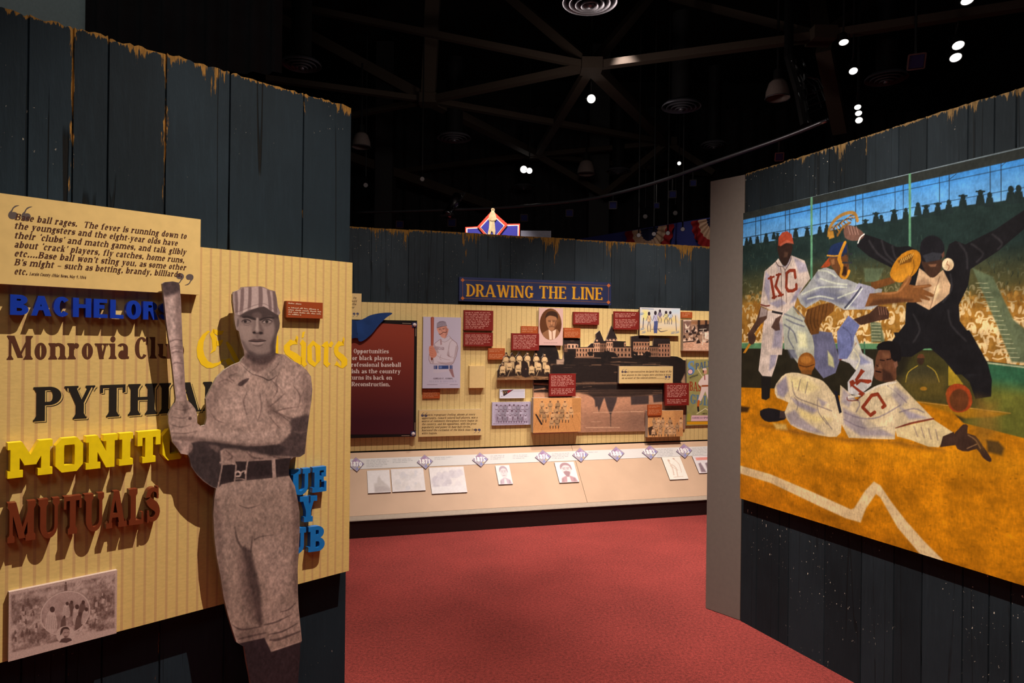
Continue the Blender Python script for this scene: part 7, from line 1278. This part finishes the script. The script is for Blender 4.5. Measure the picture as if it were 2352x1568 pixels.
# ------------------------------------------------------------------ roof steel, lamps and air outlets overhead
def on(px, py, z): return at_z(px, py, z)
STEEL = mat('brown_black_steel', (.060, .044, .034), .8, 0)
tr = empty('roof_truss', Matrix.Translation((0, 8, 5))); tag(tr, 'dark steel space frame of crossing beams under the black roof', 'roof truss')
ZL, ZU = 5.0, 6.4
A_, B_, C_, D_, E_ = (1358, 152), (984, 230), (1233, 356), (1534, 328), (1886, 83)
beams = [((651, 9), ZU, A_, ZL, .10), ((1172, -6), ZU, A_, ZL, .15), ((1492, -8), ZU, A_, ZL, .13), (A_, ZL, E_, ZL, .11), ((1545, -4), ZU, E_, ZL, .12), ((995, -10), ZU, B_, ZL, .20), ((640, 42), ZU, B_, ZL, .18), (B_, ZL, C_, ZL, .15), ((610, 180), ZL, B_, ZL, .09), (B_, ZL, A_, ZL, .11), ((790, 268), ZL, B_, ZL, .09), (B_, ZL, D_, ZL, .10), (A_, ZL, C_, ZL, .12), (A_, ZL, D_, ZL, .17), (C_, ZL, (1392, 450), 4.2, .13), (C_, ZL, D_, ZL, .10), (C_, ZL, (1640, 404), ZL, .10), (D_, ZL, (1384, 450), 4.2, .13), ((800, 360), ZL, (1128, 474), 4.2, .2), ((800, 408), ZL, C_, ZL, .12), ((1490, 148), ZL, (1812, 96), ZL, .0), ((1876, -10), ZU, E_, ZL, .18), ((2012, -8), ZU, E_, ZL, .10), (E_, ZL, (2380, 8), ZL, .11), (E_, ZL, (1925, 300), ZU, .0), (D_, ZL, (1640, 398), 4.4, .12), ((1560, 200), ZU, D_, ZL, .09), ((1892, 110), ZL, (1930, 300), 4.3, .17)]
for a, za, b, zb_, w in beams:
    if not w: continue
    mb = MB().beam(on(*a, za), on(*b, zb_), w, w * .8); o = mb.build('beam', STEEL, tr); o.matrix_parent_inverse = tr.matrix_world.inverted()
for nd in (A_, B_, C_, D_, E_):
    p = on(*nd, ZL); mb = MB().box(p.x - .13, p.x + .13, p.y - .13, p.y + .13, ZL - .07, ZL + .07); o = mb.build('node_plate', STEEL, tr); o.matrix_parent_inverse = tr.matrix_world.inverted()
GLOW = mat('lamp_glow', (.9, .9, .9), .4, emit=(1.0, .93, .84), es=4.0); HOUS = mat('lamp_housing_black', (.02, .02, .022), .4, .4); GREYM = mat('grey_metal', (.22, .22, .25), .35, .8); CHR = mat('bright_aluminium', (.62, .62, .66), .22, 1.0); LENSB = mat('dark_blue_lens', (.03, .035, .13), .25); LENSG = mat('grey_lens', (.40, .36, .38), .3)
def aim_matrix(loc, aim):
    q = (Vector(aim) - Vector(loc)).to_track_quat('-Z', 'Y'); return Matrix.Translation(loc) @ q.to_matrix().to_4x4()
def lamp(px, py, z, aim, rpx, label, lit=True, name='spotlight', body=HOUS, length=2.6, lens=None, group=None, cat='spotlight'):
    p = on(px, py, z); d = p.y; r = rpx * d / FPX; root = empty(name, aim_matrix(p, aim)); tag(root, label, cat, group)
    mb = MB().lathe([(r * 1.12, -.15 * r), (r * 1.15, 0), (r * 1.1, .5 * r), (r * .85, length * r * .7), (r * .5, length * r), (0, length * r)], 20); mb.lathe([(r * 1.12, -.15 * r), (r * 1.02, -.1 * r), (r * 1.0, .05 * r)], 20); mb.build('housing', body, root, smooth_=True)
    mb = MB().lathe([(0, -.03 * r), (r * .99, -.01 * r), (r * .99, .04 * r)], 20); mb.build('lens', GLOW if lit else (lens or LENSG), root)
    mb = MB().tube([(-1.3 * r, 0, .9 * r), (-1.3 * r, 0, 2.2 * r), (0, 0, 2.9 * r), (1.3 * r, 0, 2.2 * r), (1.3 * r, 0, .9 * r)], .12 * r, 6); mb.build('yoke', HOUS, root)
    W2 = root.matrix_world.inverted(); top = Vector((p.x, p.y, 7.199)); e = root.matrix_world @ Vector((0, 0, 2.8 * r)); mb = MB().tube([e, Vector((p.x, p.y, max(e.z + .1, p.z + 4 * r))), top], .010, 6); o = mb.build('stem', HOUS, root); o.matrix_parent_inverse = W2
    return root
CAMA = (0.2, 1.5, 1.2)
lamp(1358, 227, 4.75, CAMA, 9.5, 'brightest lit lamp, just under the upper roof node', group=None)
lamp(1203, 389, 4.75, CAMA, 8, 'lit lamp under the lower roof node, one of a touching pair', group=None); lamp(1216, 392, 4.5, CAMA, 6.5, 'smaller lit lamp touching the lit lamp under the lower roof node')
lamp(1938, 97, 4.7, (3.0, 5.6, 0), 10, 'lit oval lamp beside the hanging cable bundle'); lamp(2201, 104, 4.7, (4.0, 4.6, 0), 12, 'lit lamp, upper of the close pair over the mural'); lamp(2195, 132, 4.62, (4.0, 4.6, 0), 12, 'lit lamp, lower of the close pair over the mural'); lamp(2222, 1, 4.8, (4.0, 4.6, 0), 13, 'lit lamp cut by the top edge over the mural')
lamp(1960, 163, 4.55, (2.9, 4.5, 0), 9, 'lit lamp tilted sideways under the oval lit lamp', length=4); lamp(1970, 246, 4.3, (3.1, 5.0, 0), 7, 'topmost of three small lit lamps stacked over the mural wall'); lamp(1972, 260, 4.25, (3.1, 5.0, 0), 7, 'middle of three small lit lamps stacked over the mural wall'); lamp(1973, 276, 4.2, (2.6, 4.2, 0), 7.5, 'lowest of three small lit lamps stacked over the mural wall', length=4)
lamp(1560, 375, 4.4, CAMA, 4, 'tiny lit lamp near the far end of the lighting pipe')
ZP = 3.62; PIPE = [(810, 488), (960, 484), (1130, 478), (1250, 469), (1370, 454), (1500, 421), (1640, 372), (1800, 316), (1900, 276)]; PIPE3 = [on(x, y, ZP) for x, y in PIPE]
# square flood lamps and small spots on the pipe
def flood(px, py, z, s, label, tilt=.5):
    yp = None
    if z < 4: k = [i for i in range(len(PIPE) - 1) if PIPE[i][0] <= px <= PIPE[i + 1][0]][0]; t = (px - PIPE[k][0]) / (PIPE[k + 1][0] - PIPE[k][0]); yp = PIPE3[k].lerp(PIPE3[k + 1], t)
    p = at_y(px, py, yp.y) if yp else on(px, py, z); r = s * p.y / FPX; root = empty('flood_lamp', aim_matrix(p, (p.x * .6, p.y - 4, 1.0))); tag(root, label, 'flood lamp', 'square flood lamps on the lighting pipe')
    mb = MB(); mb.add([(-r, -r, 0), (r, -r, 0), (r, r, 0), (-r, r, 0), (-.6 * r, -.6 * r, 1.3 * r), (.6 * r, -.6 * r, 1.3 * r), (.6 * r, .6 * r, 1.3 * r), (-.6 * r, .6 * r, 1.3 * r)], [(0, 1, 5, 4), (1, 2, 6, 5), (2, 3, 7, 6), (3, 0, 4, 7), (4, 5, 6, 7)]); mb.build('housing', HOUS, root)
    mb = MB().box(-r * .86, r * .86, -r * .86, r * .86, -.02 * r, .02 * r); mb.build('lens', LENSB, root)
    mb = MB(); [mb.box(a * r - .1 * r, a * r + .1 * r, -r, r, -.12 * r, .05 * r) for a in (-1, 1)]; [mb.box(-r, r, a * r - .1 * r, a * r + .1 * r, -.12 * r, .05 * r) for a in (-1, 1)]; mb.build('frame', GREYM, root)
    top = Vector((p.x, p.y, 7.199)) if yp is None else Vector((p.x, yp.y, yp.z - .024)); e = root.matrix_world @ Vector((0, 0, 1.2 * r)); mb = MB().tube([e, top], .012, 6); o = mb.build('hanger', HOUS, root); o.matrix_parent_inverse = root.matrix_world.inverted()
for px, py, s, t in ((918, 515, 8, 'square flood lamp on the pipe, nearest the tall plank wall'), (1038, 511, 9, 'square flood lamp on the pipe beside the diamond player sign'), (1204, 500, 8, 'square flood lamp on the pipe just past the diamond player sign'), (1308, 489, 8, 'square flood lamp on the pipe beside the grey column'), (1408, 471, 8.5, 'square flood lamp on the pipe just past the grey column'), (1508, 472, 6, 'small square flood lamp above the bunting'), (1545, 446, 8, 'square flood lamp high on the curve of the pipe'), (1592, 420, 7, 'square flood lamp on the pipe, highest before the end panel'), (1790, 360, 9, 'blue square flood lamp just above the mural wall top'), (2105, 141, 17, 'large square flood lamp over the mural between lit lamps')): flood(px, py, 3.5 if py > 300 else 4.4, s, t)
for px, py, t in ((840, 425, 'small unlit globe lamp nearest the tall plank wall'), (970, 411, 'small unlit globe lamp under the long sloping beam'), (1482, 497, 'small unlit round lamp above the first bunting swag'), (1551, 489, 'small unlit round lamp above the blue gap between swags')): lamp(px, py, 3.8, (0, 0, 2), 5, t, False, 'round_lamp', cat='round lamp', group='small round unlit lamps')
for px, py, t in ((1467, 540, 'small dark spotlight before the first swag, first along the track'), (1502, 537, 'small dark spotlight before the first swag, second along the track'), (1534, 535, 'small spotlight before the red edge of the first swag'), (1568, 526, 'small spotlight before the blue gap between the swags')): lamp(px, py, 3.1, (0, 0, 2), 4.6, t, False, 'track_spotlight', length=2.2, group='small spotlights before the bunting')
mb = MB().tube([tuple(q) for q in smooth([tuple(q) for q in PIPE3], 4, False)], .022, 8); tag(mb.build('lighting_pipe', GREYM, smooth_=True), 'long curved grey lighting pipe sweeping across the dark hall', 'lighting pipe')
# profile spotlight on its clamp
p = on(1045, 462, 3.75); q = on(1016, 484, 3.45); q.y = p.y - .25; root = empty('profile_spotlight', aim_matrix(p, q)); tag(root, 'silver tube spotlight hanging aslant above the lighting pipe', 'spotlight')
MB().lathe([(0, -.36), (.075, -.36), (.08, -.34), (.06, -.30), (.06, -.10), (.085, -.08), (.085, .12), (.05, .16), (0, .16)], 18).build('barrel', CHR, root, smooth_=True); MB().tube([(-.1, 0, 0), (-.1, 0, .2), (.1, 0, .2), (.1, 0, 0)], .012, 6).build('yoke', GREYM, root); MB().box(-.11, .11, -.015, .015, -.37, -.33).build('colour_frame', GREYM, root)
# air outlets: stacked rings under a duct
DIFM = mat('diffuser_metal', (.24, .24, .29), .38, .7)
def diffuser(px, py, rpx, z, label, duct=True):
    p = on(px, py, z); r = rpx * p.y / FPX; root = empty('air_diffuser', Matrix.Translation(p)); tag(root, label, 'air diffuser', 'round ceiling air diffusers')
    for k, q in enumerate((1.0, .76, .54, .33)): MB().lathe([(r * q, 0 - k * .012), (r * q * .99, .012 - k * .012), (r * (q - .16), .055 - k * .012), (r * (q - .17), .05 - k * .012), (r * q * .97, -.004 - k * .012), (r * q, -k * .012)], 32).build('ring', DIFM, root, smooth_=True)
    MB().lathe([(0, -.05), (r * .14, -.045), (r * .15, -.02), (0, -.01)], 20).build('centre_cap', DIFM, root, smooth_=True)
    MB().lathe([(r * .55, .04), (r * .5, .10), (r * .5, 1.2)], 20).build('duct', HOUS, root, smooth_=True)
for px, py, rp, t in ((692, 150, 45, 'chrome ringed air diffuser beside the hanging black curtain'), (1355, 6, 64, 'largest ringed air diffuser, cut by the top edge'), (1043, 318, 39, 'ringed air diffuser below the truss node, over the long wall'), (1565, 246, 45, 'ringed air diffuser between the brightest lamp and the bell lamp'), (1203, 430, 26, 'small ringed air diffuser below the lit pair of lamps'), (919, 456, 20, 'small dim air diffuser on a wide dark duct'), (1640, 334, 30, 'dim air diffuser near the lighting pipe curve'), (2036, 182, 46, 'dark ringed air diffuser over the mural'), (1420, 394, 28, 'ringed air diffuser with a golden glint beside the small bell lamp')): diffuser(px, py, rp, 4.55, t)
BELL = mat('smoked_bell_glass', (.24, .19, .18), .4, 0)
def bell(px, py, wpx, z, label):
    p = on(px, py, z); r = wpx / 2 * p.y / FPX; root = empty('bell_lamp', Matrix.Translation(p)); tag(root, label, 'bell lamp', 'unlit bell lamps')
    MB().lathe([(r * 1.02, 0), (r, .06 * r), (r * .95, .6 * r), (r * .72, 1.3 * r), (r * .32, 1.7 * r), (r * .30, 1.66 * r), (r * .7, 1.26 * r), (r * .92, .58 * r), (r * .97, .04 * r), (r * 1.02, 0)], 28).build('shade', BELL, root, smooth_=True)
    MB().lathe([(0, 2.4 * r), (r * .34, 2.4 * r), (r * .38, 1.7 * r), (r * .3, 1.6 * r)], 20).build('socket_box', HOUS, root); MB().tube([(0, 0, 2.4 * r), (0, 0, 2.4 * r + .9)], .014, 6).build('rod', HOUS, root); MB().lathe([(r * 1.03, -.03 * r), (r * 1.06, .02 * r), (r * 1.03, .07 * r), (r * .99, .02 * r), (r * 1.03, -.03 * r)], 28).build('rim', GREYM, root)
bell(830, 338, 42, 4.3, 'unlit bell lamp beside the corner of the tall plank wall'); bell(1346, 400, 40, 4.4, 'unlit bell lamp beside the golden-glinting air diffuser'); bell(1786, 226, 54, 4.4, 'largest unlit bell lamp beside the hanging cable bundle')
# hanging pole with a bundle of cables
p0, p1 = on(1812, -10, 5.6), on(1850, 288, 3.9); root = empty('cable_bundle', Matrix.Translation(p1)); tag(root, 'tangled cable bundle with shiny clips hanging from a dark pole', 'cable bundle'); Ri = root.matrix_world.inverted()
def sub(o): o.matrix_parent_inverse = Ri; return o
pm = Vector(on(1812, 130, 4.75)); sub(MB().tube([p0, pm], .05, 10).build('pole', HOUS, root)); sub(MB().tube([pm, pm.lerp(p1, .5) + Vector((.02, 0, 0)), p1], .055, 8).build('truss_tube', HOUS, root)); rr = random.Random(12)
for k in range(7):
    a = pm.lerp(p1, rr.uniform(0, .3)); b = pm.lerp(p1, rr.uniform(.6, 1)); o = Vector((rr.uniform(.05, .26), rr.uniform(-.1, .1), rr.uniform(-.1, .05))); sub(MB().tube([a, a.lerp(b, .3) + o, a.lerp(b, .7) + o * 1.1, b], .009, 5).build('cable', HOUS, root))
for k in range(14): a = pm.lerp(p1, rr.uniform(.1, .98)) + Vector((rr.uniform(-.02, .14), -.07, rr.uniform(-.04, .04))); sub(MB().beam(a, a + Vector((rr.uniform(-.01, .04), 0, -rr.uniform(.03, .10))), .014, .014).build('clip', CHR, root))
# sign with a player in a diamond, standing behind the long wall
SGY = 8.6; SG = Frame((0, SGY, 0), (1, 0, 0)); C7 = K(1040, 470, 6.19)
def sgp(pts, w): return [SG.uv(*C7(*p), w) for p in pts]
def plate(pts, w0, th, m, name, parent, base): pt, t_ = union_tris([[(a - base[0], b) for a, b in sgp(pts, w0 + th)]]); v, f = extrude(pt, t_, -w0 - th, -w0); return mesh_obj(name, v, f, m, parent)
b0 = SG.uv(*C7(560, 500)); root = empty('diamond_player_sign', SG.M(b0[0], 0, 0)); tag(root, 'blue and red diamond sign with a cream ballplayer rising behind the long wall', 'sign'); SGR, SGW, SGB = mat('sign_red', (.62, .06, .03), .5), mat('sign_white', (.8, .62, .55), .5), mat('sign_blue', (.035, .035, .30), .5, var=.1, scale=3)
plate([(178,318),(350,308),(560,80),(775,272),(955,268),(940,1100),(178,1100)], 0, .05, SGR, 'backing', root, b0); plate([(192,332),(370,322),(560,115),(760,288),(940,286),(925,1080),(192,1080)], .05, .004, SGW, 'white_line', root, b0); plate([(208,345),(365,336),(480,440),(480,1060),(208,1060)], .054, .004, SGB, 'blue_wing', root, b0); plate([(775,302),(922,298),(910,1060),(640,1060),(640,440)], .054, .004, SGB, 'blue_wing', root, b0)
plate([(352,315),(560,82),(775,290),(560,560)], .058, .02, SGR, 'diamond_border', root, b0); plate([(388,318),(560,130),(738,295),(560,510)], .078, .004, SGW, 'diamond_line', root, b0); plate([(402,320),(560,148),(722,297),(560,492)], .082, .004, SGB, 'diamond_field', root, b0)
pl = [(545,62),(560,48),(590,52),(598,75),(590,95),(600,115),(612,150),(625,205),(600,225),(592,235),(600,300),(606,370),(600,425),(575,428),(568,390),(552,372),(540,400),(535,428),(498,425),(500,390),(515,330),(520,240),(508,215),(515,150),(540,105),(548,90)]
plate(pl, .086, .012, mat('sign_cream', (.62, .47, .26), .5, var=.25, scale=18), 'player_figure', root, b0); plate([(550,66),(566,50),(592,55),(600,72),(570,76)], .098, .004, mat('sign_shade', (.35, .24, .12), .5), 'player_cap', root, b0); plate([(515,205),(560,222),(610,212),(608,226),(560,236),(520,222)], .098, .004, MATS['sign_shade'], 'player_arms', root, b0)
a, b = at_y(1196, 540, 9.2), at_y(1266, 530, 9.2); o = MB().box(a.x, b.x, 9.2, 9.24, 0, b.z).build('grey_screen', mat('grey_screen_board', (.20, .20, .26), .6)); tag(o, 'plain grey board standing beside the diamond player sign', 'board')
for x in (-.38, .38): MB().box(x - .03, x + .03, -.004, .046, 0, SG.uv(*C7(560, 1080))[1]).build('post', HOUS, root)
# bunting: pleated half fans in three colours
BR, BC, BB = mat('bunting_red', (.30, .012, .014), .8), mat('bunting_cream', (.55, .36, .24), .8), mat('bunting_navy', (.015, .018, .06), .8)
def swag(px, py, label):
    u, v = BU.uv(px, py, .03); R = abs(BU.uv(px + 57, py, .03)[0] - u); root = empty('bunting_swag', BU.M(u, v, .004)); tag(root, label, 'bunting', 'bunting swags on the blue wall')
    for r0, r1, m, nm in ((.70, 1.0, BR, 'red_band'), (.36, .70, BC, 'cream_band'), (.0, .36, BB, 'navy_centre')):
        V, F = [], []; n = 72
        for i in range(n + 1):
            t = math.pi + math.pi * i / n; d = .018 + .014 * math.sin(i * 2 * math.pi / 6)
            for q in (r0, (r0 + r1) / 2, r1): V.append((R * q * math.cos(t), -d * (.5 + q), R * q * 1.15 * math.sin(t)))
        for i in range(n):
            for j in range(2): F.append((3 * i + j, 3 * i + j + 1, 3 * i + j + 4, 3 * i + j + 3))
        mesh_obj(nm, V, F, m, root, smooth_=True)
swag(1490, 523, 'red, cream and navy fan swag, wholly seen above the long wall'); swag(1642, 499, 'red, cream and navy fan swag half hidden by the pale end panel')
